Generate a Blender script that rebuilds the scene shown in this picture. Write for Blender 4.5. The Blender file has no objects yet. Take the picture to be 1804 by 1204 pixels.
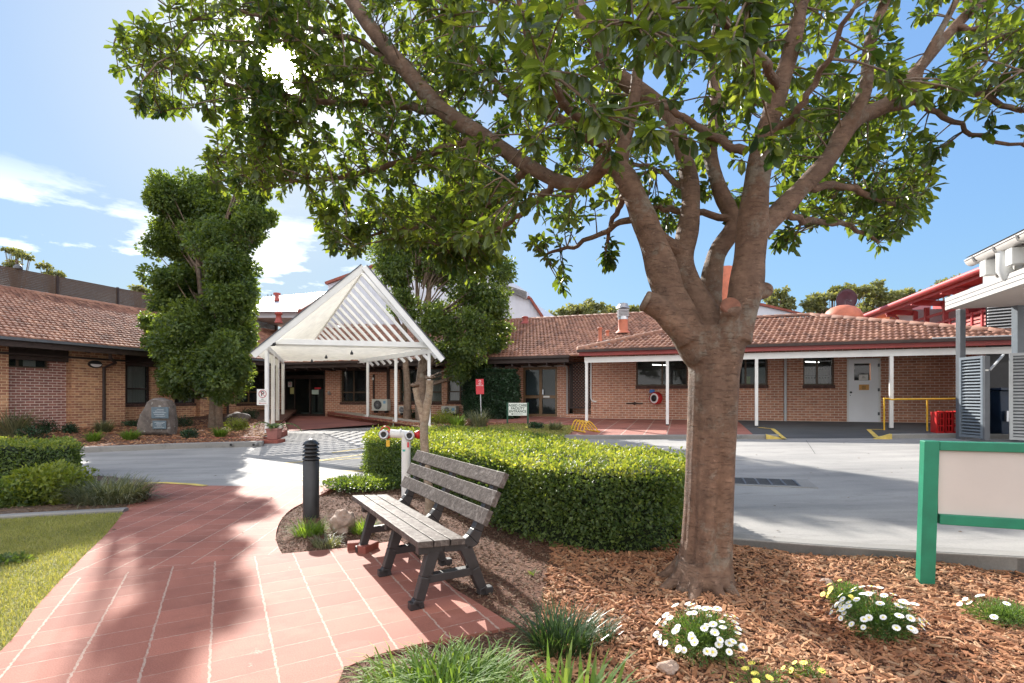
import bpy, bmesh, math, random
import numpy as np
from mathutils import Vector, Matrix
random.seed(7); RNG = np.random.default_rng(7)
SC = bpy.context.scene; COL = SC.collection
# ------------------------------------------------------------ camera survey
EYE = 1.4; F = 902.0; CX = 902.0; HY = 700.0
def P(px, py, Y): return Vector(((px-CX)/F*Y, Y, EYE-(py-HY)/F*Y))
def PZ(px, Y, z=0.0): return Vector(((px-CX)/F*Y, Y, z))
def G(px, py, zf=0.0):
    z = zf if not callable(zf) else 0.0
    for _ in range(40):
        Y = (EYE-z)*F/(py-HY); X = (px-CX)/F*Y
        if not callable(zf): break
        z = z*.6+zf(X, Y)*.4
    return Vector((X, Y, z))
def sm(t): t = min(1, max(0, t)); return t*t*(3-2*t)
def road_z(x, y): return -.014+.019*max(-14, min(16, x))+.0173*min(y, 26)
def near_z(x, y): return sm((y-4.6)/3.4)*road_z(x, y)
SUN_EL = math.radians(30.7); SUN_AZ = math.radians(-24.3)

# ------------------------------------------------------------ materials
def lk(nt, a, b): nt.links.new(a, b)
def newmat(name):
    m = bpy.data.materials.new(name); m.use_nodes = True
    nt = m.node_tree; return m, nt, nt.nodes['Principled BSDF']
def ramp(nt, fac, stops):
    r = nt.nodes.new('ShaderNodeValToRGB'); e = r.color_ramp.elements
    while len(e) < len(stops): e.new(.5)
    for i, (p, c) in enumerate(stops):
        e[i].position = p; e[i].color = (*c, 1) if len(c) == 3 else c
    lk(nt, fac, r.inputs[0]); return r.outputs[0]
def noise(nt, scale, detail=4, coord='Object', rough=.55, vec=None, dist=0):
    n = nt.nodes.new('ShaderNodeTexNoise'); n.inputs['Scale'].default_value = scale
    n.inputs['Detail'].default_value = detail; n.inputs['Roughness'].default_value = rough
    n.inputs['Distortion'].default_value = dist
    if vec is None:
        t = nt.nodes.new('ShaderNodeTexCoord'); vec = t.outputs[coord]
    lk(nt, vec, n.inputs['Vector']); return n.outputs['Fac']
def mixc(nt, fac, a, b, mode='MIX'):
    m = nt.nodes.new('ShaderNodeMix'); m.data_type = 'RGBA'; m.blend_type = mode
    for s, v in ((0, fac), (6, a), (7, b)):
        if hasattr(v, 'is_linked') or isinstance(v, bpy.types.NodeSocket): lk(nt, v, m.inputs[s])
        else: m.inputs[s].default_value = v if s == 0 else ((*v, 1) if len(v) == 3 else v)
    return m.outputs[2]
def math_(nt, op, a, b=0.0, c=0.0):
    m = nt.nodes.new('ShaderNodeMath'); m.operation = op
    for i, v in enumerate((a, b, c)):
        if isinstance(v, bpy.types.NodeSocket): lk(nt, v, m.inputs[i])
        else: m.inputs[i].default_value = v
    return m.outputs[0]
def bump(nt, b, h, strength=.3, dist=.01):
    n = nt.nodes.new('ShaderNodeBump'); n.inputs['Strength'].default_value = strength
    n.inputs['Distance'].default_value = dist
    lk(nt, h, n.inputs['Height']); lk(nt, n.outputs[0], b.inputs['Normal'])
def vscale(nt, vec, s):
    m = nt.nodes.new('ShaderNodeMapping'); m.inputs['Scale'].default_value = s
    lk(nt, vec, m.inputs[0]); return m.outputs[0]
def tc(nt, which): return nt.nodes.new('ShaderNodeTexCoord').outputs[which]
def paint(name, col, rough=.5, var=.12, scale=6, metal=0, bmp=.05, spec=.5):
    m, nt, b = newmat(name)
    lo = tuple(c*(1-var) for c in col); hi = tuple(min(1, c*(1+var)) for c in col)
    n = noise(nt, scale, 6)
    lk(nt, ramp(nt, n, [(.3, lo), (.7, hi)]), b.inputs['Base Color'])
    n2 = noise(nt, scale*9, 3)
    lk(nt, math_(nt, 'MULTIPLY_ADD', n2, .25, rough-.12), b.inputs['Roughness'])
    b.inputs['Metallic'].default_value = metal
    b.inputs['Specular IOR Level'].default_value = spec
    if bmp: bump(nt, b, noise(nt, scale*12, 3), bmp*2, .004)
    return m
def leafmat(name, cols, trans=.35, rough=.38, tcol=None, spec=.5):
    m, nt, b = newmat(name)
    g = nt.nodes.new('ShaderNodeNewGeometry')
    n = len(cols); stops = [(i/(n-1), c) for i, c in enumerate(cols)]
    c = ramp(nt, g.outputs['Random Per Island'], stops)
    n1 = noise(nt, 1.3, 2)
    c = mixc(nt, .35, c, ramp(nt, n1, [(.35, tuple(x*.6 for x in cols[0])), (.65, cols[-1])]))
    lk(nt, c, b.inputs['Base Color']); b.inputs['Roughness'].default_value = rough
    b.inputs['Specular IOR Level'].default_value = spec
    t = nt.nodes.new('ShaderNodeBsdfTranslucent'); ms = nt.nodes.new('ShaderNodeMixShader')
    lk(nt, mixc(nt, 1.0, c, tcol or (2.2, 2.0, .7), 'MULTIPLY'), t.inputs[0])
    ms.inputs[0].default_value = trans
    lk(nt, b.outputs[0], ms.inputs[1]); lk(nt, t.outputs[0], ms.inputs[2])
    lk(nt, ms.outputs[0], nt.nodes['Material Output'].inputs[0]); return m
def islandmat(name, cols, rough=.8, bmp=.3, scale=60, interp='LINEAR'):
    m, nt, b = newmat(name); g = nt.nodes.new('ShaderNodeNewGeometry')
    n = len(cols); c = ramp(nt, g.outputs['Random Per Island'], [(i/(n-1), k) for i, k in enumerate(cols)])
    c = mixc(nt, .35, c, ramp(nt, noise(nt, 1.1, 3), [(.3, cols[0]), (.7, cols[-1])]))
    lk(nt, c, b.inputs['Base Color']); b.inputs['Roughness'].default_value = rough
    b.inputs['Specular IOR Level'].default_value = .25
    if bmp: bump(nt, b, noise(nt, scale, 4), bmp, .004)
    return m
def brickmat(name, c1, c2, mort, bump_s=.6, pale=.0):
    m, nt, b = newmat(name); uv = tc(nt, 'UV')
    br = nt.nodes.new('ShaderNodeTexBrick'); br.inputs['Scale'].default_value = 1
    br.inputs['Brick Width'].default_value = .24; br.inputs['Row Height'].default_value = .086
    br.inputs['Mortar Size'].default_value = .009; br.inputs['Mortar Smooth'].default_value = .15
    br.inputs['Bias'].default_value = .1
    br.inputs['Color1'].default_value = (*c1, 1); br.inputs['Color2'].default_value = (*c2, 1)
    br.inputs['Mortar'].default_value = (*mort, 1)
    w = nt.nodes.new('ShaderNodeVectorMath'); w.operation = 'ADD'
    nn = nt.nodes.new('ShaderNodeTexNoise'); nn.inputs['Scale'].default_value = 9
    lk(nt, uv, nn.inputs['Vector'])
    s = nt.nodes.new('ShaderNodeVectorMath'); s.operation = 'SCALE'; s.inputs[3].default_value = .012
    lk(nt, nn.outputs['Color'], s.inputs[0]); lk(nt, uv, w.inputs[0]); lk(nt, s.outputs[0], w.inputs[1])
    lk(nt, w.outputs[0], br.inputs['Vector'])
    n1 = noise(nt, 1, 3, vec=vscale(nt, uv, (5, 12, 1)))
    c = mixc(nt, ramp(nt, n1, [(.4, (0, 0, 0)), (.66, (.6, .6, .6))]), br.outputs['Color'], tuple(x*.5 for x in c2), 'MIX')
    m2 = mixc(nt, br.outputs['Fac'], c, mort)
    n2 = noise(nt, .5, 5, vec=uv)
    m3 = mixc(nt, .8, m2, ramp(nt, n2, [(.3, (.72, .7, .68)), (.7, (1.12, 1.1, 1.05))]), 'MULTIPLY')
    lk(nt, m3, b.inputs['Base Color']); b.inputs['Roughness'].default_value = .85
    h = math_(nt, 'SUBTRACT', noise(nt, 40, 3, vec=uv), math_(nt, 'MULTIPLY', br.outputs['Fac'], 1.4))
    bump(nt, b, h, bump_s, .008); return m
def glassmat(name, tint=(.03, .04, .045), alpha=.5):
    m, nt, b = newmat(name)
    b.inputs['Base Color'].default_value = (*tint, 1); b.inputs['Roughness'].default_value = .04
    b.inputs['Specular IOR Level'].default_value = .9
    bump(nt, b, noise(nt, 1.5, 2), .05, .01)
    t = nt.nodes.new('ShaderNodeBsdfTransparent'); t.inputs[0].default_value = (.8, .85, .85, 1)
    ms = nt.nodes.new('ShaderNodeMixShader'); ms.inputs[0].default_value = alpha
    lk(nt, b.outputs[0], ms.inputs[1]); lk(nt, t.outputs[0], ms.inputs[2])
    lk(nt, ms.outputs[0], nt.nodes['Material Output'].inputs[0]); return m
M = {}
M['brick_red'] = brickmat('brick red', (.66, .33, .21), (.52, .23, .15), (.74, .62, .52))
M['brick_tan'] = brickmat('brick tan', (.72, .40, .22), (.44, .19, .12), (.76, .54, .36))
M['brick_plum'] = brickmat('brick plum', (.40, .18, .15), (.29, .12, .105), (.70, .60, .54))
M['brick_edge'] = paint('brick edging', (.24, .07, .05), .8, .3, 8)
def tilemat():
    m, nt, b = newmat('terracotta roof tiles'); uv = tc(nt, 'UV')
    fl = nt.nodes.new('ShaderNodeVectorMath'); fl.operation = 'FLOOR'; lk(nt, uv, fl.inputs[0])
    wn = nt.nodes.new('ShaderNodeTexWhiteNoise'); wn.noise_dimensions = '2D'; lk(nt, fl.outputs[0], wn.inputs[0])
    c = ramp(nt, wn.outputs['Value'], [(0, (.17, .085, .06)), (.35, (.26, .128, .088)), (.7, (.32, .16, .108)), (1, (.40, .22, .15))])
    n = noise(nt, .35, 6, vec=uv)
    c = mixc(nt, .45, c, ramp(nt, n, [(.3, (.6, .58, .6)), (.7, (1.2, 1.1, 1.05))]), 'MULTIPLY')
    sp = noise(nt, 6, 4, vec=uv)
    c = mixc(nt, ramp(nt, sp, [(.58, (0, 0, 0)), (.75, (.6, .6, .6))]), c, (.13, .12, .11))
    lk(nt, c, b.inputs['Base Color']); b.inputs['Roughness'].default_value = .72
    b.inputs['Specular IOR Level'].default_value = .35
    bump(nt, b, noise(nt, 9, 4, vec=uv), .25, .01); return m
M['tiles'] = tilemat()
def concrete(name, c0, c1, joints=0, stain=.25, cracks=True):
    m, nt, b = newmat(name); ob = tc(nt, 'Object')
    n = noise(nt, .45, 8, vec=ob, rough=.62)
    c = ramp(nt, n, [(.28, c0), (.72, c1)])
    n2 = noise(nt, 55, 3, vec=ob)
    c = mixc(nt, .5, c, ramp(nt, n2, [(.3, (.82, .82, .82)), (.7, (1.1, 1.1, 1.1))]), 'MULTIPLY')
    ty = noise(nt, .7, 5, vec=vscale(nt, ob, (.35, 3.0, 1)), rough=.6)
    c = mixc(nt, .9, c, ramp(nt, ty, [(.35, (.80, .80, .81)), (.6, (1.06, 1.05, 1.04))]), 'MULTIPLY')
    spot = noise(nt, 5.5, 3, vec=ob)
    c = mixc(nt, ramp(nt, spot, [(.70, (0,)*3), (.76, (.5,)*3)]), c, tuple(x*.3 for x in c0))
    n3 = noise(nt, 1.9, 6, vec=vscale(nt, ob, (1, 3.2, 1)), rough=.7)
    c = mixc(nt, ramp(nt, n3, [(.56, (0, 0, 0)), (.72, (stain,)*3)]), c, tuple(x*.35 for x in c0))
    if cracks:
        v = nt.nodes.new('ShaderNodeTexVoronoi'); v.feature = 'DISTANCE_TO_EDGE'; v.inputs['Scale'].default_value = .33
        w = nt.nodes.new('ShaderNodeMixRGB'); w.inputs[0].default_value = .12
        lk(nt, ob, w.inputs[1]); nz = nt.nodes.new('ShaderNodeTexNoise'); nz.inputs['Scale'].default_value = 2; lk(nt, ob, nz.inputs[0])
        lk(nt, nz.outputs['Color'], w.inputs[2]); lk(nt, w.outputs[0], v.inputs['Vector'])
        c = mixc(nt, ramp(nt, v.outputs['Distance'], [(0, (.55,)*3), (.006, (0, 0, 0))]), c, tuple(x*.3 for x in c0))
    lk(nt, c, b.inputs['Base Color']); b.inputs['Roughness'].default_value = .85
    bump(nt, b, n2, .25, .003); return m
M['road'] = concrete('concrete road', (.25, .245, .235), (.38, .365, .345), cracks=False, stain=.4)
M['kerb'] = concrete('kerb concrete', (.22, .21, .20), (.32, .31, .29), cracks=False, stain=.5)
M['dark_pave'] = concrete('dark paving', (.055, .06, .065), (.10, .105, .11), cracks=False)
def pavemat(name, base, grout, gw=.03, gh=.03, lon=1.0):
    m, nt, b = newmat(name); uv = tc(nt, 'UV'); ob = tc(nt, 'Object')
    sp = nt.nodes.new('ShaderNodeSeparateXYZ')
    w = nt.nodes.new('ShaderNodeVectorMath'); w.operation = 'ADD'
    nn = nt.nodes.new('ShaderNodeTexNoise'); nn.inputs['Scale'].default_value = 30; nn.inputs['Detail'].default_value = 3; lk(nt, ob, nn.inputs[0])
    s = nt.nodes.new('ShaderNodeVectorMath'); s.operation = 'SCALE'; s.inputs[3].default_value = .075
    lk(nt, nn.outputs['Color'], s.inputs[0]); lk(nt, uv, w.inputs[0]); lk(nt, s.outputs[0], w.inputs[1])
    lk(nt, w.outputs[0], sp.inputs[0])
    def line(o, half):
        f = math_(nt, 'FRACT', o); d = math_(nt, 'ABSOLUTE', math_(nt, 'SUBTRACT', f, .5))
        return math_(nt, 'GREATER_THAN', d, .5-half)
    l1 = line(sp.outputs[0], gw); l2 = line(sp.outputs[1], gh)
    wear = noise(nt, 2.2, 5, vec=ob)
    l2w = math_(nt, 'MULTIPLY', l2, ramp(nt, wear, [(.35, (.35,)*3), (.6, (1, 1, 1))]))
    l = math_(nt, 'MAXIMUM', l1, l2w)
    fl = nt.nodes.new('ShaderNodeVectorMath'); fl.operation = 'FLOOR'; lk(nt, w.outputs[0], fl.inputs[0])
    wn = nt.nodes.new('ShaderNodeTexWhiteNoise'); wn.noise_dimensions = '2D'; lk(nt, fl.outputs[0], wn.inputs[0])
    c = ramp(nt, wn.outputs['Value'], [(0, tuple(x*.8 for x in base)), (1, tuple(min(1, x*1.15) for x in base))])
    c = mixc(nt, .7, c, ramp(nt, noise(nt, 1.2, 6, vec=ob), [(.28, (.66, .66, .68)), (.72, (1.15, 1.2, 1.22))]), 'MULTIPLY')
    gr = noise(nt, 160, 3, vec=ob)
    c = mixc(nt, .7, c, ramp(nt, gr, [(.35, (.7,)*3), (.65, (1.25,)*3)]), 'MULTIPLY')
    chips = noise(nt, 3.1, 9, vec=ob, rough=.75)
    grime = noise(nt, .8, 9, vec=ob, rough=.72)
    c = mixc(nt, ramp(nt, grime, [(.52, (0,)*3), (.68, (.55,)*3)]), c, tuple(x*.42 for x in base))
    pale = noise(nt, 1.7, 8, vec=vscale(nt, ob, (1, 1.7, 1)), rough=.7)
    c = mixc(nt, ramp(nt, pale, [(.55, (0,)*3), (.7, (.35,)*3)]), c, tuple(min(1, x*1.15+.06) for x in base))
    c = mixc(nt, ramp(nt, chips, [(.655, (0, 0, 0)), (.69, (.8,)*3)]), c, tuple(x*1.05 for x in grout))
    c = mixc(nt, math_(nt, 'MULTIPLY', math_(nt, 'MULTIPLY', l, ramp(nt, noise(nt, 38, 3, vec=ob), [(.3, (.35,)*3), (.6, (1,)*3)])), .8), c, grout)
    lk(nt, c, b.inputs['Base Color']); b.inputs['Roughness'].default_value = .78
    h = math_(nt, 'SUBTRACT', math_(nt, 'MULTIPLY', gr, .4), l)
    bump(nt, b, h, .5, .004); return m
M['path'] = pavemat('red stamped path', (.375, .135, .092), (.47, .37, .30), .020, .014)
M['slab'] = pavemat('red verandah paving', (.36, .13, .095), (.46, .36, .30), .03, .03)
M['ramp_red'] = concrete('red ramp paint', (.24, .085, .065), (.31, .115, .085), cracks=False, stain=.3)
def earth(name, cols, sc=3, bm=.8):
    m, nt, b = newmat(name); ob = tc(nt, 'Object')
    c = ramp(nt, noise(nt, sc*8, 8, vec=ob, rough=.7), [(.3, cols[0]), (.5, cols[1]), (.7, cols[2])])
    c = mixc(nt, .6, c, ramp(nt, noise(nt, sc*.4, 3, vec=ob), [(.3, (.75,)*3), (.7, (1.2,)*3)]), 'MULTIPLY')
    lk(nt, c, b.inputs['Base Color']); b.inputs['Roughness'].default_value = .95
    bump(nt, b, noise(nt, sc*14, 6, vec=ob), bm, .02); return m
M['bark_ground'] = earth('bark mulch ground', [(.04, .018, .01), (.11, .045, .025), (.22, .10, .055)], 4)
M['mulch_grey'] = earth('weathered mulch ground', [(.05, .035, .025), (.13, .085, .06), (.24, .17, .12)], 4)
M['soil'] = earth('dry soil', [(.07, .05, .035), (.12, .085, .06), (.17, .12, .08)], 2)
M['lawn_base'] = earth('lawn soil', [(.13, .13, .045), (.22, .22, .075), (.34, .31, .14)], 5, .6)
M['gravel'] = earth('pale gravel', [(.22, .17, .13), (.42, .36, .29), (.58, .52, .44)], 6)
M['chips'] = islandmat('bark chips', [(.13, .05, .03), (.40, .16, .07), (.26, .095, .045), (.56, .27, .13), (.20, .09, .05), (.58, .38, .23)], .8, .4, 90)
M['chips_grey'] = islandmat('weathered chips', [(.05, .035, .028), (.20, .13, .09), (.13, .09, .06), (.34, .25, .18), (.26, .15, .09)], .85, .4, 90)
M['white'] = paint('white paint', (.78, .78, .76), .45, .06, 3)
M['cream'] = paint('cream timber paint', (.82, .80, .74), .5, .08, 4)
M['white_metal'] = paint('white metal cladding', (.60, .63, .70), .5, .05, 2)
M['dark_brown'] = paint('dark brown timber', (.045, .028, .024), .6, .25, 8)
M['bronze'] = paint('bronze window frame', (.085, .052, .028), .45, .15, 8)
M['bronze_lt'] = paint('amber timber frame', (.17, .10, .045), .5, .15, 8)
M['gutter_red'] = paint('red gutter paint', (.34, .055, .05), .4, .12, 5)
M['steel_dark'] = paint('dark grey steel', (.10, .11, .125), .45, .12, 5)
M['louvre'] = paint('blue grey louvre steel', (.17, .20, .23), .4, .08, 5)
M['louvre_lt'] = paint('light grey louvre', (.50, .52, .53), .4, .08, 5)
M['lt_grey'] = paint('light grey fascia', (.46, .44, .42), .5, .06, 3)
M['galv'] = paint('galvanised steel', (.55, .57, .60), .35, .12, 20, metal=.8)
M['terracotta'] = paint('terracotta pipe', (.50, .155, .085), .6, .15, 5)
M['terra_red'] = paint('red cowl', (.33, .06, .045), .5, .15, 8)
M['yellow'] = paint('yellow safety paint', (.72, .42, .03), .5, .15, 9)
M['yellow_line'] = paint('worn yellow line', (.68, .50, .12), .7, .3, 6)
M['red'] = paint('bright red plastic', (.55, .02, .02), .4, .1, 8)
M['sign_red'] = paint('red sign face', (.62, .045, .06), .4, .05, 8)
M['black'] = paint('black plastic', (.018, .018, .02), .45, .2, 9)
M['bollard'] = paint('charcoal bollard paint', (.032, .033, .036), .38, .2, 12, metal=.2)
M['green_frame'] = paint('green sign frame paint', (.012, .19, .105), .45, .15, 7)
M['green_dark'] = paint('dark green post', (.012, .07, .04), .5, .1, 7)
M['sign_back'] = paint('cream sign back', (.60, .535, .49), .55, .06, 2)
M['sign_white'] = paint('white sign face', (.72, .76, .70), .45, .04, 3)
M['ink'] = paint('dark green lettering', (.02, .05, .035), .6, .05, 3)
M['ink_red'] = paint('red lettering', (.42, .03, .05), .6, .05, 3)
M['text_white'] = paint('white lettering', (.85, .8, .8), .6, .03, 3)
M['ac_white'] = paint('air conditioner casing', (.62, .63, .58), .5, .08, 4)
M['pot'] = paint('clay pot', (.33, .14, .12), .7, .15, 8)
M['curtain'] = paint('pale curtain', (.62, .62, .56), .9, .06, 3)
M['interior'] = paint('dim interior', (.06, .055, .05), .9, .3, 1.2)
M['stone'] = None
M['glass'] = glassmat('window glass'); M['glass_clear'] = glassmat('clear pane', (.02, .03, .03), .72)
M['blue'] = paint('blue plastic', (.03, .16, .5), .4, .05, 8)
M['bin'] = paint('dark blue bin steel', (.02, .04, .08), .4, .4, 3)
M['paper'] = paint('paper notice', (.75, .75, .72), .8, .03, 3)
M['orange_paper'] = paint('orange notice', (.70, .38, .12), .8, .05, 3)
M['brick_or'] = paint('orange painted wall', (.60, .22, .09), .6, .08, 3)
M['red_paint'] = paint('red painted timber', (.42, .055, .06), .5, .1, 4)
M['pink'] = paint('sunlit salmon slats', (.60, .20, .18), .5, .08, 4)
M['maroon'] = paint('dark plum dish', (.055, .03, .045), .6, .2, 5)
M['joint'] = paint('joint filler', (.07, .07, .07), .9, .3, 9)
def stonemat(name, c0, c1, sc=3):
    m, nt, b = newmat(name); ob = tc(nt, 'Object')
    n = noise(nt, sc, 9, vec=ob, rough=.68)
    c = ramp(nt, n, [(.3, c0), (.55, c1), (.75, tuple(min(1, x*1.5) for x in c1))])
    c = mixc(nt, ramp(nt, noise(nt, sc*3, 5, vec=ob), [(.6, (0,)*3), (.7, (.5,)*3)]), c, (.5, .5, .46))
    lk(nt, c, b.inputs['Base Color']); b.inputs['Roughness'].default_value = .85
    bump(nt, b, noise(nt, sc*6, 8, vec=ob), .8, .02); return m
M['stone'] = stonemat('weathered boulder', (.06, .05, .045), (.15, .125, .11))
M['rock_tan'] = stonemat('tan rock', (.28, .18, .13), (.42, .31, .25), 6)
def plankmat():
    m, nt, b = newmat('recycled plastic plank'); ob = tc(nt, 'Object')
    n = noise(nt, 24, 8, vec=ob, rough=.7, dist=.8)
    c = ramp(nt, n, [(.25, (.05, .04, .035)), (.5, (.10, .08, .07)), (.72, (.24, .21, .19))])
    lk(nt, c, b.inputs['Base Color'])
    lk(nt, ramp(nt, noise(nt, 15, 6, vec=ob), [(.3, (.48,)*3), (.7, (.7,)*3)]), b.inputs['Roughness'])
    b.inputs['Specular IOR Level'].default_value = .2
    bump(nt, b, noise(nt, 28, 6, vec=ob, dist=.6), .55, .008); return m
M['plank'] = plankmat()
M['bench_leg'] = paint('bench frame plastic', (.03, .027, .028), .45, .2, 14, bmp=.15)
def barkmat(name, c0, c1, c2, sc=1.0, bs=.5):
    m, nt, b = newmat(name); ob = tc(nt, 'Object')
    n = noise(nt, 1.6*sc, 6, vec=ob); n2 = noise(nt, 9*sc, 7, vec=vscale(nt, ob, (1, 1, 1.3)), rough=.68)
    c = ramp(nt, n2, [(.3, c0), (.5, c1), (.72, c2)])
    c = mixc(nt, .8, c, ramp(nt, n, [(.3, (.7, .72, .7)), (.7, (1.3, 1.2, 1.1))]), 'MULTIPLY')
    w = nt.nodes.new('ShaderNodeTexWave'); w.bands_direction = 'Z'; w.inputs['Scale'].default_value = 9*sc
    w.inputs['Distortion'].default_value = 9; w.inputs['Detail'].default_value = 4; lk(nt, ob, w.inputs[0])
    c = mixc(nt, math_(nt, 'MULTIPLY', w.outputs['Fac'], .10), c, tuple(x*.6 for x in c0))
    spk = noise(nt, 46*sc, 3, vec=ob)
    c = mixc(nt, ramp(nt, spk, [(.66, (0,)*3), (.72, (.5,)*3)]), c, tuple(min(1, x*1.6) for x in c2))
    lk(nt, c, b.inputs['Base Color']); b.inputs['Roughness'].default_value = .75
    fine = noise(nt, 70*sc, 5, vec=vscale(nt, ob, (1, 1, 2.2)), rough=.7)
    dash = ramp(nt, noise(nt, 26*sc, 2, vec=vscale(nt, ob, (.6, .6, 3.5))), [(.60, (0,)*3), (.66, (1,)*3)])
    c = mixc(nt, math_(nt, 'MULTIPLY', dash, .35), c, tuple(x*.45 for x in c0))
    lich = ramp(nt, noise(nt, 2.6*sc, 8, vec=ob, rough=.75), [(.55, (0,)*3), (.64, (.45,)*3)])
    c = mixc(nt, lich, c, (.30, .30, .25)); lk(nt, c, b.inputs['Base Color'])
    h = math_(nt, 'ADD', math_(nt, 'MULTIPLY', fine, .9), math_(nt, 'SUBTRACT', noise(nt, 22*sc, 6, vec=ob), math_(nt, 'MULTIPLY', dash, .5)))
    bump(nt, b, h, bs, .012); return m
M['bark'] = barkmat('smooth fig bark', (.115, .066, .044), (.18, .107, .073), (.27, .170, .118), bs=1.0)
M['bark_dark'] = barkmat('brown bark', (.10, .07, .05), (.19, .135, .10), (.27, .21, .165), 1)
M['bark_pale'] = barkmat('pale peeling bark', (.24, .17, .12), (.36, .28, .21), (.50, .42, .33), 3)
M['cut'] = paint('pruning cut wood', (.19, .075, .045), .8, .3, 20)
M['fig_leaf'] = leafmat('fig leaves', [(.014, .036, .016), (.022, .050, .020), (.036, .072, .024), (.062, .105, .03), (.15, .19, .05)], .42, .32, (3.9, 3.4, .8))
M['lilly_leaf'] = leafmat('small glossy leaves', [(.035, .07, .028), (.055, .10, .034), (.085, .14, .042), (.15, .20, .055)], .42, .45, (3.2, 2.8, .8))
M['hedge_leaf'] = leafmat('hedge leaves', [(.04, .085, .028), (.065, .12, .036), (.10, .165, .045), (.17, .23, .055)], .42, .42, (2.4, 2.1, .6), .5)
M['hedge_top'] = leafmat('new hedge leaves with painted backlight', [(.10, .17, .03), (.17, .24, .045), (.27, .33, .065), (.38, .40, .10)], .45, .45, (1.9, 1.7, .6), .4)  # yellow-green of fresh leaves, mostly backlight put into the colour
M['bush_leaf'] = leafmat('dark bush leaves', [(.014, .04, .02), (.02, .06, .025), (.035, .08, .03)], .2, .4)
M['yel_leaf'] = leafmat('lime shrub leaves', [(.10, .15, .02), (.17, .22, .03), (.25, .28, .04)], .35, .5)
M['strap'] = leafmat('strap leaves', [(.05, .12, .025), (.09, .18, .035), (.15, .25, .045), (.24, .33, .08)], .42, .6, None, .3)
M['strap_dark'] = leafmat('dark strap leaves', [(.022, .055, .022), (.04, .085, .03), (.07, .12, .05)], .3, .32)
M['liriope'] = leafmat('grey green grassy leaves', [(.05, .07, .04), (.09, .12, .07), (.20, .22, .14), (.30, .30, .20)], .3, .45)
M['grass'] = leafmat('lawn blades', [(.14, .18, .04), (.24, .26, .07), (.44, .40, .19), (.32, .32, .10)], .35, .6)
M['gum_leaf'] = leafmat('gum tree leaves', [(.10, .13, .06), (.17, .19, .09), (.26, .26, .12)], .35, .6)
M['daisy_leaf'] = leafmat('feathery daisy leaves', [(.05, .12, .03), (.09, .18, .04), (.14, .22, .06)], .3, .5)
M['petal'] = paint('white petals', (.82, .82, .80), .6, .04, 3)
M['petal_yellow'] = paint('yellow petals', (.80, .68, .12), .6, .1, 3)
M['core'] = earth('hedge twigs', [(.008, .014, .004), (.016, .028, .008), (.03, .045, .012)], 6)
M['lamp_on'] = newmat('fluorescent tube')[0]
_b = M['lamp_on'].node_tree.nodes['Principled BSDF']; _b.inputs['Emission Color'].default_value = (1, .97, .9, 1); _b.inputs['Emission Strength'].default_value = 4

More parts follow.
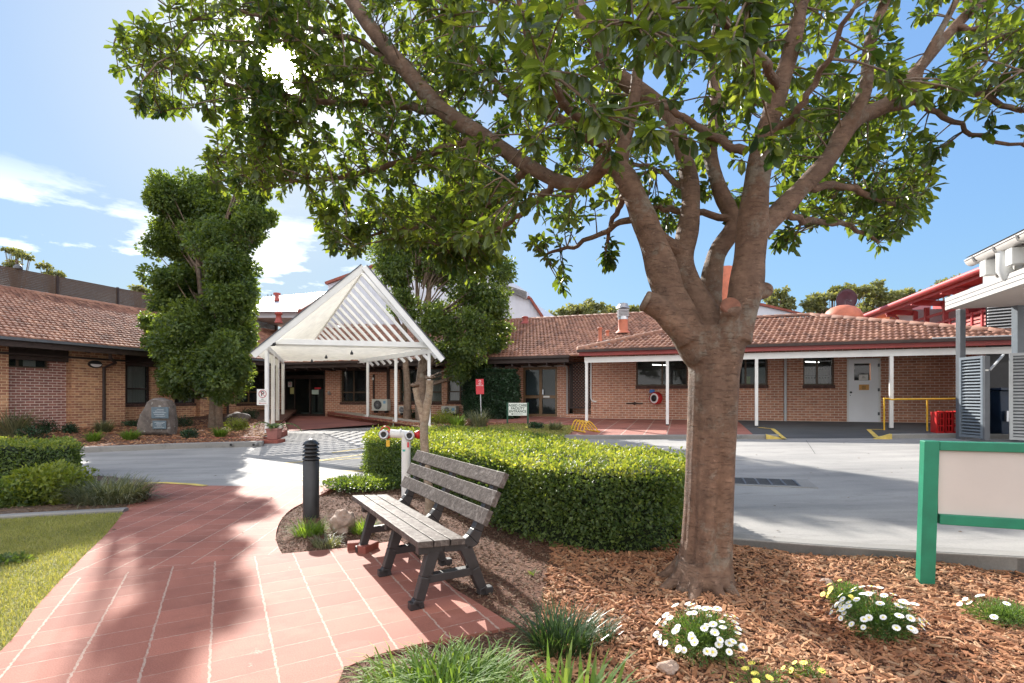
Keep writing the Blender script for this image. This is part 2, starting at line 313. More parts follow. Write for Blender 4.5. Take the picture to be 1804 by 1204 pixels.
# ------------------------------------------------------------ mesh builder
class MB:
    def __init__(s): s.v = []; s.f = []; s.m = []; s.s = []
    def add(s, vs, fs, m=0, smooth=False):
        o = len(s.v); s.v += [tuple(v) for v in vs]
        for f in fs: s.f.append(tuple(i+o for i in f)); s.m.append(m); s.s.append(smooth)
    def hexa(s, c, m=0):
        s.add(c, [(0, 3, 2, 1), (4, 5, 6, 7), (0, 1, 5, 4), (1, 2, 6, 5), (2, 3, 7, 6), (3, 0, 4, 7)], m)
    def box(s, c, size, rot=None, m=0):
        x, y, z = [k/2 for k in size]; R = rot or Matrix.Identity(3)
        pts = [Vector(c)+R@Vector(p) for p in ((-x, -y, -z), (x, -y, -z), (x, y, -z), (-x, y, -z), (-x, -y, z), (x, -y, z), (x, y, z), (-x, y, z))]
        s.hexa(pts, m)
    def beam(s, a, b, w, h, up=Vector((0, 0, 1)), m=0, top=False):
        a = Vector(a); b = Vector(b); d = (b-a).normalized(); sd = d.cross(up).normalized(); u = sd.cross(d).normalized()
        if top: a = a-u*h/2; b = b-u*h/2
        c = []
        for q in (a, b):
            c.append([q-sd*w/2-u*h/2, q+sd*w/2-u*h/2, q+sd*w/2+u*h/2, q-sd*w/2+u*h/2])
        A, B = c; s.hexa([A[0], A[1], B[1], B[0], A[3], A[2], B[2], B[3]], m)
    def tube(s, pts, rads, n=10, m=0, cap=True, smooth=True, fn=None):
        pts = [Vector(p) for p in pts]; k = len(pts)
        if not hasattr(rads, '__len__'): rads = [rads]*k
        vs = []; up = None
        for i in range(k):
            d = (pts[min(i+1, k-1)]-pts[max(i-1, 0)]).normalized()
            if up is None: up = d.orthogonal().normalized()
            up = (up-d*up.dot(d)).normalized(); sd = d.cross(up)
            for j in range(n):
                a = 2*math.pi*j/n; r = rads[i]*(fn(a, i) if fn else 1)
                vs.append(pts[i]+(up*math.cos(a)+sd*math.sin(a))*r)
        fs = [(i*n+j, i*n+(j+1) % n, (i+1)*n+(j+1) % n, (i+1)*n+j) for i in range(k-1) for j in range(n)]
        s.add(vs, fs, m, smooth)
        if cap: s.add(vs[:n], [tuple(range(n))[::-1]], m); s.add(vs[-n:], [tuple(range(n))], m)
    def lathe(s, c, prof, n=24, m=0, smooth=True, axis=None):
        c = Vector(c); R = Matrix.Identity(3) if axis is None else Vector((0, 0, 1)).rotation_difference(Vector(axis)).to_matrix()
        vs = [c+R@Vector((r*math.cos(2*math.pi*j/n), r*math.sin(2*math.pi*j/n), z)) for r, z in prof for j in range(n)]
        k = len(prof)
        s.add(vs, [(i*n+j, i*n+(j+1) % n, (i+1)*n+(j+1) % n, (i+1)*n+j) for i in range(k-1) for j in range(n)], m, smooth)
        s.add(vs[:n], [tuple(range(n))[::-1]], m); s.add(vs[-n:], [tuple(range(n))], m)
    def prism(s, poly, vec, m=0):
        n = len(poly); a = [Vector(p) for p in poly]; b = [p+Vector(vec) for p in a]
        s.add(a+b, [tuple(range(n)), tuple(range(2*n-1, n-1, -1))]+[(i, (i+1) % n, n+(i+1) % n, n+i)[::-1] for i in range(n)], m)
    def quad(s, a, b, c, d, m=0): s.add([a, b, c, d], [(0, 1, 2, 3)], m)
    def build(s, name, mats, parent=None, bevel=0, recalc=True):
        me = bpy.data.meshes.new(name); me.from_pydata(s.v, [], s.f)
        if not isinstance(mats, (list, tuple)): mats = [mats]
        for q in mats: me.materials.append(M[q] if isinstance(q, str) else q)
        for p, mi, sm_ in zip(me.polygons, s.m, s.s): p.material_index = mi; p.use_smooth = sm_
        if recalc:
            bm = bmesh.new(); bm.from_mesh(me); bmesh.ops.recalc_face_normals(bm, faces=bm.faces); bm.to_mesh(me); bm.free()
        auto_uv(me)
        o = bpy.data.objects.new(name, me); COL.objects.link(o)
        if bevel:
            b = o.modifiers.new('bevel', 'BEVEL'); b.width = bevel; b.segments = 2; b.limit_method = 'ANGLE'
        if parent: par(o, parent)
        return o
def auto_uv(me):
    uv = me.uv_layers.new(name='UVMap')
    nl = len(me.loops); co = np.empty(len(me.vertices)*3); me.vertices.foreach_get('co', co); co = co.reshape(-1, 3)
    li = np.empty(nl, int); me.loops.foreach_get('vertex_index', li)
    pn = np.empty(len(me.polygons)*3); me.polygons.foreach_get('normal', pn); pn = pn.reshape(-1, 3)
    lt = np.empty(len(me.polygons), int); me.polygons.foreach_get('loop_total', lt)
    N = np.repeat(pn, lt, axis=0); C = co[li]
    t = np.stack([-N[:, 1], N[:, 0]], 1); l = np.linalg.norm(t, axis=1); vert = l > .35; l[l == 0] = 1; t /= l[:, None]
    flip = (t[:, 0] < 0) | ((np.abs(t[:, 0]) < 1e-6) & (t[:, 1] < 0)); t[flip] *= -1
    u = np.where(vert, (C[:, :2]*t).sum(1), C[:, 0]); v = np.where(vert, C[:, 2], C[:, 1])
    uv.data.foreach_set('uv', np.stack([u, v], 1).ravel())
def npmesh(name, V, faces_k, mats, parent=None, midx=None, smooth=False):
    """faces_k: list of (array (n,k)) blocks"""
    me = bpy.data.meshes.new(name); me.vertices.add(len(V)); me.vertices.foreach_set('co', np.asarray(V, np.float32).ravel())
    li = np.concatenate([f.ravel() for f in faces_k]); tot = np.concatenate([np.full(len(f), f.shape[1]) for f in faces_k])
    st = np.concatenate([[0], np.cumsum(tot)[:-1]])
    me.loops.add(len(li)); me.loops.foreach_set('vertex_index', li.astype(np.int32))
    me.polygons.add(len(tot)); me.polygons.foreach_set('loop_start', st.astype(np.int32)); me.polygons.foreach_set('loop_total', tot.astype(np.int32))
    if midx is not None: me.polygons.foreach_set('material_index', midx.astype(np.int32))
    me.polygons.foreach_set('use_smooth', np.full(len(tot), smooth))
    if not isinstance(mats, (list, tuple)): mats = [mats]
    for q in mats: me.materials.append(M[q] if isinstance(q, str) else q)
    me.update(); me.validate()
    o = bpy.data.objects.new(name, me); COL.objects.link(o)
    if parent: par(o, parent)
    return o
def par(o, p):
    o.parent = p; o.matrix_parent_inverse = WM[p.name].inverted() if p.name in WM else Matrix.Identity(4)
WM = {}
def thing(name, label, cat, loc, group=None):
    o = bpy.data.objects.new(name, None); COL.objects.link(o); o.location = Vector(loc); o.empty_display_size = .2
    WM[o.name] = Matrix.Translation(Vector(loc)); tag(o, label, cat, group); return o
def tag(o, label, cat, group=None):
    o['label'] = label; o['category'] = cat
    if group: o['group'] = group
    return o
def struct(o): o['kind'] = 'structure'; return o
def stuff(o, label, cat): tag(o, label, cat); o['kind'] = 'stuff'; return o
def setbase(o):
    """move a single-mesh thing's origin to its base"""
    me = o.data; co = np.empty(len(me.vertices)*3, np.float32); me.vertices.foreach_get('co', co); co = co.reshape(-1, 3)
    c = np.array([(co[:, 0].min()+co[:, 0].max())/2, (co[:, 1].min()+co[:, 1].max())/2, co[:, 2].min()], np.float32)
    me.vertices.foreach_set('co', (co-c).ravel()); me.update(); o.location = Vector(c.tolist()); return o
def cuts(lo, hi, st):
    k = math.ceil(lo/st)*st
    while k < hi: yield k; k += st
def sheet(name, poly, zf, mat, step=.5, skirt=0, parent=None, uvf=None):
    bm = bmesh.new(); vs = [bm.verts.new((p[0], p[1], 0)) for p in poly]; bm.faces.new(vs)
    bmesh.ops.triangulate(bm, faces=bm.faces[:])
    xs = [p[0] for p in poly]; ys = [p[1] for p in poly]
    if step:
        for ax, lo, hi in ((0, min(xs), max(xs)), (1, min(ys), max(ys))):
            for k in cuts(lo, hi, step):
                no = (1, 0, 0) if ax == 0 else (0, 1, 0); co = (k, 0, 0) if ax == 0 else (0, k, 0)
                bmesh.ops.bisect_plane(bm, geom=bm.verts[:]+bm.edges[:]+bm.faces[:], plane_co=co, plane_no=no, dist=1e-5)
    bmesh.ops.recalc_face_normals(bm, faces=bm.faces)
    if bm.faces[:][0].normal.z < 0: bmesh.ops.reverse_faces(bm, faces=bm.faces)
    if skirt:
        be = [e for e in bm.edges if e.is_boundary]; r = bmesh.ops.extrude_edge_only(bm, edges=be)
        nv = set(v for v in r['geom'] if isinstance(v, bmesh.types.BMVert))
    for v in bm.verts: v.co.z = zf(v.co.x, v.co.y)
    if skirt:
        for v in nv: v.co.z -= skirt
    me = bpy.data.meshes.new(name); bm.to_mesh(me); bm.free(); me.materials.append(M[mat]); auto_uv(me)
    if uvf:
        for l in me.loops:
            c = me.vertices[l.vertex_index].co; me.uv_layers[0].data[l.index].uv = uvf(c.x, c.y)
    o = bpy.data.objects.new(name, me); COL.objects.link(o)
    if parent: par(o, parent)
    return o
def inpoly(x, y, poly):
    x = np.asarray(x); y = np.asarray(y); r = np.zeros(x.shape, bool); n = len(poly); j = n-1
    for i in range(n):
        xi, yi = poly[i][0], poly[i][1]; xj, yj = poly[j][0], poly[j][1]
        c = ((yi > y) != (yj > y)) & (x < (xj-xi)*(y-yi)/(yj-yi+1e-12)+xi); r ^= c; j = i
    return r
def catmull(pts, n=6, closed=False):
    out = []; k = len(pts)
    for i in range(k if closed else k-1):
        p0, p1, p2, p3 = [Vector(pts[(i+d) % k] if closed else pts[min(max(i+d, 0), k-1)]) for d in (-1, 0, 1, 2)]
        for j in range(n):
            t = j/n; out.append(.5*((2*p1)+(-p0+p2)*t+(2*p0-5*p1+4*p2-p3)*t*t+(-p0+3*p1-3*p2+p3)*t**3))
    if not closed: out.append(Vector(pts[-1]))
    return out
# frames along walls
class Frame:
    def __init__(s, o, u, n): s.o = Vector((*o, 0)); s.u = Vector((*u, 0)).normalized(); s.n = Vector((*n, 0)).normalized()
    def pt(s, u, z, n=0): return s.o+s.u*u+s.n*n+Vector((0, 0, z))
    def hu(s, px, n=0):
        k = (px-CX)/F; o = s.o+s.n*n; return -(o.x-k*o.y)/(s.u.x-k*s.u.y)
    def hit(s, px, py, n=0):
        u = s.hu(px, n); p = s.pt(u, 0, n); return u, EYE-(py-HY)/F*p.y
    def box(s, mb, u0, u1, z0, z1, n0, n1, m=0):
        mb.hexa([s.pt(u0, z0, n1), s.pt(u1, z0, n1), s.pt(u1, z0, n0), s.pt(u0, z0, n0), s.pt(u0, z1, n1), s.pt(u1, z1, n1), s.pt(u1, z1, n0), s.pt(u0, z1, n0)], m)
FM = Frame((1.12, 20.95), (.9467, -.3223), (-.3223, -.9467))
FW = Frame((11.55, 16.8), (.9467, -.3223), (-.3223, -.9467))
FL = Frame((-15.1, 16.0), (.3223, .9467), (.9467, -.3223))
def wall(mb, fr, u0, u1, z0, z1, holes, th=.25, n0=0, m=0):
    us = sorted(set([u0, u1]+[h[0] for h in holes]+[h[1] for h in holes])); us = [u for u in us if u0 <= u <= u1]
    zs = sorted(set([z0, z1]+[h[2] for h in holes]+[h[3] for h in holes])); zs = [z for z in zs if z0 <= z <= z1]
    for i in range(len(us)-1):
        for j in range(len(zs)-1):
            uc = (us[i]+us[i+1])/2; zc = (zs[j]+zs[j+1])/2
            if any(h[0] < uc < h[1] and h[2] < zc < h[3] for h in holes): continue
            a, b, c, d = us[i], us[i+1], zs[j], zs[j+1]
            mb.quad(fr.pt(a, c, n0), fr.pt(b, c, n0), fr.pt(b, d, n0), fr.pt(a, d, n0), m)
    for h in holes:
        a, b, c, d = h
        for q in ((a, c, a, d), (b, d, b, c), (a, d, b, d), (b, c, a, c)):
            mb.quad(fr.pt(q[0], q[1], n0), fr.pt(q[2], q[3], n0), fr.pt(q[2], q[3], n0-th), fr.pt(q[0], q[1], n0-th), m)
    mb.quad(fr.pt(u0, z0, n0), fr.pt(u0, z1, n0), fr.pt(u0, z1, n0-th), fr.pt(u0, z0, n0-th), m)
    mb.quad(fr.pt(u1, z0, n0), fr.pt(u1, z0, n0-th), fr.pt(u1, z1, n0-th), fr.pt(u1, z1, n0), m)
# scatter
def scatter(name, tv, tf, R, L, mats, parent=None, smooth=False, tmi=None):
    """tv (k,3) template, tf list of tuples, R (n,3,3) columns=axes (scaled), L (n,3)"""
    tv = np.asarray(tv, float); n = len(L); k = len(tv)
    V = np.einsum('nij,kj->nki', R, tv)+L[:, None, :]
    V = V.reshape(-1, 3); off = (np.arange(n)*k)[:, None]
    blocks = []; mi = []
    for size in sorted(set(len(f) for f in tf)):
        fs = np.array([f for f in tf if len(f) == size]); ids = [i for i, f in enumerate(tf) if len(f) == size]
        blocks.append((off[:, :, None]+fs[None]).reshape(-1, size))
        mi.append(np.tile(np.array([tmi[i] for i in ids]) if tmi else np.zeros(len(ids), int), n))
    return npmesh(name, V, blocks, mats, parent, np.concatenate(mi), smooth)
def frames(d, nrm, sl, sw=None, sn=None):
    """rows: direction d -> local x (scale sl), width y (sw), normal z"""
    d = d/np.linalg.norm(d, axis=1)[:, None]
    w = np.cross(nrm, d); l = np.linalg.norm(w, axis=1)[:, None]; l[l < 1e-6] = 1; w /= l
    n = np.cross(d, w); sw = sl if sw is None else sw; sn = sl if sn is None else sn
    return np.stack([d*np.reshape(sl, (-1, 1)), w*np.reshape(sw, (-1, 1)), n*np.reshape(sn, (-1, 1))], 2)
def rdir(n): v = RNG.normal(size=(n, 3)); return v/np.linalg.norm(v, axis=1)[:, None]
LEAF_BIG_V = [(0, 0, 0), (.36, .20, .05), (.36, 0, 0), (.36, -.20, .05), (.76, .21, .02), (.76, 0, -.05), (.76, -.21, .02), (1, 0, -.12)]
LEAF_BIG_F = [(0, 2, 1), (0, 3, 2), (1, 2, 5, 4), (2, 3, 6, 5), (4, 5, 7), (5, 6, 7)]
LEAF_S_V = [(0, 0, 0), (.5, .31, .07), (.5, 0, 0), (.5, -.31, .07), (1, 0, -.03)]
LEAF_S_F = [(0, 2, 1), (0, 3, 2), (1, 2, 4), (2, 3, 4)]
def blades(name, base, az, elev, length, width, mat, parent=None, droop=1.2, k=4, fold=True):
    """arching strap blades"""
    n = len(az); ts = np.linspace(0, 1, k+1); p = base.copy(); el = elev.copy(); V = []
    dirh = np.stack([np.cos(az), np.sin(az)], 1); side = np.stack([-np.sin(az), np.cos(az), np.zeros(n)], 1)
    for i, t in enumerate(ts):
        w = width*(1-t**2.2)*(.55+.45*min(1, t*4))+.0004
        V.append(p-side*w[:, None]/2); V.append(p+side*w[:, None]/2)
        st = length/k; p = p+np.concatenate([dirh*np.cos(el)[:, None], np.sin(el)[:, None]], 1)*st[:, None]
        el = el-droop*(.6+.8*t)/k*(1+.0*el)
    V = np.stack(V, 1).reshape(-1, 3); off = (np.arange(n)*(2*(k+1)))[:, None]
    fs = np.array([(2*i, 2*i+1, 2*i+3, 2*i+2) for i in range(k)])
    return npmesh(name, V, [(off[:, :, None]+fs[None]).reshape(-1, 4)], mat, parent)
SKY_STR, SUN_STR, EXPO = 0.13, 4.0, 1.42; SKY_GAIN, SKY_CMP = 1.3, .48; CLOUD = (6.0, 6.0, 6.1); REAR_FILL = (6.3, 6.15, 6.1)
# ============================================================ GROUND
def base_z(x, y):
    z = min(road_z(x, y), .45)-.32
    if y > 30: z = .1
    return z
xs = [-120, -60, -30]+[i*2.0 for i in range(-12, 13)]+[30, 60, 120]; ys = [-40, -20, -8]+[i*2.0 for i in range(-3, 16)]+[40, 60, 90, 140]
mb = MB(); mb.add([(x, y, base_z(x, y)) for y in ys for x in xs], [(j*len(xs)+i, j*len(xs)+i+1, (j+1)*len(xs)+i+1, (j+1)*len(xs)+i) for j in range(len(ys)-1) for i in range(len(xs)-1)])
struct(mb.build('ground', 'soil', recalc=False))
# --- stamped path
A = Vector((-.49, .872)); B = Vector((.872, .49)); O1 = Vector((-.783, 2.505)); O2 = Vector((-1.08, 3.226))
def uv_near(x, y):
    p = Vector((x, y)); return ((p-O1).dot(B)/.3, (p-O2).dot(A)/.223)
J0 = Vector((-3.194, 3.996)); J1 = Vector((-2.4, 4.385))
def uv_far(x, y):
    q = Vector((x, y))-Vector((-2.657, 4.25)); u0 = uv_near(-2.657, 4.25)[0]
    return ((q.x+.09*q.y)/.272+round(u0), (q.y-.09*q.x)/.23)
def near2(px, py): p = G(px, py, near_z); return (p.x, p.y)
def junction_y(x): return J0.y+(x-J0.x)*(J1.y-J0.y)/(J1.x-J0.x)
left_edge = [near2(*q) for q in ((0, 1152), (60, 1077), (130, 1000), (165, 965), (190, 940), (215, 908), (228, 885), (232, 868), (230, 855))]
left_edge = [(-2.75, 1.3), (-2.63, 2.2)]+left_edge
left_s = [(v[0], v[1]) for v in catmull([(*p, 0) for p in left_edge], 4)]
top = [near2(*q) for q in ((300, 853), (360, 857), (450, 858), (530, 857), (594, 857))]
isl = [(v[0], v[1]) for v in catmull([(*near2(*q), 0) for q in ((594, 857), (575, 868), (540, 885), (512, 900), (494, 920), (486, 945), (490, 965), (497, 978))], 4)]
rest = [near2(*q) for q in ((640, 965), (704, 953), (752, 1000), (801, 1040), (908, 1107), (743, 1137), (661, 1158), (606, 1181))]+[(-.78, 1.95), (-.35, 1.3)]
outline = left_s+top[:-1]+isl+rest
# split at junction line
def clip(poly, keep_far):
    out = []; n = len(poly)
    f = lambda p: (p[1]-junction_y(p[0]))*(1 if keep_far else -1)
    for i in range(n):
        a, b = poly[i], poly[(i+1) % n]; fa, fb = f(a), f(b)
        if fa >= 0: out.append(a)
        if (fa > 0 > fb) or (fa < 0 < fb):
            t = fa/(fa-fb); out.append((a[0]+(b[0]-a[0])*t, a[1]+(b[1]-a[1])*t))
    return out
pz = lambda x, y: near_z(x, y)+.012
struct(sheet('path', clip(outline, False), pz, 'path', .5, .08, uvf=uv_near))
struct(sheet('path', clip(outline, True), pz, 'path', .5, .08, uvf=uv_far))
# --- road
near_r = [G(px, py, .1) for px, py in ((1205, 940), (1290, 950), (1420, 962), (1540, 972), (1660, 980), (1804, 990), (1960, 1002), (2400, 1035))]
hedge_far = [(1.75, 4.95), (1.35, 5.9), (.9, 7.6), (.2, 9.7), (-1.0, 11.2), (-2.3, 11.3), (-2.85, 10.0), (-2.75, 8.6)]
road_poly = [(p.x, p.y) for p in near_r[1:]]+[(30, 4), (30, 24), (-30, 24), (-30, 8.6), (-12, 9.1), (-6.9, 8.9), (-5.95, 8.35), top[0], top[1], top[2], top[3], near2(594, 855), (-2.6, 8.3)]+[(x, y) for x, y in hedge_far[::-1][1:]]+[(near_r[0].x+.2, near_r[0].y)]
struct(sheet('road', road_poly, road_z, 'road', 1.0, .2))
# --- near garden bed, right of path
def bumpy(x, y): return .012*math.sin(x*5.1+y*2.3)+.01*math.sin(x*2.7-y*6.1)
bed_poly = [near2(*q) for q in ((640, 965), (704, 953), (752, 1000), (801, 1040), (908, 1107), (743, 1137), (661, 1158), (606, 1181))]+[(-.78, 1.95), (-.35, 1.3), (9, 1.3), (9, 3.6)]+[(p.x, p.y) for p in near_r[::-1][1:]]+hedge_far+[near2(594, 857)]+[q for q in isl[1:]]
bedz = lambda x, y: near_z(x, y)-.008+bumpy(x, y)-(.02 if y > 7 else 0)+.045*sm((y-3.5)/.9)*sm((x-1.6)/.8)*(1 if y < 7 else 0)
struct(sheet('garden_bed', bed_poly, bedz, 'bark_ground', .3))
# --- kerb along the near road edge
def strip(name, line, zt, w, h, mat, side=1):
    mb = MB(); n = len(line)
    L = [Vector((p[0], p[1])) for p in line]; rows = []
    for i in range(n):
        d = (L[min(i+1, n-1)]-L[max(i-1, 0)]).normalized(); nn = Vector((-d.y, d.x))*side
        a = L[i]; b = L[i]+nn*w; za = zt(*a); zb = zt(*b); r = .015
        rows.append([(a.x, a.y, za-h), (a.x, a.y, za-r), ((a+nn*r).x, (a+nn*r).y, za), ((b-nn*r).x, (b-nn*r).y, zb), (b.x, b.y, zb-r), (b.x, b.y, zb-h)])
    mb.add([v for r in rows for v in r], [(i*6+j, i*6+j+1, (i+1)*6+j+1, (i+1)*6+j) for i in range(n-1) for j in range(5)]+[(0, 1, 2, 3, 4, 5), tuple((n-1)*6+j for j in (5, 4, 3, 2, 1, 0))])
    return mb.build(name, mat)
def densify(L, st=.4):
    out = []
    for a, b in zip(L[:-1], L[1:]):
        a = Vector(a[:2]); b = Vector(b[:2]); k = max(1, int((b-a).length/st))
        out += [a+(b-a)*i/k for i in range(k)]
    return out+[Vector(L[-1][:2])]
struct(strip('kerb', densify([(p.x, p.y) for p in near_r]), lambda x, y: road_z(x, y)+.006, .17, .3, 'kerb', 1))
# --- left front: lawn, edging, shrub bed
edge_l = [near2(*q) for q in ((-260, 934), (0, 917), (100, 911), (217, 905))]
lawn_poly = [(-9, 1.2)]+[(p[0], p[1]) for p in left_s[:-12]]+[near2(212, 909), near2(217, 905)]+edge_l[::-1][1:]+[(-9, edge_l[0][1])]
lawn_poly = [(-9, 1.2)]+[p for p in left_s if p[1] < near2(214, 907)[1]]+edge_l[::-1]+[(-9, edge_l[0][1])]
struct(sheet('lawn', lawn_poly, lambda x, y: near_z(x, y)+.004, 'lawn_base', .5))
struct(strip('garden_edging', densify(edge_l), lambda x, y: near_z(x, y)+.05, .13, .2, 'kerb', 1))
bedl_poly = [(-13, edge_l[0][1]+.1)]+[(p[0], p[1]+.1) for p in edge_l]+[p for p in left_s if p[1] > near2(214, 905)[1]+.1]+[(-5.95, 8.35), (-6.9, 8.9), (-13, 9.1)]
struct(sheet('garden_bed', bedl_poly, lambda x, y: near_z(x, y)+bumpy(x, y)+.012, 'mulch_grey', .4))
# thin yellow kerb line at the end of the path
def ribbon(name, line, zf, w, mat, thick=.004):
    L = [Vector(p[:2]) for p in line]; mb = MB(); n = len(L); V = []
    for i in range(n):
        d = (L[min(i+1, n-1)]-L[max(i-1, 0)]).normalized(); nn = Vector((-d.y, d.x))
        for s_ in (-1, 1):
            q = L[i]+nn*w/2*s_; V.append((q.x, q.y, zf(q.x, q.y)+thick))
    mb.add(V, [(2*i, 2*i+1, 2*i+3, 2*i+2) for i in range(n-1)]); return mb.build(name, mat)
struct(ribbon('road_line', densify([near2(228, 853.5), near2(290, 852.5), near2(335, 855), near2(362, 858)], .2), lambda x, y: near_z(x, y)+.014, .10, 'yellow_line'))
# zebra hatch in front of the canopy
def rpt(px, py): p = G(px, py, road_z); return (p.x, p.y)
for a, b in (((440, 834), (760, 828)), ((500, 846), (640, 846)), ((470, 818), (760, 800)), ((560, 812), (760, 785)), ((585, 798), (740, 776)), ((440, 834), (640, 846)), ((640, 846), (760, 852))):
    struct(ribbon('road_line', densify([rpt(*a), rpt(*b)], .5), road_z, .085, 'yellow_line'))
# saw-cut joints in the concrete
for a, b in (((1000, 792), (1210, 792)), ((1130, 776), (1040, 800)), ((1420, 776), (1436, 800))):
    struct(ribbon('road_joint', densify([rpt(*a), rpt(*b)], .5), road_z, .010, 'joint'))
# storm drain
g0 = thing('storm_drain', 'flat rectangular steel drain grate set in the concrete road beside the tree trunk', 'drain grate', G(1345, 850, road_z))
mb = MB(); c = G(1345, 850, road_z); cz = road_z(c.x, c.y)
ux = Vector((.9467, -.3223, .012)); uy = Vector((.3223, .9467, .017))
def dq(mb, a0, a1, b0, b1, h, m=0):
    L = []
    for z in (-.03, h+.004):
        for a, b in ((a0, b0), (a1, b0), (a1, b1), (a0, b1)):
            q = c+ux*a+uy*b; L.append(Vector((q.x, q.y, road_z(q.x, q.y)+z)))
    mb.hexa(L, m)
dq(mb, -.62, .62, -.32, -.24, .006); dq(mb, -.62, .62, .24, .32, .006); dq(mb, -.62, -.42, -.24, .24, .006); dq(mb, .42, .62, -.24, .24, .006)
mb.build('surround', 'kerb', g0)
mb = MB(); dq(mb, -.42, .42, -.24, .24, .002); mb.build('pit', 'black', g0)
mb = MB()
for i in range(6): a = -.42+.84*i/5; dq(mb, a-.012, a+.012, -.24, .24, .01)
for i in range(8): b = -.24+.48*i/7; dq(mb, -.42, .42, b-.006, b+.006, .009)
mb.build('grate', 'steel_dark', g0)
# --- left bed beyond the road
def lbz(x, y): return max(.12, .15+.055*(y-13.5))
kl = [rpt(60, 801), rpt(133, 798.6), rpt(300, 791.5), rpt(461, 787)]
kl = [(-20, kl[0][1]-2.2), (-14, kl[0][1]-.45)]+kl
lb_poly = [(p[0], p[1]+.1) for p in kl]+[(-7.35, 15.2), (-7.5, 16), (-8.6, 19), (-9.9, 23), (-10.7, 25.5), (-12.4, 25.8), (-20, 17), (-24, 10)]
struct(sheet('garden_bed', lb_poly, lbz, 'bark_ground', .5, .1))
def kt(x, y): return road_z(x, y)+.14
struct(strip('kerb', densify(kl), kt, .15, .3, 'kerb', 1))
# drainage pipes in the kerb
for px in (407, 447):
    p = G(px, 784, lambda x, y: road_z(x, y)+.07)
    t = MB(); t.lathe((p.x, p.y+.05, p.z), [(.045, -.12), (.045, .075), (.035, .075), (.035, -.1)], 16, axis=(.1, -1, 0), m=0); t.lathe((p.x, p.y+.05, p.z), [(.034, .07), (.034, .071)], 16, axis=(.1, -1, 0), m=1)
    tag(t.build('drain_pipe', ['kerb', 'black']), 'round pipe outlet in the kerb face, %s of the two near the gravel planter' % ('left' if px < 420 else 'right'), 'drain pipe', 'drain pipes in the kerb'); 
# --- right bed and verandah slab
def dM(x, y): q = Vector((x, y, 0))-FM.o; return q.dot(FM.n)
def rbz(x, y): return .60-.04*dM(x, y)
def slz(x, y): return rbz(x, y)+.006
kr = [(-2.25, 16.3), (-.6, 15.05)]+[rpt(*q) for q in ((985, 773.5), (1040, 774.4), (1150, 774), (1300, 774), (1372, 773.5))]
kr2 = [rpt(*q) for q in ((1572, 773), (1700, 772), (1860, 776))]
bR = [(-2.5, 16.4), (-2.2, 16.4)]+[(p[0], p[1]+.08) for p in kr[1:]]
sl_left = [rpt(1002, 770), (G(1018, 755, rbz).x, G(1018, 755, rbz).y)]
strip_front = [(G(px, py, rbz).x, G(px, py, rbz).y) for px, py in ((1018, 750), (960, 748), (905, 746), (820, 744))]
rb_poly = [(-2.55, 16.5), (-2.25, 16.38), (-.6, 15.13), (sl_left[0][0], kr[2][1]+.1), sl_left[1]]+strip_front+[(G(815, 738, rbz).x, G(815, 738, rbz).y), (-1.2, 21.7), (-9, 24.5), (-7.9, 23.0), (-5.4, 20.1)]
struct(sheet('garden_bed', rb_poly, rbz, 'bark_ground', .5))
sl_poly = [(sl_left[0][0], kr[2][1]+.1)]+[(p[0], p[1]+.1) for p in kr[3:]]+[(p[0], p[1]+.1) for p in kr2]+[(16.5, 15.4), (11.55, 17.1), (2.0, 20.4), (1.1, 21.2), (-1.25, 21.9)]+[(G(815, 738, rbz).x, G(815, 738, rbz).y)]+strip_front[::-1]+[sl_left[1]]
spl = FW.hu(1332)
def fuv(x, y): q = Vector((x, y, 0))-FW.o; return (q.dot(FW.u)/.6, q.dot(FW.n)/.42)
def clipl(poly, f):
    out = []; n = len(poly)
    for i in range(n):
        a, b = poly[i], poly[(i+1) % n]; fa, fb = f(a), f(b)
        if fa >= 0: out.append(a)
        if (fa > 0 > fb) or (fa < 0 < fb):
            t = fa/(fa-fb); out.append((a[0]+(b[0]-a[0])*t, a[1]+(b[1]-a[1])*t))
    return out
cutf = lambda p: -((Vector((p[0], p[1], 0))-Vector((*rpt(1330, 772), 0))).dot(FW.u))
struct(sheet('verandah_paving', clipl(sl_poly, cutf), slz, 'slab', .6, .25, uvf=fuv))
# dark section with a ramp down to the road
rA = rpt(1392, 773); rB = rpt(1530, 773)
def dkz(x, y):
    z = slz(x, y); q = Vector((x, y, 0)); a = (q-Vector((*rA, 0))).dot(FW.u); w = (Vector((*rB, 0))-Vector((*rA, 0))).dot(FW.u)
    line = Vector((*rA, 0))+(Vector((*rB, 0))-Vector((*rA, 0)))*min(1, max(0, a/w))
    d = (line-q).dot(FW.n); t = sm(min((a+.35)/.5, (w+.35-a)/.5)) if -.35 < a < w+.35 else 0
    k = t*(1-min(1, max(0, d/1.3)))
    return z*(1-k)+(road_z(x, y)+.006)*k
struct(sheet('ramp_paving', clipl(sl_poly, lambda p: -cutf(p)), dkz, 'dark_pave', .25, .3))
ktr = lambda x, y: max(road_z(x, y)+.11, rbz(x, y)+.012)
struct(strip('kerb', densify(kr[:6]+[rpt(1330, 773.8)]), ktr, .12, .35, 'kerb', 1))
struct(strip('kerb', densify([rpt(1330, 773.8), rpt(1372, 773.5)]), ktr, .12, .35, 'kerb', 1))
struct(strip('kerb', densify(kr2), ktr, .12, .35, 'kerb', 1))
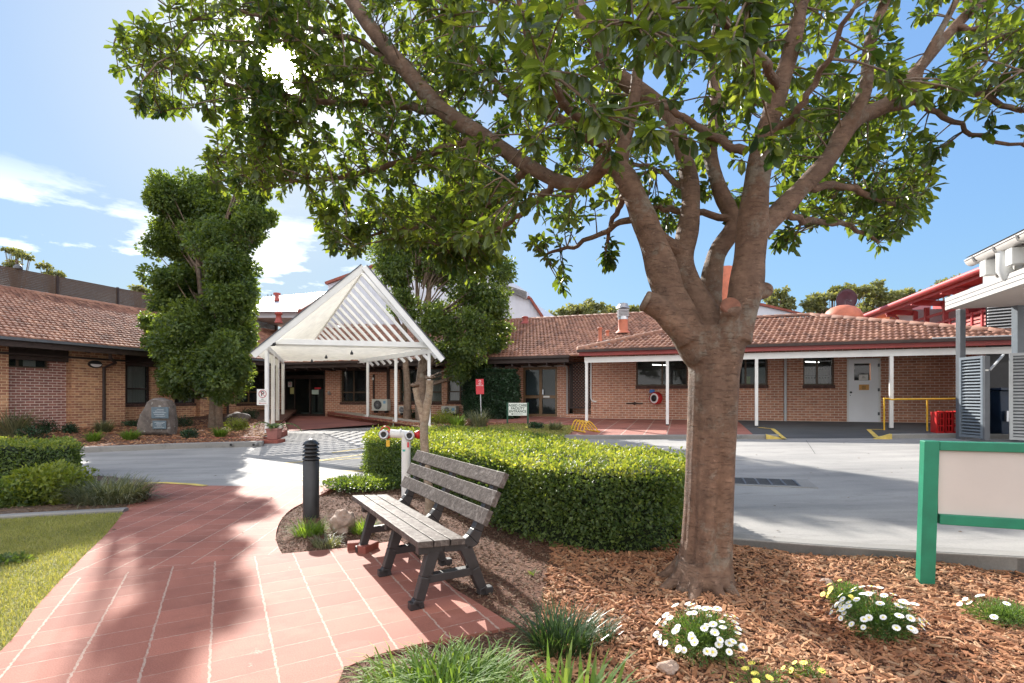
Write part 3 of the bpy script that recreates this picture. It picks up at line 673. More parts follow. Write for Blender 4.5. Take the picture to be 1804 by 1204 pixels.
# yellow ramp edges
def spt(px, py): p = G(px, py, slz); return (p.x, p.y)
for pts in ([(1336, 753.8), (1361, 756.5), (1382, 773)], [(1556, 757.6), (1530, 757.4), (1545, 771.5), (1571, 767)]):
    struct(ribbon('ramp_edge_line', densify([spt(*q) for q in pts], .15), dkz, .11, 'yellow_line', .012))
for px0, px1 in ((1350, 1381), (1541, 1571)):
    mb = MB(); a = Vector((*rpt(px0, 774), 0)); b = Vector((*rpt(px1, 774), 0)); za = ktr(a.x, a.y); zb = road_z(a.x, a.y)
    L, R_ = (a, b) if px0 < 1400 else (b, a)
    hi = ktr(L.x, L.y)+.015; lo = road_z(R_.x, R_.y)+.01; n = FW.n*.02
    mb.prism([L+n+Vector((0, 0, road_z(L.x, L.y)-.05)), R_+n+Vector((0, 0, lo-.05)), R_+n+Vector((0, 0, lo)), L+n+Vector((0, 0, hi))], -FW.n*.16)
    struct(mb.build('kerb_end', 'yellow_line'))
# red entrance ramp
def rpz(x, y):
    q = Vector((x, y, 0))-FM.o; d = q.dot(FM.n); t = min(1, max(0, 1-d/5.2)); r = road_z(x, y)+.01
    return r*(1-t)+.49*t
ramp_poly = [(-6.95, 17.2), (-2.9, 18.2), (-3.4, 18.6), (-5.3, 20.6), (-8.6, 24.6), (-11.95, 25.7), (-10.45, 23.2), (-9.2, 21)]
struct(sheet('entrance_ramp', [(-8.1, 18.6), (-4.9, 20.0), (-6.4, 21.7), (-8.75, 24.5), (-12.0, 25.7), (-10.55, 23.4), (-9.35, 21.2)], rpz, 'ramp_red', .5))
# planter walls beside the ramp (brick edging, gravel beds)
def lowwall(name, label, line, top, w=.11, h=.5, mat='brick_edge'):
    o = strip(name, densify(line), top, w, h, mat); return tag(o, label, 'garden wall')
lp = [(-6.98, 14.95), (-7.45, 17), (-8.35, 18.9), (-9.45, 21.3), (-10.6, 23.5), (-11.3, 24.9)]
ltop = lambda x, y: .25+.042*(y-15)
lowwall('planter_wall', 'low red brick wall along the left side of the entrance ramp behind the potted palm', lp, ltop)
lfront = [(-9.0, 14.75), (-6.98, 14.85)]
lowwall('planter_wall', 'low brick front edge of the pale gravel planter under the no parking sign', lfront, lambda x, y: .245)
rp = [(-2.1, 17.0), (-3.2, 18.3), (-4.7, 19.85), (-6.6, 21.8), (-8.6, 24.2)]
lowwall('planter_wall', 'long low red brick wall rising along the right side of the entrance ramp', rp, lambda x, y: .40+.045*(y-17), .12, .6)
struct(sheet('gravel_bed', [(-9.1, 14.85), (-7.05, 14.95), (-7.5, 17), (-8.4, 18.9), (-9.5, 21.3), (-10.6, 23.5), (-11.2, 24.6), (-11.6, 24.2), (-10.2, 21)], lambda x, y: ltop(x, y)-.03, 'gravel', .5, .15))
struct(sheet('gravel_bed', [(-2.0, 17.1), (-3.1, 18.4), (-4.6, 19.95), (-6.5, 21.9), (-8.4, 24.2), (-7.7, 24.0), (-5.9, 21.9), (-4.0, 19.9), (-2.3, 18.0)], lambda x, y: .41+.045*(y-17), 'gravel', .5, .3))
mb = MB(); mb.box((-6.9, 14.5, road_z(-6.9, 14.5)+.05), (.75, .5, .1)); tag(setbase(mb.build('step', 'brick_edge', bevel=.01)), 'low red painted step under the potted palm', 'step')
# lawn strip in front of main wall
lg = [(G(px, py, rbz).x, G(px, py, rbz).y) for px, py in ((858, 752), (905, 748), (960, 749.5), (1012, 752), (1014, 757), (1000, 768), (950, 770), (905, 765), (868, 760))]
struct(sheet('lawn', lg, lambda x, y: rbz(x, y)+.012, 'lawn_base', .5))

# ============================================================ NEAR OBJECTS
# bench
bx = Vector((.504, -.864, 0)); by = Vector((.864, .504, 0)); bz = Vector((0, 0, 1)); bo = Vector((-.607, 3.296, 0))
def bp(x, y, z): return bo+bx*x+by*y+bz*(z+.012)
bench = thing('park_bench', 'weathered dark brown slatted bench with three backrest planks on the red path', 'bench', bp(-.91, .25, 0))
def plank(name, x0, x1, y, z, w, t, ang):
    mb = MB(); c, s_ = math.cos(ang), math.sin(ang); nseg = 12; V = []; 
    pr = [(-w/2, -t/2), (w/2, -t/2), (w/2, t/2), (-w/2, t/2)]
    for i in range(nseg+1):
        x = x0+(x1-x0)*i/nseg
        for a, b in pr: V.append(bp(x, y+a*c-b*s_+random.uniform(-1, 1)*.0012, z+a*s_+b*c+random.uniform(-1, 1)*.0012))
    mb.add(V, [(i*4+j, i*4+(j+1) % 4, (i+1)*4+(j+1) % 4, (i+1)*4+j) for i in range(nseg) for j in range(4)]+[(3, 2, 1, 0), tuple(nseg*4+j for j in range(4))])
    return mb.build(name, 'plank', bench, bevel=.004)
for i, (y, z) in enumerate(((.055, .43), (.17, .422), (.285, .414))): plank('seat_plank', -1.82, 0, y, z, .105, .042, -.06)
for i, k in enumerate((0, 1, 2)):
    y = .475+k*.062; z = .565+k*.122; plank('backrest_plank', -1.70, .07, y, z, .108, .04, math.atan2(.122, .062))
for xs_ in (-.07, -.79, -1.51):
    mb = MB(); w = .062
    def bar(pts, ws):  # polygon strip in the y-z plane extruded along x
        L = []; Rr = []
        for i, (y, z) in enumerate(pts):
            a = Vector(pts[max(i-1, 0)]); b = Vector(pts[min(i+1, len(pts)-1)]); d = (b-a).normalized(); n = Vector((-d.y, d.x))*ws[i]/2
            L.append((y+n.x, z+n.y)); Rr.append((y-n.x, z-n.y))
        for i in range(len(pts)-1):
            q = [L[i], L[i+1], Rr[i+1], Rr[i]]
            mb.hexa([bp(xs_-w/2, *p) for p in q]+[bp(xs_+w/2, *p) for p in q])
    bar([(.02, .385), (.2, .378), (.36, .37)], [.06, .06, .07])
    bar([(.36, .37), (.42, .40), (.455, .46), (.485, .53), (.56, .68), (.625, .82)], [.08, .10, .075, .06, .045, .04])
    mb.build('support_frame', 'bench_leg', bench, bevel=.006)
    mb = MB(); bar([(.13, .365), (.075, .2), (.03, .055), (.0, .03)], [.085, .07, .065, .05]); bar([(-.035, .025), (.03, .025), (.06, .03)], [.05, .05, .05]); mb.build('leg', 'bench_leg', bench, bevel=.006)
    mb = MB(); bar([(.36, .36), (.43, .2), (.49, .055), (.51, .03)], [.09, .075, .065, .05]); bar([(.47, .03), (.51, .025), (.575, .025)], [.05, .05, .05]); mb.build('leg', 'bench_leg', bench, bevel=.006)
    mb = MB(); bar([(.085, .185), (.42, .185)], [.055, .055]); mb.build('stretcher', 'bench_leg', bench, bevel=.005)
# bollard
p = PZ(548, 5.87, near_z(-2.3, 5.87)); bol = thing('bollard_light', 'dark grey cylindrical bollard light with ringed top beside the red path', 'bollard', p)
mb = MB(); mb.lathe(p, [(.088, -.05), (.088, .66), (.084, .665)], 32); mb.build('post', 'bollard', bol)
mb = MB()
for i in range(4): z = .675+i*.042; mb.lathe(p, [(.060, z-.004), (.100-.003*i, z), (.094-.003*i, z+.012), (.062, z+.036)], 32)
mb.build('louvre_rings', 'bollard', bol)
mb = MB(); mb.lathe(p, [(.06, .84), (.092, .842), (.085, .858), (.06, .885), (.035, .90), (.012, .91), (.001, .912)], 32); mb.build('cap', 'bollard', bol)
# fire booster standpipe
b0 = G(715.3, 890, near_z); Yb = b0.y; fb = thing('fire_hydrant', 'white T-shaped standpipe with red valves and yellow tag between bench and hedge', 'fire hydrant', b0)
def q(px, py, dy=0): return P(px, py, Yb+dy)
tz = q(715, 766).z; mb = MB()
mb.lathe(b0, [(.056, -.05), (.056, tz-b0.z)], 28); mb.build('pipe', 'white', fb)
mb = MB(); a = q(688, 764); b_ = q(726, 767); mb.tube([a, b_], .052, 24); mb.tube([a+Vector((.12, 0, 0)), a+Vector((.135, 0, 0))], .058, 24); mb.build('cross_pipe', 'white', fb)
for (px, py) in ((676, 766), (721.5, 768)):
    c0 = q(px, py, -.07); m1 = MB(); m1.lathe(c0, [(.028, -.08), (.04, -.08), (.045, -.02), (.061, -.012), (.061, .012), (.050, .018), (.034, .018), (.034, -.02)], 28, axis=(.06, -1, 0)); ob = m1.build('outlet', 'galv', fb)
    m1 = MB(); m1.lathe(c0, [(.034, -.02), (.034, .004)], 24, axis=(.06, -1, 0)); m1.lathe(c0, [(.012, .0), (.012, .012)], 12, axis=(.06, -1, 0)); m1.build('outlet_cap', 'black', fb)
for (px, s_) in ((684, 1), (735, -1)):
    m1 = MB(); c0 = q(px, 766); m1.lathe(c0, [(.045, -.04), (.055, -.035), (.055, .0), (.042, .01), (.042, .03)], 20, axis=(s_, 0, 0)); m1.build('valve_body', 'red', fb)
m1 = MB(); c0 = q(679, 760)
m1.tube([c0+Vector((.058*math.cos(t), .02*math.sin(t), .058*math.sin(t))) for t in np.linspace(-.3, math.pi+.4, 14)], .008, 8); m1.build('handwheel', 'red', fb)
m1 = MB(); m1.box(q(683.5, 781.5, -.08), (.045, .006, .08)); m1.build('tag', 'yellow', fb); m1 = MB(); m1.tube([q(683.5, 776, -.08), q(682, 768, -.06)], .002, 5); m1.build('tag_wire', 'black', fb)
m1 = MB(); m1.box(q(719, 784, -.0565), (.022, .003, .065)); m1.build('sticker', 'sign_red', fb)
m1 = MB(); m1.box(q(711.5, 788, -.0565), (.036, .003, .10)); m1.build('sticker', 'paper', fb)
m1 = MB(); m1.box(q(711.5, 794, -.0585), (.034, .002, .025)); m1.build('sticker', paint('teal label', (.1, .45, .4), .5, .05), fb)
# rock and broken bricks
def rock(name, label, c, size, mat='rock_tan', seed=1, cat='rock', sub=4, amp=.25, flat=.0):
    bm = bmesh.new(); bmesh.ops.create_icosphere(bm, subdivisions=sub, radius=1); rr = random.Random(seed)
    from mathutils import noise as mn
    off = Vector((rr.random()*50, rr.random()*50, 0))
    for v in bm.verts:
        d = v.co.normalized(); k = 1+amp*mn.noise(d*1.4+off)+amp*.4*mn.noise(d*4+off)+amp*.15*mn.noise(d*9+off)
        q_ = d*k; q_.z = max(q_.z, -.75); v.co = Vector((q_.x*size[0]/2, q_.y*size[1]/2, (q_.z+.7)*size[2]/1.7))
    me = bpy.data.meshes.new(name); bm.to_mesh(me); bm.free(); me.materials.append(M[mat])
    for f in me.polygons: f.use_smooth = sub > 3
    o = bpy.data.objects.new(name, me); COL.objects.link(o); o.location = c; o['label'] = label; o['category'] = cat; return o
rock('rock', 'small pale sandstone rock among grass near the bollard', G(605, 938, near_z), (.24, .2, .22), 'rock_tan', 3, amp=.4)
rock('rock', 'rounded grey boulder half hidden behind the pale gravel planter', PZ(418, 18.2, .40), (.9, .6, .45), 'stone', 8, amp=.3)
for (px, py, a, lab) in ((632, 968, .3, 'broken red brick lying against the grassy island, nearest the bench'), (648, 972, 1.2, 'loose red brick on the path edge under the left end of the bench')):
    mb = MB(); c = G(px, py, near_z)+Vector((0, 0, .04)); mb.box(c, (.2, .1, .07), Matrix.Rotation(a, 3, 'Z')); tag(setbase(mb.build('loose_brick', 'brick_edge', bevel=.008)), lab, 'brick')
for (px, py, s_, lab) in ((1455, 1033, .12, 'flat grey-brown stone on the mulch right of the big trunk'), (1178, 1180, .10, 'dull pale stone on the mulch left of the nearest daisies')):
    rock('stone', lab, G(px, py, 0)-Vector((0, 0, .01)), (s_, s_*.7, s_*.5), 'rock_tan', px, 'stone', amp=.4)
# green framed board, seen from behind
FS = Frame((3.10, 3.87), (.9467, -.3223), (-.3223, -.9467))
sg = thing('sign_board', 'blank cream back of a sign board in a bright green steel frame on mulch', 'sign', (3.12, 3.87, 0))
for u in (0, 2.3):
    mb = MB(); mb.hexa([FS.pt(u-.03*(u == 0)+a, 0, n)+Vector((0, 0, -.05)) for a, n in ((0, .045), (.095, .045), (.095, -.045), (0, -.045))]+[FS.pt(u+a, 1.073, n) for a, n in ((0, .045), (.095, .045), (.095, -.045), (0, -.045))]); mb.build('post', 'green_frame', sg, bevel=.006)
mb = MB(); FS.box(mb, .095, 2.3, 1.004, 1.070, -.043, .043); mb.build('frame_rail', 'green_frame', sg, bevel=.005)
mb = MB(); FS.box(mb, .095, 2.3, .455, .530, -.043, .043); mb.build('frame_rail', 'green_frame', sg, bevel=.005)
mb = MB(); FS.box(mb, .095, 2.3, .530, 1.004, -.02, .012); mb.build('panel', 'sign_back', sg)
# text helper
def text(body, loc, size, u, n, mat, parent, align='CENTER', bold=0, ext=.001):
    cu = bpy.data.curves.new('lettering', 'FONT'); cu.body = body; cu.size = size; cu.align_x = align; cu.align_y = 'CENTER'; cu.extrude = ext; cu.offset = bold
    o = bpy.data.objects.new('tmp', cu); COL.objects.link(o)
    dg = bpy.context.evaluated_depsgraph_get(); dg.update(); me = bpy.data.meshes.new_from_object(o.evaluated_get(dg))
    bpy.data.objects.remove(o); me.materials.clear(); me.materials.append(M[mat])
    U = Vector(u).normalized(); Nn = Vector(n).normalized(); W = Nn.cross(U)
    R = Matrix((U, W, Nn)).transposed().to_4x4(); me.transform(Matrix.Translation(Vector(loc))@R)
    o = bpy.data.objects.new('lettering', me); COL.objects.link(o); par(o, parent); return o
# AGED CARE sign
Ys = 17.6; s0 = P(912, 753.7, Ys); ac = thing('direction_sign', 'pale sign reading AGED CARE FACILITY ENTRANCE on two dark green posts on the lawn', 'sign', s0)
uS = Vector((1, -.08, 0)).normalized(); nS = Vector((-.08, -1, 0)).normalized()
for px in (894, 930):
    mb = MB(); c = P(px, 731.5, Ys); mb.box((c.x, c.y, (P(px, 709.5, Ys).z+s0.z-.05)/2), (.055, .055, P(px, 709.5, Ys).z-s0.z+.05)); mb.build('post', 'green_dark', ac)
mb = MB(); c = P(912, 721.3, Ys); mb.box((c.x, c.y-.035, c.z), (.63, .02, .435)); mb.build('board', 'sign_white', ac)
for i, t in enumerate(('AGED CARE', 'FACILITY', 'ENTRANCE')): text(t, P(912, 714.6+i*5.3, Ys)+Vector((0, -.048, 0)), .115, (1, 0, 0), (0, -1, 0), 'ink', ac, bold=.002)
mb = MB(); a = P(912, 729.6, Ys)+Vector((0, -.048, 0)); mb.box(a, (.34, .003, .012)); mb.prism([a+Vector((-.17, 0, .028)), a+Vector((-.23, 0, 0)), a+Vector((-.17, 0, -.028))], (0, -.003, 0)); mb.build('arrow', 'ink', ac)
# red sign
Yr = 19.2; c = P(845.5, 681.5, Yr); base = PZ(848, Yr, rbz(P(848, 0, Yr).x, Yr)); rs = thing('post_sign', 'narrow red upright sign with small white lettering on a thin grey pole', 'sign', base)
mb = MB(); mb.tube([base, P(846.5, 694, Yr), P(845, 670, Yr)], .022, 10); mb.build('pole', 'galv', rs)
mb = MB(); mb.box(c+Vector((0, -.035, 0)), (.30, .012, .57), Matrix.Rotation(-.02, 3, 'Y')); mb.build('board', 'sign_red', rs, bevel=.004)
text('NO', c+Vector((0, -.043, .10)), .075, (1, 0, 0), (0, -1, 0), 'text_white', rs); text('SMOKING', c+Vector((0, -.043, .04)), .06, (1, 0, 0), (0, -1, 0), 'text_white', rs)
mb = MB(); mb.lathe(c+Vector((0, -.042, .2)), [(.045, 0), (.045, .002)], 20, axis=(0, -1, 0)); mb.lathe(c+Vector((0, -.0445, .2)), [(.03, 0), (.03, .001)], 20, m=1, axis=(0, -1, 0)); mb.build('symbol', ['text_white', 'sign_red'], rs)
text('hospital grounds', c+Vector((0, -.043, -.25)), .03, (1, 0, 0), (0, -1, 0), 'text_white', rs) if False else None
# bike rack
br_c = PZ(1030, 15.0, rbz(2.1, 15.0)); rk = thing('bike_rack', 'small yellow tubular bicycle rack with angled hoops on the paving', 'bicycle rack', br_c)
ru = Vector((-.25, .97, 0)).normalized(); rv = Vector((.97, .25, 0)).normalized()
for s_ in (-1, 1):
    mb = MB(); mb.tube([br_c+ru*-.55+rv*.22*s_+bz*.03, br_c+ru*.65+rv*.22*s_+bz*.03], .022, 8); mb.build('base_rail', 'yellow', rk)
for i in range(5):
    o_ = br_c+ru*(-.45+i*.24); mb = MB(); mb.tube([o_+rv*.22+bz*.03, o_+rv*.17+bz*.12, o_+rv*.02+bz*.28, o_-rv*.06+bz*.33, o_-rv*.13+bz*.28, o_-rv*.2+bz*.12, o_-rv*.22+bz*.03], .018, 8); mb.build('hoop', 'yellow', rk)
# handrail
hr0 = G(1557.7, 758, slz); hr = thing('handrail', 'yellow steel handrail with two posts in front of the brick wall', 'handrail', hr0)
ht = P(1557.7, 702.5, hr0.y).z; p2 = hr0+FW.u*1.0; p2.z = slz(p2.x, p2.y); p3 = hr0+FW.u*2.2
for pp in (hr0, p2): mb = MB(); mb.tube([Vector((pp.x, pp.y, slz(pp.x, pp.y)-.02)), Vector((pp.x, pp.y, ht))], .022, 12); mb.build('post', 'yellow', hr)
mb = MB(); mb.tube([Vector((hr0.x-.02, hr0.y+.0, ht)), Vector((hr0.x+.1, hr0.y-.02, ht-.005)), Vector((hr0.x+.18, hr0.y-.06, ht-.03)), Vector((hr0.x+.28, hr0.y-.1, ht-.02)), Vector((p3.x, p3.y-.05, ht))], .024, 12); mb.build('top_rail', 'yellow', hr)
# red crates, standing on their sides
for i, (px, ang, lab) in enumerate(((1656, .42, 'red plastic crate on its side, left of three by the louvred gate'), (1671, .42, 'red plastic crate on its side, middle of three by the louvred gate'), (1684, .42, 'red plastic crate on its side, right of three by the louvred gate'))):
    c0 = G(px, 763.5, slz); t = thing('crate', lab, 'crate', c0, 'red crates standing beside the gate')
    R = Matrix.Rotation(-.32, 3, 'Z'); w, d, h = .17, .34, .56
    def cb(mb, x0, x1, y0, y1, z0, z1): mb.box(c0+R@Vector(((x0+x1)/2, (y0+y1)/2+.15, (z0+z1)/2)), (x1-x0, y1-y0, z1-z0), R)
    mb = MB(); cb(mb, -w/2, -w/2+.015, -d/2, d/2, 0, h); cb(mb, -w/2, w/2, d/2-.015, d/2, 0, h); mb.build('side_panel', 'red', t)
    mb = MB()
    for z in (0, .18, .36, .53): cb(mb, -w/2+.015, w/2, -d/2, -d/2+.02, z, z+.035 if z else .05); cb(mb, w/2-.015, w/2, -d/2, d/2, z, z+.05)
    for x in (-w/2+.015, -.012, w/2-.03): cb(mb, x, x+.03, -d/2-.003, -d/2+.017, 0, h)
    mb.build('lattice_panel', 'red', t)
    mb = MB(); cb(mb, -w/2+.015, w/2-.01, -d/2+.04, d/2-.015, .02, .03); cb(mb, -w/2+.015, w/2-.01, -d/2+.02, d/2-.015, h-.02, h-.005); mb.build('shelf', 'red', t)
# potted palm
pc = PZ(483, 14.62, road_z(-6.8, 14.6)+.1); pt_ = thing('potted_palm', 'square clay pot holding a small drooping palm at the entrance ramp', 'potted plant', pc)
mb = MB()
r0, r1, h = .13, .165, .27
mb.hexa([pc+Vector((sx*r0, sy*r0, 0)) for sx, sy in ((-1, -1), (1, -1), (1, 1), (-1, 1))]+[pc+Vector((sx*r1, sy*r1, h)) for sx, sy in ((-1, -1), (1, -1), (1, 1), (-1, 1))]); mb.box(pc+Vector((0, 0, h+.012)), (.36, .36, .035)); mb.build('pot', 'pot', pt_, bevel=.008)
for az, ln, el in ((2.9, .75, .95), (.25, .85, .8), (1.6, .35, 1.3), (4.5, .3, 1.0), (.6, .4, 1.1), (2.6, .35, 1.2)):
    pts = []; q_ = pc+Vector((0, 0, h)); e = el
    for i in range(9): pts.append(q_.copy()); q_ = q_+Vector((math.cos(az)*math.cos(e), math.sin(az)*math.cos(e)*.6, math.sin(e)))*ln/8; e -= .23
    mb = MB(); mb.tube(pts, [.008]*8+[.003], 5)
    for i in range(1, 9):
        d = (pts[i]-pts[i-1]).normalized(); s_ = d.cross(bz).normalized()
        for sg_ in (-1, 1):
            for k in range(3): a = pts[i]-d*.025*k; tip = a+s_*sg_*.17*math.sin(math.pi*i/9.5)+d*.08-bz*.04; mb.add([a, a+d*.03, tip], [(0, 1, 2)])
    mb.build('frond', 'lilly_leaf', pt_)
# memorial stone
Ym = 15.5; mc = PZ(279.5, Ym, lbz(-10.7, Ym)-.03); ms_ = thing('memorial_stone', 'upright rough grey memorial boulder with two metal plaques on the far bed', 'memorial', mc)
mb = MB(); out = [(248, 767), (249, 748), (253, 731), (262, 717), (268, 706), (275, 702), (284, 700.5), (292, 703), (300, 705), (304, 714), (307, 730), (309, 750), (308, 767)]
front = [P(px, py, Ym) for px, py in out]; cen = sum(front, Vector())/len(front)
rings = []
for k, (sc_, dy) in enumerate(((.86, -.26), (.97, -.18), (1.0, 0), (.95, .16), (.75, .28))): rings.append([cen+(p_-cen)*sc_+Vector((random.uniform(-.015, .015), dy+random.uniform(-.02, .02), 0)) for p_ in front])
n = len(front); mb.add([v for r in rings for v in r], [(k*n+j, k*n+(j+1) % n, (k+1)*n+(j+1) % n, (k+1)*n+j) for k in range(4) for j in range(n)]+[tuple(range(n))[::-1], tuple(range(4*n, 5*n))])
o = mb.build('boulder', 'stone', ms_, bevel=.03)
for (x0, y0, x1, y1) in ((267, 717.5, 297, 737.5), (269, 741.5, 293, 756)):
    a = P(x0, y1, Ym-.275); b_ = P(x1, y0, Ym-.275); mb = MB(); mb.box((a+b_)/2, (b_.x-a.x, .02, b_.z-a.z)); pq = mb.build('plaque', paint('bronze plaque', (.10, .14, .17), .4, .2, 12, metal=.3), ms_, bevel=.004)
    mb = MB()
    for i in range(5): z = a.z+(b_.z-a.z)*(.2+.15*i); mb.box(((a.x+b_.x)/2+random.uniform(-.02, .02), a.y-.0115, z), ((b_.x-a.x)*random.uniform(.4, .8), .002, .008))
    mb.build('inscription', 'galv', pq)
# ============================================================ THE BRICK BUILDING
bld = thing('brick_building', 'long single storey brick building with terracotta tiled roofs around the driveway', 'building', (FM.o.x, FM.o.y, .45))
def rect(fr, x0, y0, x1, y1, n=0):
    xm = (x0+x1)/2; u0 = fr.hu(x0, n); u1 = fr.hu(x1, n); _, z1 = fr.hit(xm, y0, n); _, z0 = fr.hit(xm, y1, n); return (min(u0, u1), max(u0, u1), z0, z1)
def window(fr, r, mull=(), trans=None, frame='bronze', curtain=None, sill='brick_red', n=0, deep=1.6, th=.055, glass='glass', lamp=False, label=None):
    u0, u1, z0, z1 = r; d = n-.09
    mb = MB(); e = .004
    fr.box(mb, u0+e, u0+th, z0+e, z1-e, d-.06, d); fr.box(mb, u1-th, u1-e, z0+e, z1-e, d-.06, d)
    fr.box(mb, u0+th, u1-th, z1-th, z1-e, d-.06, d-.002); fr.box(mb, u0+th, u1-th, z0+e, z0+th, d-.06, d-.002)
    for px in mull: u = fr.hu(px, n); fr.box(mb, u-.03, u+.03, z0+th, z1-th, d-.055, d-.004)
    if trans is not None:
        for t in trans: _, z = fr.hit(0, t, n) if False else (0, z0+(z1-z0)*t); fr.box(mb, u0+th, u1-th, z-.028, z+.028, d-.05, d-.008)
    w = mb.build('window', frame, bld)
    if label: w['label'] = label
    mb = MB(); mb.quad(fr.pt(u0+th, z0+th, d-.035), fr.pt(u1-th, z0+th, d-.035), fr.pt(u1-th, z1-th, d-.035), fr.pt(u0+th, z1-th, d-.035)); mb.build('pane', glass, w)
    mb = MB(); D = d-deep; a = n-.25
    P4 = lambda k: [fr.pt(u0-.25, z0-.1, k), fr.pt(u1+.25, z0-.1, k), fr.pt(u1+.25, z1+.1, k), fr.pt(u0-.25, z1+.1, k)]
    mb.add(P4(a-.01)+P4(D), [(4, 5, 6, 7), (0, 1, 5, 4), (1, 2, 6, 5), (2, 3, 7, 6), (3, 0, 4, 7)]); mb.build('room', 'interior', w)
    if curtain:
        for (f0, f1) in curtain:
            a0 = u0+(u1-u0)*f0; a1 = u0+(u1-u0)*f1; k = max(8, int((a1-a0)/.035)); V = []
            for i in range(k+1):
                u = a0+(a1-a0)*i/k; off = d-.16+.022*math.sin(i*2.1)+.008*math.sin(i*.7)
                V += [fr.pt(u, z0+.03, off), fr.pt(u, z1-.05, off)]
            mb = MB(); mb.add(V, [(2*i, 2*i+2, 2*i+3, 2*i+1) for i in range(k)], 0, True); mb.build('curtain', 'curtain', w)
    if lamp:
        mb = MB(); c = fr.pt(u0+(u1-u0)*.3, z1-.12, d-.9); mb.beam(c, c+fr.u*.5-fr.n*.5, .06, .03); mb.build('light_tube', 'lamp_on', w)
    if sill:
        mb = MB(); fr.box(mb, u0-.02, u1+.02, z0-.11, z0+.0, n-.12, n+.025); mb.build('sill', sill, w, bevel=.004)
    return w
M['brick_dark'] = paint('dark sill bricks', (.09, .045, .035), .8, .4, 9)
# ---- wing
wz0, wz1 = .35, 3.35
w1 = rect(FW, 1120.6, 634, 1211, 680); w2 = rect(FW, 1262, 632, 1352.6, 679); w3 = rect(FW, 1415, 631, 1470, 679); dr = rect(FW, 1492, 631.5, 1551.5, 744)
for w_ in (w1, w2, w3): pass
topz = 2.78
w1 = w1[:3]+(topz,); w2 = w2[:3]+(topz,); w3 = w3[:3]+(topz,)
uL = FW.hu(1041); uR = FW.hu(1800)
mb = MB(); wall(mb, FW, uL, uR, wz0, wz1, [w1, w2, w3, dr]); mb.build('wall', 'brick_red', bld)
mb = MB(); p = FW.pt(uL, 0, 0); q_ = p-FW.n*1.2; mb.quad(p+bz*wz0, q_+bz*wz0, q_+bz*wz1, p+bz*wz1); mb.build('wall', 'brick_red', bld)
window(FW, w1, (1166.5,), None, 'bronze', None, 'brick_dark', lamp=True)
wb = window(FW, w2, (1314,), None, 'bronze', None, 'brick_dark')
wc = window(FW, w3, (1440.6,), None, 'bronze', None, 'brick_dark', lamp=True)
mb = MB()   # bottles and shelf in the third window
u0, u1, z0, z1 = w3
FW.box(mb, u0+.08, u1-.08, z0+.30, z0+.33, -.55, -.30)
for i in range(9):
    u = u0+.13+i*(u1-u0-.26)/8
    for zz in (z0+.05, z0+.35): c = FW.pt(u, zz, -.4); mb.lathe(c, [(.042, 0), (.042, .17), (.018, .21), (.018, .25)], 10)
mb.build('bottle_shelf', 'curtain', wc)
mb = MB(); u0, u1, z0, z1 = w2; FW.box(mb, u0+1.02, u0+1.14, z0+.02, z0+.32, -.45, -.35); mb.build('cone', paint('lime plastic', (.55, .75, .02), .5, .05), wb)
# white door
M['door_white'] = paint('white door enamel', (.85, .87, .90), .4, .03, 2)
u0, u1, z0, z1 = dr
mb = MB(); FW.box(mb, u0+.004, u0+.05, z0, z1-.004, -.12, .015); FW.box(mb, u1-.05, u1-.004, z0, z1-.004, -.12, .015); FW.box(mb, u0+.05, u1-.05, z1-.05, z1-.004, -.12, .013); dfr = mb.build('door', 'white', bld, bevel=.003); dfr['label'] = 'white door with a small window and an orange notice'
g0_, g1_ = u0+.21, u1-.27; gz0, gz1 = z0+(z1-z0)*.655, z0+(z1-z0)*.92
mb = MB()
for a, b, c_, d_ in ((u0+.052, g0_, z0, z1-.052), (g1_, u1-.052, z0, z1-.052), (g0_, g1_, z0, gz0), (g0_, g1_, gz1, z1-.052)): FW.box(mb, a, b, c_, d_, -.06, -.02)
mb.build('door_leaf', 'door_white', dfr)
mb = MB(); mb.quad(FW.pt(g0_, gz0, -.04), FW.pt(g1_, gz0, -.04), FW.pt(g1_, gz1, -.04), FW.pt(g0_, gz1, -.04)); mb.build('pane', 'glass', dfr)
mb = MB(); FW.box(mb, g0_-.3, g1_+.3, gz0-.3, gz1+.2, -1.2, -1.15); FW.box(mb, g0_-.02, g1_+.02, gz0-.3, gz0-.28, -1.15, -.07); mb.build('room', 'interior', dfr)
mb = MB(); FW.box(mb, g0_+.14, g0_+.40, gz0+.01, gz0+.19, -.035, -.032); mb.build('notice', 'paper', dfr)
mb = MB(); FW.box(mb, g0_+.14, g0_+.42, gz0-.32, gz0-.14, -.019, -.015); mb.build('notice', 'orange_paper', dfr)
mb = MB()
for i in range(4): FW.box(mb, g0_+.22, g0_+.33, gz0-.29+i*.03, gz0-.28+i*.03, -.0145, -.012)
for i in range(3): FW.box(mb, g0_+.22+.01*i, g0_+.33-.02*i, gz0+.07+i*.03, gz0+.08+i*.03, -.0315, -.030)
mb.build('notice_print', 'ink', dfr)
mb = MB(); mb.lathe(FW.pt(u0+.115, z0+.98, -.02), [(.03, 0), (.03, .01), (.012, .015), (.012, .05), (.028, .055), (.02, .08)], 14, axis=FW.n); mb.lathe(FW.pt(u0+.10, z0+.88, -.02), [(.012, 0), (.012, .012)], 10, axis=FW.n); mb.build('handle', 'black', dfr)
mb = MB()
for z in (z0+.28, z0+1.06, z0+1.86): FW.box(mb, u1-.075, u1-.03, z-.05, z+.05, -.02, .022)
mb.build('hinge', 'steel_dark', dfr)
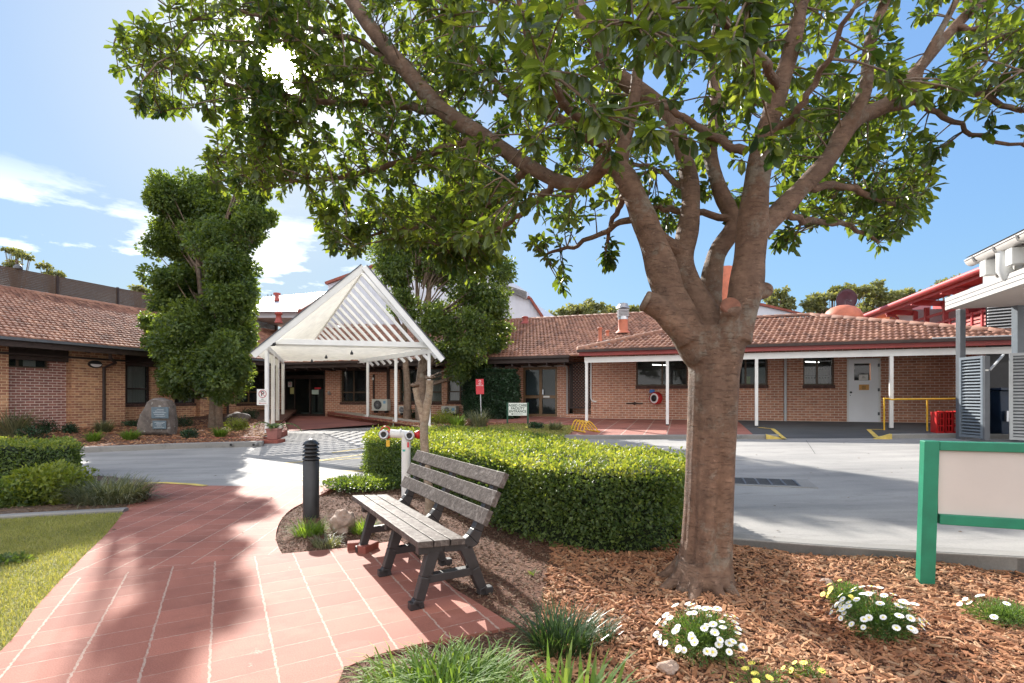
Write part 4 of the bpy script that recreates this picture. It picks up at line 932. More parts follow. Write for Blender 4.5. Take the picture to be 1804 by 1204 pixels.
# verandah posts, beam, gutter, fascia
pl = Frame((10.17, 14.8), (.9467, -.3223), (-.3223, -.9467))
uA = pl.hu(1033); uB = pl.hu(1800)
BT = 2.565; uBm = pl.hu(1786)
mb = MB(); pl.box(mb, uA-.06, uBm, BT, BT+.19, -.03, .03); mb.build('verandah_beam', 'white', bld, bevel=.004)
for px in (1033.5, 1175.8, 1332.6, 1570):
    u = pl.hu(px); p = pl.pt(u, 0, 0); zb = slz(p.x, p.y); mb = MB(); pl.box(mb, u-.045, u+.045, zb+.03, BT, -.044, .044); mb.build('verandah_post', 'white', bld, bevel=.004)
    mb = MB(); pl.box(mb, u-.05, u+.05, zb-.01, zb+.035, -.05, .05); mb.build('post_foot', 'black', bld)
# ---- tiled roofs
def tile_roof(o, e, s, ranges, rowp=.285, colp=.16, parent=bld, mat='tiles', sub=6, name='roof'):
    """o origin on the eave, e along it, s up the slope (unit 3D); ranges(b)->(a0,a1)"""
    e = np.array(Vector(e).normalized()); s = np.array(Vector(s).normalized()); n = np.cross(e, s); n = n if n[2] > 0 else -n
    o = np.array(o, float); V = []; Fq = []; UV = []; base = 0; nb = 0; r = 0
    while True:
        b0 = r*rowp; rg = ranges(b0+rowp/2)
        if rg is None: break
        a0, a1 = rg
        if a1-a0 < .05: break
        k0 = math.floor(a0/colp*sub); k1 = math.ceil(a1/colp*sub); av = np.arange(k0, k1+1)*colp/sub; av[0] = a0; av[-1] = a1
        ph = (av/colp+.5*(r % 2))*2*np.pi; wv = .030*(np.maximum(0, np.cos(ph))**.6)-.008*np.maximum(0, -np.cos(ph)); jt = np.array([random.uniform(-.003, .003) for _ in av])
        rows = ((b0+.015, -.025+.0*wv, 0), (b0, .038+wv, .02), (b0+rowp*.5, .022+wv, .5), (b0+rowp+.02, .0+wv*.9, .98))
        for bb, lift, vv in rows:
            pts = o[None]+av[:, None]*e[None]+bb*s[None]+(lift+jt)[:, None]*n[None]; V.append(pts)
            UV.append(np.stack([av/colp+.5+.5*(r % 2), np.full(len(av), r+vv)], 1))
        m = len(av)
        for q2 in range(3):
            i = np.arange(m-1)+base+q2*m; Fq.append(np.stack([i, i+1, i+1+m, i+m], 1))
        base += 4*m; r += 1
    V = np.concatenate(V); Fq = np.concatenate(Fq); UV = np.concatenate(UV)
    ob = npmesh(name, V, [Fq], mat, parent, smooth=True); me = ob.data; uv = me.uv_layers.new(name='UVMap'); li = np.empty(len(me.loops), int); me.loops.foreach_get('vertex_index', li); uv.data.foreach_set('uv', UV[li].ravel()); return ob
def ridge_caps(a, b, parent=bld, r=.11, mat='tiles', st=.36, name='ridge_tiles'):
    a = Vector(a); b = Vector(b); d = (b-a); L = d.length; d.normalize(); sd = d.cross(bz).normalized(); up = sd.cross(d); mb = MB(); k = int(L/st)+1; n = 8
    for i in range(k):
        p0 = a+d*(i*st); p1 = a+d*min(L, (i+1)*st+.03); V = []
        for p_, rr in ((p0, r*1.12), (p1, r*.95)):
            for j in range(n+1): t = math.pi*j/n; V.append(p_+sd*math.cos(t)*rr*1.05+up*(math.sin(t)*rr*.95-.02))
        mb.add(V, [(j, j+1, n+2+j, n+1+j) for j in range(n)]+[tuple(range(n+1))], 0, True)
    return mb.build(name, mat, parent)
PT = math.atan(.404); cosP, sinP = math.cos(PT), math.sin(PT)
def slope(up2): return Vector((up2.x*cosP, up2.y*cosP, sinP))
# wing roof: eave line frame
ez = 2.99; we = Frame((10.12, 14.66), (.9467, -.3223), (-.3223, -.9467)); back = -we.n
sL, sR, dR = -8.33, 4.0, 3.01
hipL = lambda b: sL+(b*cosP)*(4.62/3.01); hipR = lambda b: sR-(b*cosP)*(4.79/3.01)
tile_roof(we.pt(0, ez, .05), we.u, slope(back), lambda b: (hipL(b), hipR(b)) if b*cosP < dR else None)
apx = we.pt(sR-4.79, ez+.404*dR+.03, -dR); apl = we.pt(sL+4.62, ez+.404*dR+.03, -dR)
ridge_caps(we.pt(sL, ez+.03, .02), apl); ridge_caps(apx, we.pt(sR, ez+.03, .02)); ridge_caps(apl, apx)
# hidden side planes of the wing
mb = MB(); mb.quad(we.pt(sR, ez, 0), apx, apx-we.n*4, we.pt(sR, ez, -7)); mb.quad(we.pt(sL, ez-.02, 0), apl-bz*.05, apl-bz*.05-we.n*3, we.pt(sL, ez-.02, -3)); mb.build('roof', 'tiles', bld)
mb = MB(); we.box(mb, sL+.05, sR+.3, ez-.20, ez-.03, -.03, .04); mb.build('fascia', 'gutter_red', bld)
mb = MB(); a = we.pt(sL, ez-.035, .09); b_ = we.pt(sR+.3, ez-.035, .09); mb.beam(a, b_, .12, .08); mb.build('gutter', 'dark_brown', bld)
mb = MB(); mb.quad(we.pt(sL, ez-.05, .02), we.pt(sR+.3, ez-.05, .02), we.pt(sR+.3, ez+.55, -2.1), we.pt(sL+.6, ez+.55, -2.1)); mb.build('soffit', 'dark_brown', bld)
for i in range(20):
    u = sL+.35+i*.62; mb = MB(); mb.beam(we.pt(u, ez-.13, -.0), we.pt(u, ez+.24, -1.0), .045, .11); mb.build('rafter_end', 'dark_brown', bld)
# flat steel gutter guard at right
mb = MB(); a = we.pt(we.hu(1640), ez+.03, .10); b_ = we.pt(sR+.3, ez+.03, .10); mb.beam(a, b_, .10, .03); mb.build('gutter_guard', 'galv', bld)
# ---- main wall
mz0, mz1 = .3, 3.0
eD = rect(FM, 499, 650, 573, 734.5); eE = rect(FM, 599.5, 651, 645, 709); eF = rect(FM, 703, 649, 778, 709); eG = rect(FM, 788, 649, 817, 708); eH = rect(FM, 921, 642, 981.5, 734)
eD = eD[:2]+(.485,)+eD[3:]
mb = MB(); um0 = FM.hu(474); um1 = FM.hu(1001)
wall(mb, FM, um0, um1, mz0, 3.25, [eD, eE, eF, eG, eH]); mb.build('wall', 'brick_red', bld)
# recess behind lattice
mb = MB(); wall(mb, FM, um1+.02, FM.hu(1060), mz0, 3.25, [], n0=-.8); mb.build('wall', 'brick_red', bld)
for r_, kw in ((eE, dict(mull=(621,), trans=(.30,))), (eF, dict(mull=(715.5, 741), trans=(.30,), curtain=((.02, .14), (.55, .98)))), (eG, dict(mull=(809,), trans=(.30,), curtain=((0.03, .97),)))):
    window(FM, r_, kw.get('mull', ()), kw.get('trans'), 'bronze', kw.get('curtain'), 'brick_dark')
# brown double door
u0, u1, z0, z1 = eH
mb = MB(); um = (u0+u1)/2+.02
for a, b in ((u0+.004, u0+.09), (um-.06, um+.06), (u1-.09, u1-.004)): FM.box(mb, a, b, z0, z1-.004, -.15, -.05)
for a, b in ((z0, z0+.10), (z0+.74, z0+.86), (z1-.22, z1-.006)): FM.box(mb, u0+.01, u1-.01, a, b, -.14, -.06)
dd = mb.build('door', 'bronze_lt', bld); dd['label'] = 'amber brown glazed double door'
mb = MB(); mb.quad(FM.pt(u0+.05, z0+.05, -.1), FM.pt(u1-.05, z0+.05, -.1), FM.pt(u1-.05, z1-.05, -.1), FM.pt(u0+.05, z1-.05, -.1)); mb.build('pane', 'glass', dd)
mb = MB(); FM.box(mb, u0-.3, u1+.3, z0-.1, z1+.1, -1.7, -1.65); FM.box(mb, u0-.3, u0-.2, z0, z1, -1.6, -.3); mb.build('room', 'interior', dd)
mb = MB(); FM.box(mb, um+.12, um+.38, z0+.77, z0+.84, -.05, -.045); mb.build('sign_plate', 'paper', dd)
mb = MB(); FM.box(mb, u0+.1, um-.07, z0+.88, z1-.25, -.20, -.19); mb.build('blind', paint('blue grey blind', (.16, .22, .25), .8, .05), dd)
mb = MB(); FM.box(mb, um+.09, um+.13, z0+.9, z0+1.1, -.05, -.0); mb.build('handle', 'galv', dd)
# automatic glass entrance
u0, u1, z0, z1 = eD; mb = MB(); W_ = u1-u0
FM.box(mb, u0+.003, u0+.06, z0, z1-.003, -.2, .02); FM.box(mb, u1-.08, u1-.003, z0, z1-.003, -.2, .02); FM.box(mb, u0+.06, u1-.08, z1-.10, z1-.003, -.2, .018); FM.box(mb, u0+.06, u1-.08, z0+1.80, z0+1.98, -.16, -.04)
for f in (.25, .62): FM.box(mb, u0+W_*f-.03, u0+W_*f+.03, z0, z0+1.80, -.14, -.06)
FM.box(mb, u0+.06, u1-.08, z0, z0+.10, -.14, -.06)
ed = mb.build('door', 'dark_brown', bld); ed['label'] = 'automatic sliding glass entrance door'
mb = MB(); mb.quad(FM.pt(u0+.05, z0+.02, -.1), FM.pt(u1-.05, z0+.02, -.1), FM.pt(u1-.05, z1-.05, -.1), FM.pt(u0+.05, z1-.05, -.1)); mb.build('pane', 'glass_clear', ed)
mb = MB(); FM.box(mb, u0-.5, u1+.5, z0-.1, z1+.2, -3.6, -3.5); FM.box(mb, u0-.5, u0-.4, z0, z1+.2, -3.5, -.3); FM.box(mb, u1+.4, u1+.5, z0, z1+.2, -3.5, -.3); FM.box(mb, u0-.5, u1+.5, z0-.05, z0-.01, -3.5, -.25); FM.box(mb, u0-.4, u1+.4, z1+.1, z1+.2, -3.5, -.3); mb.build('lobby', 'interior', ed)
mb = MB()
for f, w_, h_ in ((.16, .18, 1.0), (.36, .34, 1.35), (.8, .3, 1.25)): FM.box(mb, u0+W_*f, u0+W_*f+w_, z0+.15, z0+h_, -1.6, -1.4)
FM.box(mb, u0+.1, u1-.1, z0+.02, z0+.14, -1.3, -1.1); mb.build('furniture', paint('grey lobby panels', (.20, .23, .22), .6, .2), ed)
for x0, y0, x1, y1, mt in ((505, 673, 512, 682, 'paper'), (508.5, 683, 517.5, 694.5, paint('yellow notice', (.6, .58, .25), .8, .05)), (547, 687, 559, 695, paint('pale green notice', (.5, .62, .55), .8, .05)), (552, 683, 563, 686, 'sign_red')):
    a, b, c_, d_ = rect(FM, x0, y0, x1, y1); mb = MB(); FM.box(mb, a, b, c_, d_, -.095, -.09); nn_ = mb.build('notice', mt, ed)
    if x0 == 505: mb = MB(); cc_ = FM.pt((a+b)/2, (c_+d_)/2+.03, -.088); mb.tube([cc_+FM.u*.07*math.cos(t)+bz*.07*math.sin(t) for t in np.linspace(0, 2*math.pi, 17)], .009, 6); mb.tube([cc_+FM.u*.05+bz*.05, cc_-FM.u*.05-bz*.05], .009, 6); mb.build('no_smoking_symbol', 'sign_red', ed)
mb = MB(); FM.box(mb, u0+.003, u1-.003, z1, z1+.14, .0, .05); mb.build('door_head', 'cream', bld)
mb = MB(); c = FM.pt(*FM.hit(581, 692), .04); FM.box(mb, FM.hu(579), FM.hu(583), c.z-.1, c.z-.02, .0, .06); mb.lathe(c, [(.07, 0), (.07, .05)], 14, axis=FM.n); mb.build('intercom', 'galv', bld)
# conduits, wall light, downpipes
mb = MB(); a0, zc = FM.hit(652, 653); a1, _ = FM.hit(687, 653); FM.box(mb, a0, a1, zc-.08, zc+.06, .003, .09); _, zb = FM.hit(685, 718); FM.box(mb, a1-.12, a1, zb, zc-.08, .003, .085); mb.build('conduit', 'dark_brown', bld)
a0, zc = FM.hit(659.5, 660); _, zb = FM.hit(659.5, 703); mb = MB(); mb.tube([FM.pt(a0, zc, .05), FM.pt(a0, zb, .05)], .045, 10); mb.build('downpipe', 'dark_brown', bld)
a0, zc = FM.hit(659.8, 667.5); mb = MB(); mb.lathe(FM.pt(a0, zc-.06, .13), [(.04, 0), (.05, .08), (.02, .11)], 14); mb.build('wall_light', 'white', bld)
a0, zc = FM.hit(1000, 629); p = FM.pt(a0, 0, .06); mb = MB(); mb.tube([FM.pt(a0, 2.9, .5), FM.pt(a0, 2.75, .4), FM.pt(a0, 2.5, .07), FM.pt(a0, rbz(p.x, p.y), .07)], .045, 12); mb.build('downpipe', 'lt_grey', bld)
a0, zc = FM.hit(836, 648, .08); a1, _ = FM.hit(998, 641, .08); mb = MB(); mb.tube([FM.pt(a0-.02, zc-.35, .08), FM.pt(a0, zc-.06, .08), FM.pt(a0+.1, zc, .08), FM.pt(a1, zc, .08)], .035, 10); a2 = FM.hu(898); mb.tube([FM.pt(a2, zc+.3, .08), FM.pt(a2, zc-.5, .08)], .02, 8); mb.build('drain_pipe', 'lt_grey', bld)
a0, _ = FW.hit(1383, 640); p = FW.pt(a0, 0, .06); mb = MB(); mb.tube([FW.pt(a0, 2.9, .06), FW.pt(a0, slz(p.x, p.y), .06)], .045, 12); mb.tube([FW.pt(a0, slz(p.x, p.y)+.30, .06), FW.pt(a0, slz(p.x, p.y)+.36, .06)], .055, 12); mb.build('downpipe', 'louvre_lt', bld)
a0, _ = FW.hit(1041.5, 690); mb = MB(); mb.tube([FW.pt(a0, 2.8, .04), FW.pt(a0, 1.35, .04), FW.pt(a0+.05, 1.25, .04), FW.pt(a0+.2, 1.22, .02)], .028, 10); mb.build('drain_pipe', 'white', bld)
a0, zc = FW.hit(1118, 711); mb = MB(); mb.tube([FW.pt(a0-.3, zc, .05), FW.pt(a0+.3, zc, .05)], .02, 8); mb.lathe(FW.pt(a0, zc, .03), [(.05, 0), (.06, .03), (.03, .1)], 10, axis=FW.n); mb.build('tap_pipe', 'dark_brown', bld)
# lattice
u0, u1, z0, z1 = rect(FM, 1003, 638, 1041, 720, .3); lz0 = z0
mb = MB(); FM.box(mb, u0, u0+.05, z0, z1, .27, .32); FM.box(mb, u1-.05, u1, z0, z1, .27, .32); FM.box(mb, u0+.05, u1-.05, z1-.05, z1, .27, .32); FM.box(mb, u0+.05, u1-.05, z0, z0+.05, .27, .32)
W_, H_ = u1-u0, z1-z0
for sgn, nn in ((1, .285), (-1, .30)):
    k = -H_
    while k < W_:
        t0 = max(0, -k); t1 = min(H_, W_-k)
        if t1 > t0+.03:
            if sgn > 0: a = FM.pt(u0+k+t0, z0+t0, nn); b_ = FM.pt(u0+k+t1, z0+t1, nn)
            else: a = FM.pt(u1-k-t0, z0+t0, nn); b_ = FM.pt(u1-k-t1, z0+t1, nn)
            mb.beam(a, b_, .010, .028, up=FM.n.cross((b_-a).normalized()))
        k += .125
mb.build('lattice_screen', 'dark_brown', bld)
u0, u1, z0, z1 = rect(FM, 997, 730, 1043, 741, .35); mb = MB(); FM.box(mb, u0, u1, z0-.1, z1, -.5, .35); mb.build('brick_step', 'brick_red', bld)
# main roof
me_ = Frame((.717, 19.77), (.9467, -.3223), (-.3223, -.9467)); mez = 2.96; dM_ = 5.84
vL = -13.2
tile_roof(me_.pt(0, mez, .05), me_.u, slope(-me_.n), lambda b: (vL+1.3-b*cosP, 6.6) if b*cosP < dM_ else None, sub=5)
ridge_caps(me_.pt(-18, mez+.404*dM_+.02, -dM_), me_.pt(6.4, mez+.404*dM_+.02, -dM_))
mb = MB(); mb.quad(me_.pt(-18, mez+.404*dM_, -dM_), me_.pt(6.6, mez+.404*dM_, -dM_), me_.pt(6.6, mez-.2, -2*dM_), me_.pt(-18, mez-.2, -2*dM_)); mb.build('roof', 'tiles', bld)
mb = MB(); mb.beam(me_.pt(-12.2, mez-.03, .09), me_.pt(1.55, mez-.03, .09), .12, .09); mb.build('gutter', 'dark_brown', bld)
mb = MB(); me_.box(mb, -12.4, 1.5, mez-.24, mez-.03, -.03, .02); me_.box(mb, -12.4, 1.5, mez-.24, mez-.18, -1.3, -.03); mb.build('fascia', 'dark_brown', bld)
for i in range(20): u = -12+i*.7; mb = MB(); me_.box(mb, u, u+.05, mez-.34, mez-.245, -1.1, -.05); mb.build('rafter_end', 'dark_brown', bld)
# white gable above the wing at right
gz = 5.3; g0, g1 = me_.hu(1330, -dM_), me_.hu(1424, -dM_)
def onM(px, py, n): u, z = me_.hit(px, py, n); return me_.pt(u, z, n)
gp_ = [onM(1300, 560, -3.6), onM(1425, 560, -3.6), onM(1425, 556, -3.6), onM(1344, 537.5, -3.6), onM(1300, 534, -3.6)]
mb = MB(); mb.prism(gp_, -me_.n*1.5); mb.build('gable', 'white_metal', bld)
mb = MB(); mb.prism([onM(1427, 558, -3.5), onM(1427, 554.5, -3.5), onM(1344, 534.5, -3.5), onM(1300, 531, -3.5), onM(1300, 535, -3.5), onM(1344, 539, -3.5)], -me_.n*1.8); mb.build('gable_verge', 'brick_edge', bld)
mb = MB(); a = onM(1330, 561, -3.3); b_ = onM(1432, 559, -3.3); mb.beam(a, b_, .3, .06); mb.build('flashing', 'galv', bld)
# ---- left wall
LZ0, LZ1 = .1, 3.1
lA = rect(FL, 5, 620, 87, 648.5); lB = rect(FL, 212.5, 633, 265.5, 712, -.12); lC = rect(FL, 306, 640, 347, 711, -.12); lD = rect(FL, 417, 648, 470, 711, -.12)
sA, sB, sC = FL.hu(4.5), FL.hu(116.5), FL.hu(211.5)
mb = MB(); wall(mb, FL, sA, sB, LZ0, LZ1, [lA]); mb.build('wall', 'brick_plum', bld)['label'] = 'recessed panel of dark plum bricks with pale mortar'
mb = MB(); wall(mb, FL, sA-4, sA+.01, LZ0, LZ1, [], n0=.27, th=.3); FLq = FL.pt(sA+.01, 0, .27); mb.build('wall', 'brick_tan', bld)
mb = MB(); wall(mb, FL, sB-.0, sC, LZ0, LZ1, [], n0=.27, th=.5)
mb.build('wall', 'brick_tan', bld)
s1, s2, s3, s4 = FL.hu(264), FL.hu(290), FL.hu(306, -.12), FL.hu(350)
mb = MB(); wall(mb, FL, sC, FL.hu(292), LZ0, LZ1, [lB], n0=-.12); mb.build('wall', 'brick_tan', bld)
mb = MB(); wall(mb, FL, FL.hu(292), FL.hu(304), LZ0, LZ1, [], n0=.1, th=.3); mb.build('wall', 'brick_tan', bld)
mb = MB(); wall(mb, FL, FL.hu(304), FL.hu(478), LZ0, LZ1, [lC, lD], n0=-.12); mb.build('wall', 'brick_tan', bld)
mb = MB(); wall(mb, FL, FL.hu(349), FL.hu(360), LZ0, LZ1, [], n0=.1, th=.3); wall(mb, FL, FL.hu(398), FL.hu(413), LZ0, LZ1, [], n0=.1, th=.3); mb.build('wall', 'brick_tan', bld)
wA = window(FL, lA, (34,), None, 'bronze', None, None, th=.05); 
mb = MB(); a, b, c_, d_ = rect(FL, 41, 634, 63, 646, -.2); FL.box(mb, a, b, c_, d_, -.22, -.21); mb.build('paper', 'paper', wA)
window(FL, lB, (226,), (.34,), 'dark_brown', ((.25, .98),), 'brick_dark', n=-.12); window(FL, lC, (326,), (.34,), 'dark_brown', ((.4, .95),), 'brick_dark', n=-.12); window(FL, lD, (441,), (.32,), 'bronze_lt', None, 'brick_dark', n=-.12)
# oval wall light
u, z = FL.hit(166, 642, .27); t = MB(); c = FL.pt(u, z, .28); R = [(c+FL.u*.21*math.cos(a)+bz*.13*math.sin(a)) for a in np.linspace(0, 2*math.pi, 25)[:-1]]
t.prism(R, FL.n*.07); wl = t.build('wall_light', 'black', bld); t = MB(); R = [(c+FL.n*.072+FL.u*.17*math.cos(a)+bz*(.10*math.sin(a) if math.sin(a) < 0 else .0)) for a in np.linspace(0, 2*math.pi, 25)[:-1]]; t.prism(R, FL.n*.025); t.build('lens', 'text_white', wl)
u, z = FL.hit(183, 640, .33); p = FL.pt(u, 0, .33); mb = MB(); uu = FL.hu(194, 1.1); mb.tube([FL.pt(uu, 3.0, 1.1), FL.pt(uu, 2.72, 1.1), FL.pt(u+.2, 2.6, .6), FL.pt(u, 2.42, .34), FL.pt(u, lbz(p.x, p.y), .34)], .05, 12); mb.build('downpipe', 'dark_brown', bld)
u, z = FL.hit(400, 690, .16); p = FL.pt(u, 0, .2); mb = MB(); mb.tube([FL.pt(u, 2.9, .2), FL.pt(u, lbz(p.x, p.y), .2)], .05, 12); mb.build('downpipe', 'dark_brown', bld)
# left roof
le = Frame((-13.96, 15.61), (.3223, .9467), (.9467, -.3223)); lez = 3.1; LS = 9.9+.6
tile_roof(le.pt(0, lez, .05), le.u, slope(-le.n), lambda b: (-4.5, 9.0+b*cosP*1.0) if b*cosP < 5.8 else None, sub=5)
ridge_caps(le.pt(-5, lez+.404*5.8+.02, -5.8), le.pt(16, lez+.404*5.8+.02, -5.8))
mb = MB(); mb.quad(le.pt(-5, lez+.404*5.8, -5.8), le.pt(16, lez+.404*5.8, -5.8), le.pt(16, lez, -11.6), le.pt(-5, lez, -11.6)); mb.build('roof', 'tiles', bld)
mb = MB(); mb.beam(le.pt(-4.5, lez-.03, .09), le.pt(9.2, lez-.03, .09), .11, .08); mb.build('gutter', 'steel_dark', bld)
mb = MB(); le.box(mb, -4.5, 9.4, lez-.25, lez-.04, -.03, .02); le.box(mb, -4.5, 9.4, lez-.42, lez-.36, -1.15, -.85); mb.quad(le.pt(-4.5, lez-.06, 0), le.pt(9.4, lez-.06, 0), le.pt(9.4, lez+.42, -1.2), le.pt(-4.5, lez+.42, -1.2)); mb.build('fascia', 'dark_brown', bld)
mb = MB(); le.box(mb, -4.5, 9.4, lez-.55, lez-.15, -1.14, -1.08); mb.build('fascia', 'dark_brown', bld)
for i in range(14): u = -4+i*1.0; mb = MB(); mb.beam(le.pt(u, lez-.20, -.03), le.pt(u, lez-.02, -1.0), .07, .15); mb.build('rafter_end', 'dark_brown', bld)
# plant screen along the ridge
M['screen_brown'] = paint('brown louvre paint', (.11, .07, .048), .7, .1)
scr = thing('louvre_screen', 'long brown horizontal louvre screen standing along the left roof ridge', 'louvre screen', le.pt(5, lez+.404*5.8, -6.1))
zb = lez+.404*5.8-.1
for i in range(15):
    mb = MB(); a = le.pt(-6, zb+.04+i*.066, -6.1); b_ = le.pt(15.5, zb+.04+i*.066, -6.1); mb.beam(a, b_, .02, .060); mb.build('louvre_slat', 'screen_brown', scr)
for i in range(10): u = -5.9+i*2.35; mb = MB(); le.box(mb, u, u+.07, zb-.1, zb+1.02, -6.14, -6.04); mb.build('post', 'dark_brown', scr)
mb = MB(); c = le.pt(le.hu(32, -6.1), zb+1.0, -6.1); mb.lathe(c, [(.14, 0), (.14, .08), (.08, .15), (.01, .17)], 16); mb.build('cowl', 'steel_dark', scr)
# roof vents
def onroof(fr, e0, px, py):   # pixel -> point on roof plane through eave frame
    d = Vector(((px-CX)/F, 1, -(py-HY)/F)); n = (slope(-fr.n)).cross(fr.u).normalized(); o = fr.pt(0, e0, .05); t = (o-Vector((0, 0, EYE))).dot(n)/d.dot(n); return Vector((0, 0, EYE))+d*t
def flue(name, label, fr, e0, px, pyb, pyt, r, mat, cap=1.35, par_=bld):
    b = onroof(fr, e0, px, pyb); top = P(px, pyt, b.y).z; mb = MB(); mb.lathe(b-bz*.15, [(r*1.9, .1), (r*1.1, .22), (r, .25), (r, top-b.z+.09)], 20)
    o = mb.build(name, mat, par_); mb = MB(); mb.lathe(Vector((b.x, b.y, top-.07)), [(r, -.02), (r*cap, 0), (r*cap, .05), (r*.8, .075)], 20); mb.build('cowl', mat, o); o['label'] = label; return b, top
flue('roof_vent', 'terracotta coloured vent pipe, the taller of two beside the steel flue', me_, mez, 1057, 601, 577, .075, 'terracotta')
flue('roof_vent', 'terracotta coloured vent pipe, the shorter of two beside the steel flue', me_, mez, 1070, 592, 582, .065, 'terracotta')
flue('roof_vent', 'squat red vent near the roof ridge', me_, mez, 925, 569.5, 558, .14, 'terra_red', 1.2)
flue('roof_vent', 'squat red vent on the roof left of the canopy', me_, mez, 491, 568, 548, .12, 'terra_red', 1.3) if False else None
b, top = flue('flue', 'orange based flue with louvred steel cowl', me_, mez, 1097.5, 586, 563, .20, 'terracotta', 1.02)
mb = MB(); k = b.y/F
mb.lathe(Vector((b.x, b.y, P(0, 563.5, b.y).z)), [(.21, 0), (.21, 6*k)], 20); mb.build('flue_collar', 'galv', bld)
mb = MB()
for i in range(5): zz = P(0, 557.5-i*2.6, b.y).z; mb.box((b.x, b.y, zz), (.42, .42, .035))
mb.box((b.x, b.y, P(0, 552, b.y).z), (.34, .34, .3)); c = Vector((b.x, b.y, P(0, 543.5, b.y).z)); mb.lathe(c, [(.30, 0), (.2, .14), (.2, .2)], 4); mb.build('flue_cowl', paint('grey louvred cowl', (.36, .36, .38), .5, .1, 8, metal=.3), bld)
b = onroof(le, lez, 491, 566) if False else P(491, 566, 27); mb = MB(); mb.lathe(b-bz*.1, [(.22, 0), (.14, .2), (.13, .42), (.19, .44), (.19, .55), (.1, .6)], 18); mb.build('roof_vent', 'terra_red', bld)['label'] = 'squat red vent on the roof left of the canopy'

# ============================================================ ENTRANCE CANOPY
can = thing('entrance_canopy', 'white gabled canopy of open slats on slim posts over the entrance ramp', 'canopy', (-6.5, 18, .2))
L0 = Vector((-7.66, 16.0, 2.95)); L1 = Vector((-10.07, 22.5, 2.95)); R0 = Vector((-2.78, 17.2, 2.95)); R1 = Vector((-8.37, 24.5, 2.95))
Rg0 = Vector((-4.80, 16.35, 5.40)); Rg1 = Vector((-9.02, 23.2, 3.92))
mb = MB(); mb.beam(L0+(L0-L1)*.02, L1, .08, .17); mb.build('side_beam', 'white', can, bevel=.004)
mb = MB(); mb.beam(R0+(R0-R1)*.03, R1, .08, .17); mb.build('side_beam', 'white', can, bevel=.004)
mb = MB(); mb.beam(L0+Vector((.05, -.06, .19)), R0+Vector((.12, -.06, .19)), .07, .17); mb.build('tie_beam', 'white', can, bevel=.004)
mb = MB(); mb.beam(Rg0+bz*.0, Rg1, .06, .15); mb.build('ridge_beam', 'cream', can)
for k, (px, zb) in enumerate(((470.3, .20), (480.8, .28), (489, .36), (498.5, .45))):
    # points on the left line
    t = 0
    for _ in range(30):
        q_ = L0.lerp(L1, t); t += (px-(CX+F*q_.x/q_.y))/60
        t = max(-.1, min(1.1, t))
    q_ = L0.lerp(L1, t); mb = MB(); mb.box((q_.x, q_.y, (zb+2.87)/2), (.10, .10, 2.87-zb)); mb.build('post', 'white' if k == 0 else 'cream', can, bevel=.005)
for px, zb in ((756, .40), (697.5, .46), (648, .55), (594, .66)):
    t = .1
    for _ in range(40):
        q_ = R0.lerp(R1, t); t += -(px-(CX+F*q_.x/q_.y))/300; t = max(-.1, min(1.2, t))
    q_ = R0.lerp(R1, t); mb = MB(); mb.box((q_.x, q_.y, (zb+2.87)/2), (.10, .10, 2.87-zb)); mb.build('post', 'white', can, bevel=.005)
    if px < 750: mb = MB(); mb.box((q_.x-.09, q_.y-.05, zb-.15), (.03, .03, .5)); mb.build('post_strap', 'white', can)
for i in range(16):
    t = i/15
    mb = MB(); a = L0.lerp(L1, t)+bz*.10; b_ = R0.lerp(R1, t)+bz*.10; mb.beam(a, b_, .04, .085); mb.build('ceiling_slat', 'cream', can)
for i in range(30):
    t = .008+i/30*.99; rg = Rg0.lerp(Rg1, t)
    for E0, E1, sd in ((L0, L1, 1), (R0, R1, -1)):
        if sd < 0 and i % 2: continue
        e = E0.lerp(E1, t); a = rg+(e-rg)*.01; b_ = e+(e-rg).normalized()*.42+bz*.08
        nrm = (b_-a).cross(Rg1-Rg0).normalized()
        mb = MB(); mb.beam(a, b_, .05 if sd < 0 else .03, .10 if sd < 0 else .06, up=nrm if nrm.z > 0 else -nrm); mb.build('rafter', 'white' if sd < 0 else 'cream', can)
for E0, E1, nm in ((L0, L1, 'l'), (R0, R1, 'r')):
    e = E0+(E0-E1).normalized()*.25; rg = Rg0+(Rg0-Rg1).normalized()*.25; b_ = e+(e-rg).normalized()*.50+bz*.05; a = rg+bz*.05
    nrm = (b_-a).cross(Rg1-Rg0).normalized(); nrm = nrm if nrm.z > 0 else -nrm
    mb = MB(); mb.beam(a, b_, .05, .19, up=nrm); mb.build('barge_board', 'white', can, bevel=.004)
    mb = MB(); mb.beam(a+nrm*.11, b_+nrm*.11, .09, .03, up=nrm); mb.build('roof_flashing', 'steel_dark', can)
for t, s_ in ((.12, .55), (.40, .45), (.72, .4)):
    c = L0.lerp(L1, t).lerp(R0.lerp(R1, t), s_)+bz*.02; mb = MB(); mb.lathe(c-bz*.12, [(.045, 0), (.055, .03), (.04, .09), (.02, .1), (.02, .14)], 14); mb.build('spotlight', 'black', can)
mb = MB(); c = P(480, 606, 15.85); mb.box(c, (.16, .12, .10), Matrix.Rotation(.5, 3, 'X')); mb.beam(c+bz*.05, c+Vector((-.05, .1, .1)), .03, .03); mb.build('floodlight', 'black', can)
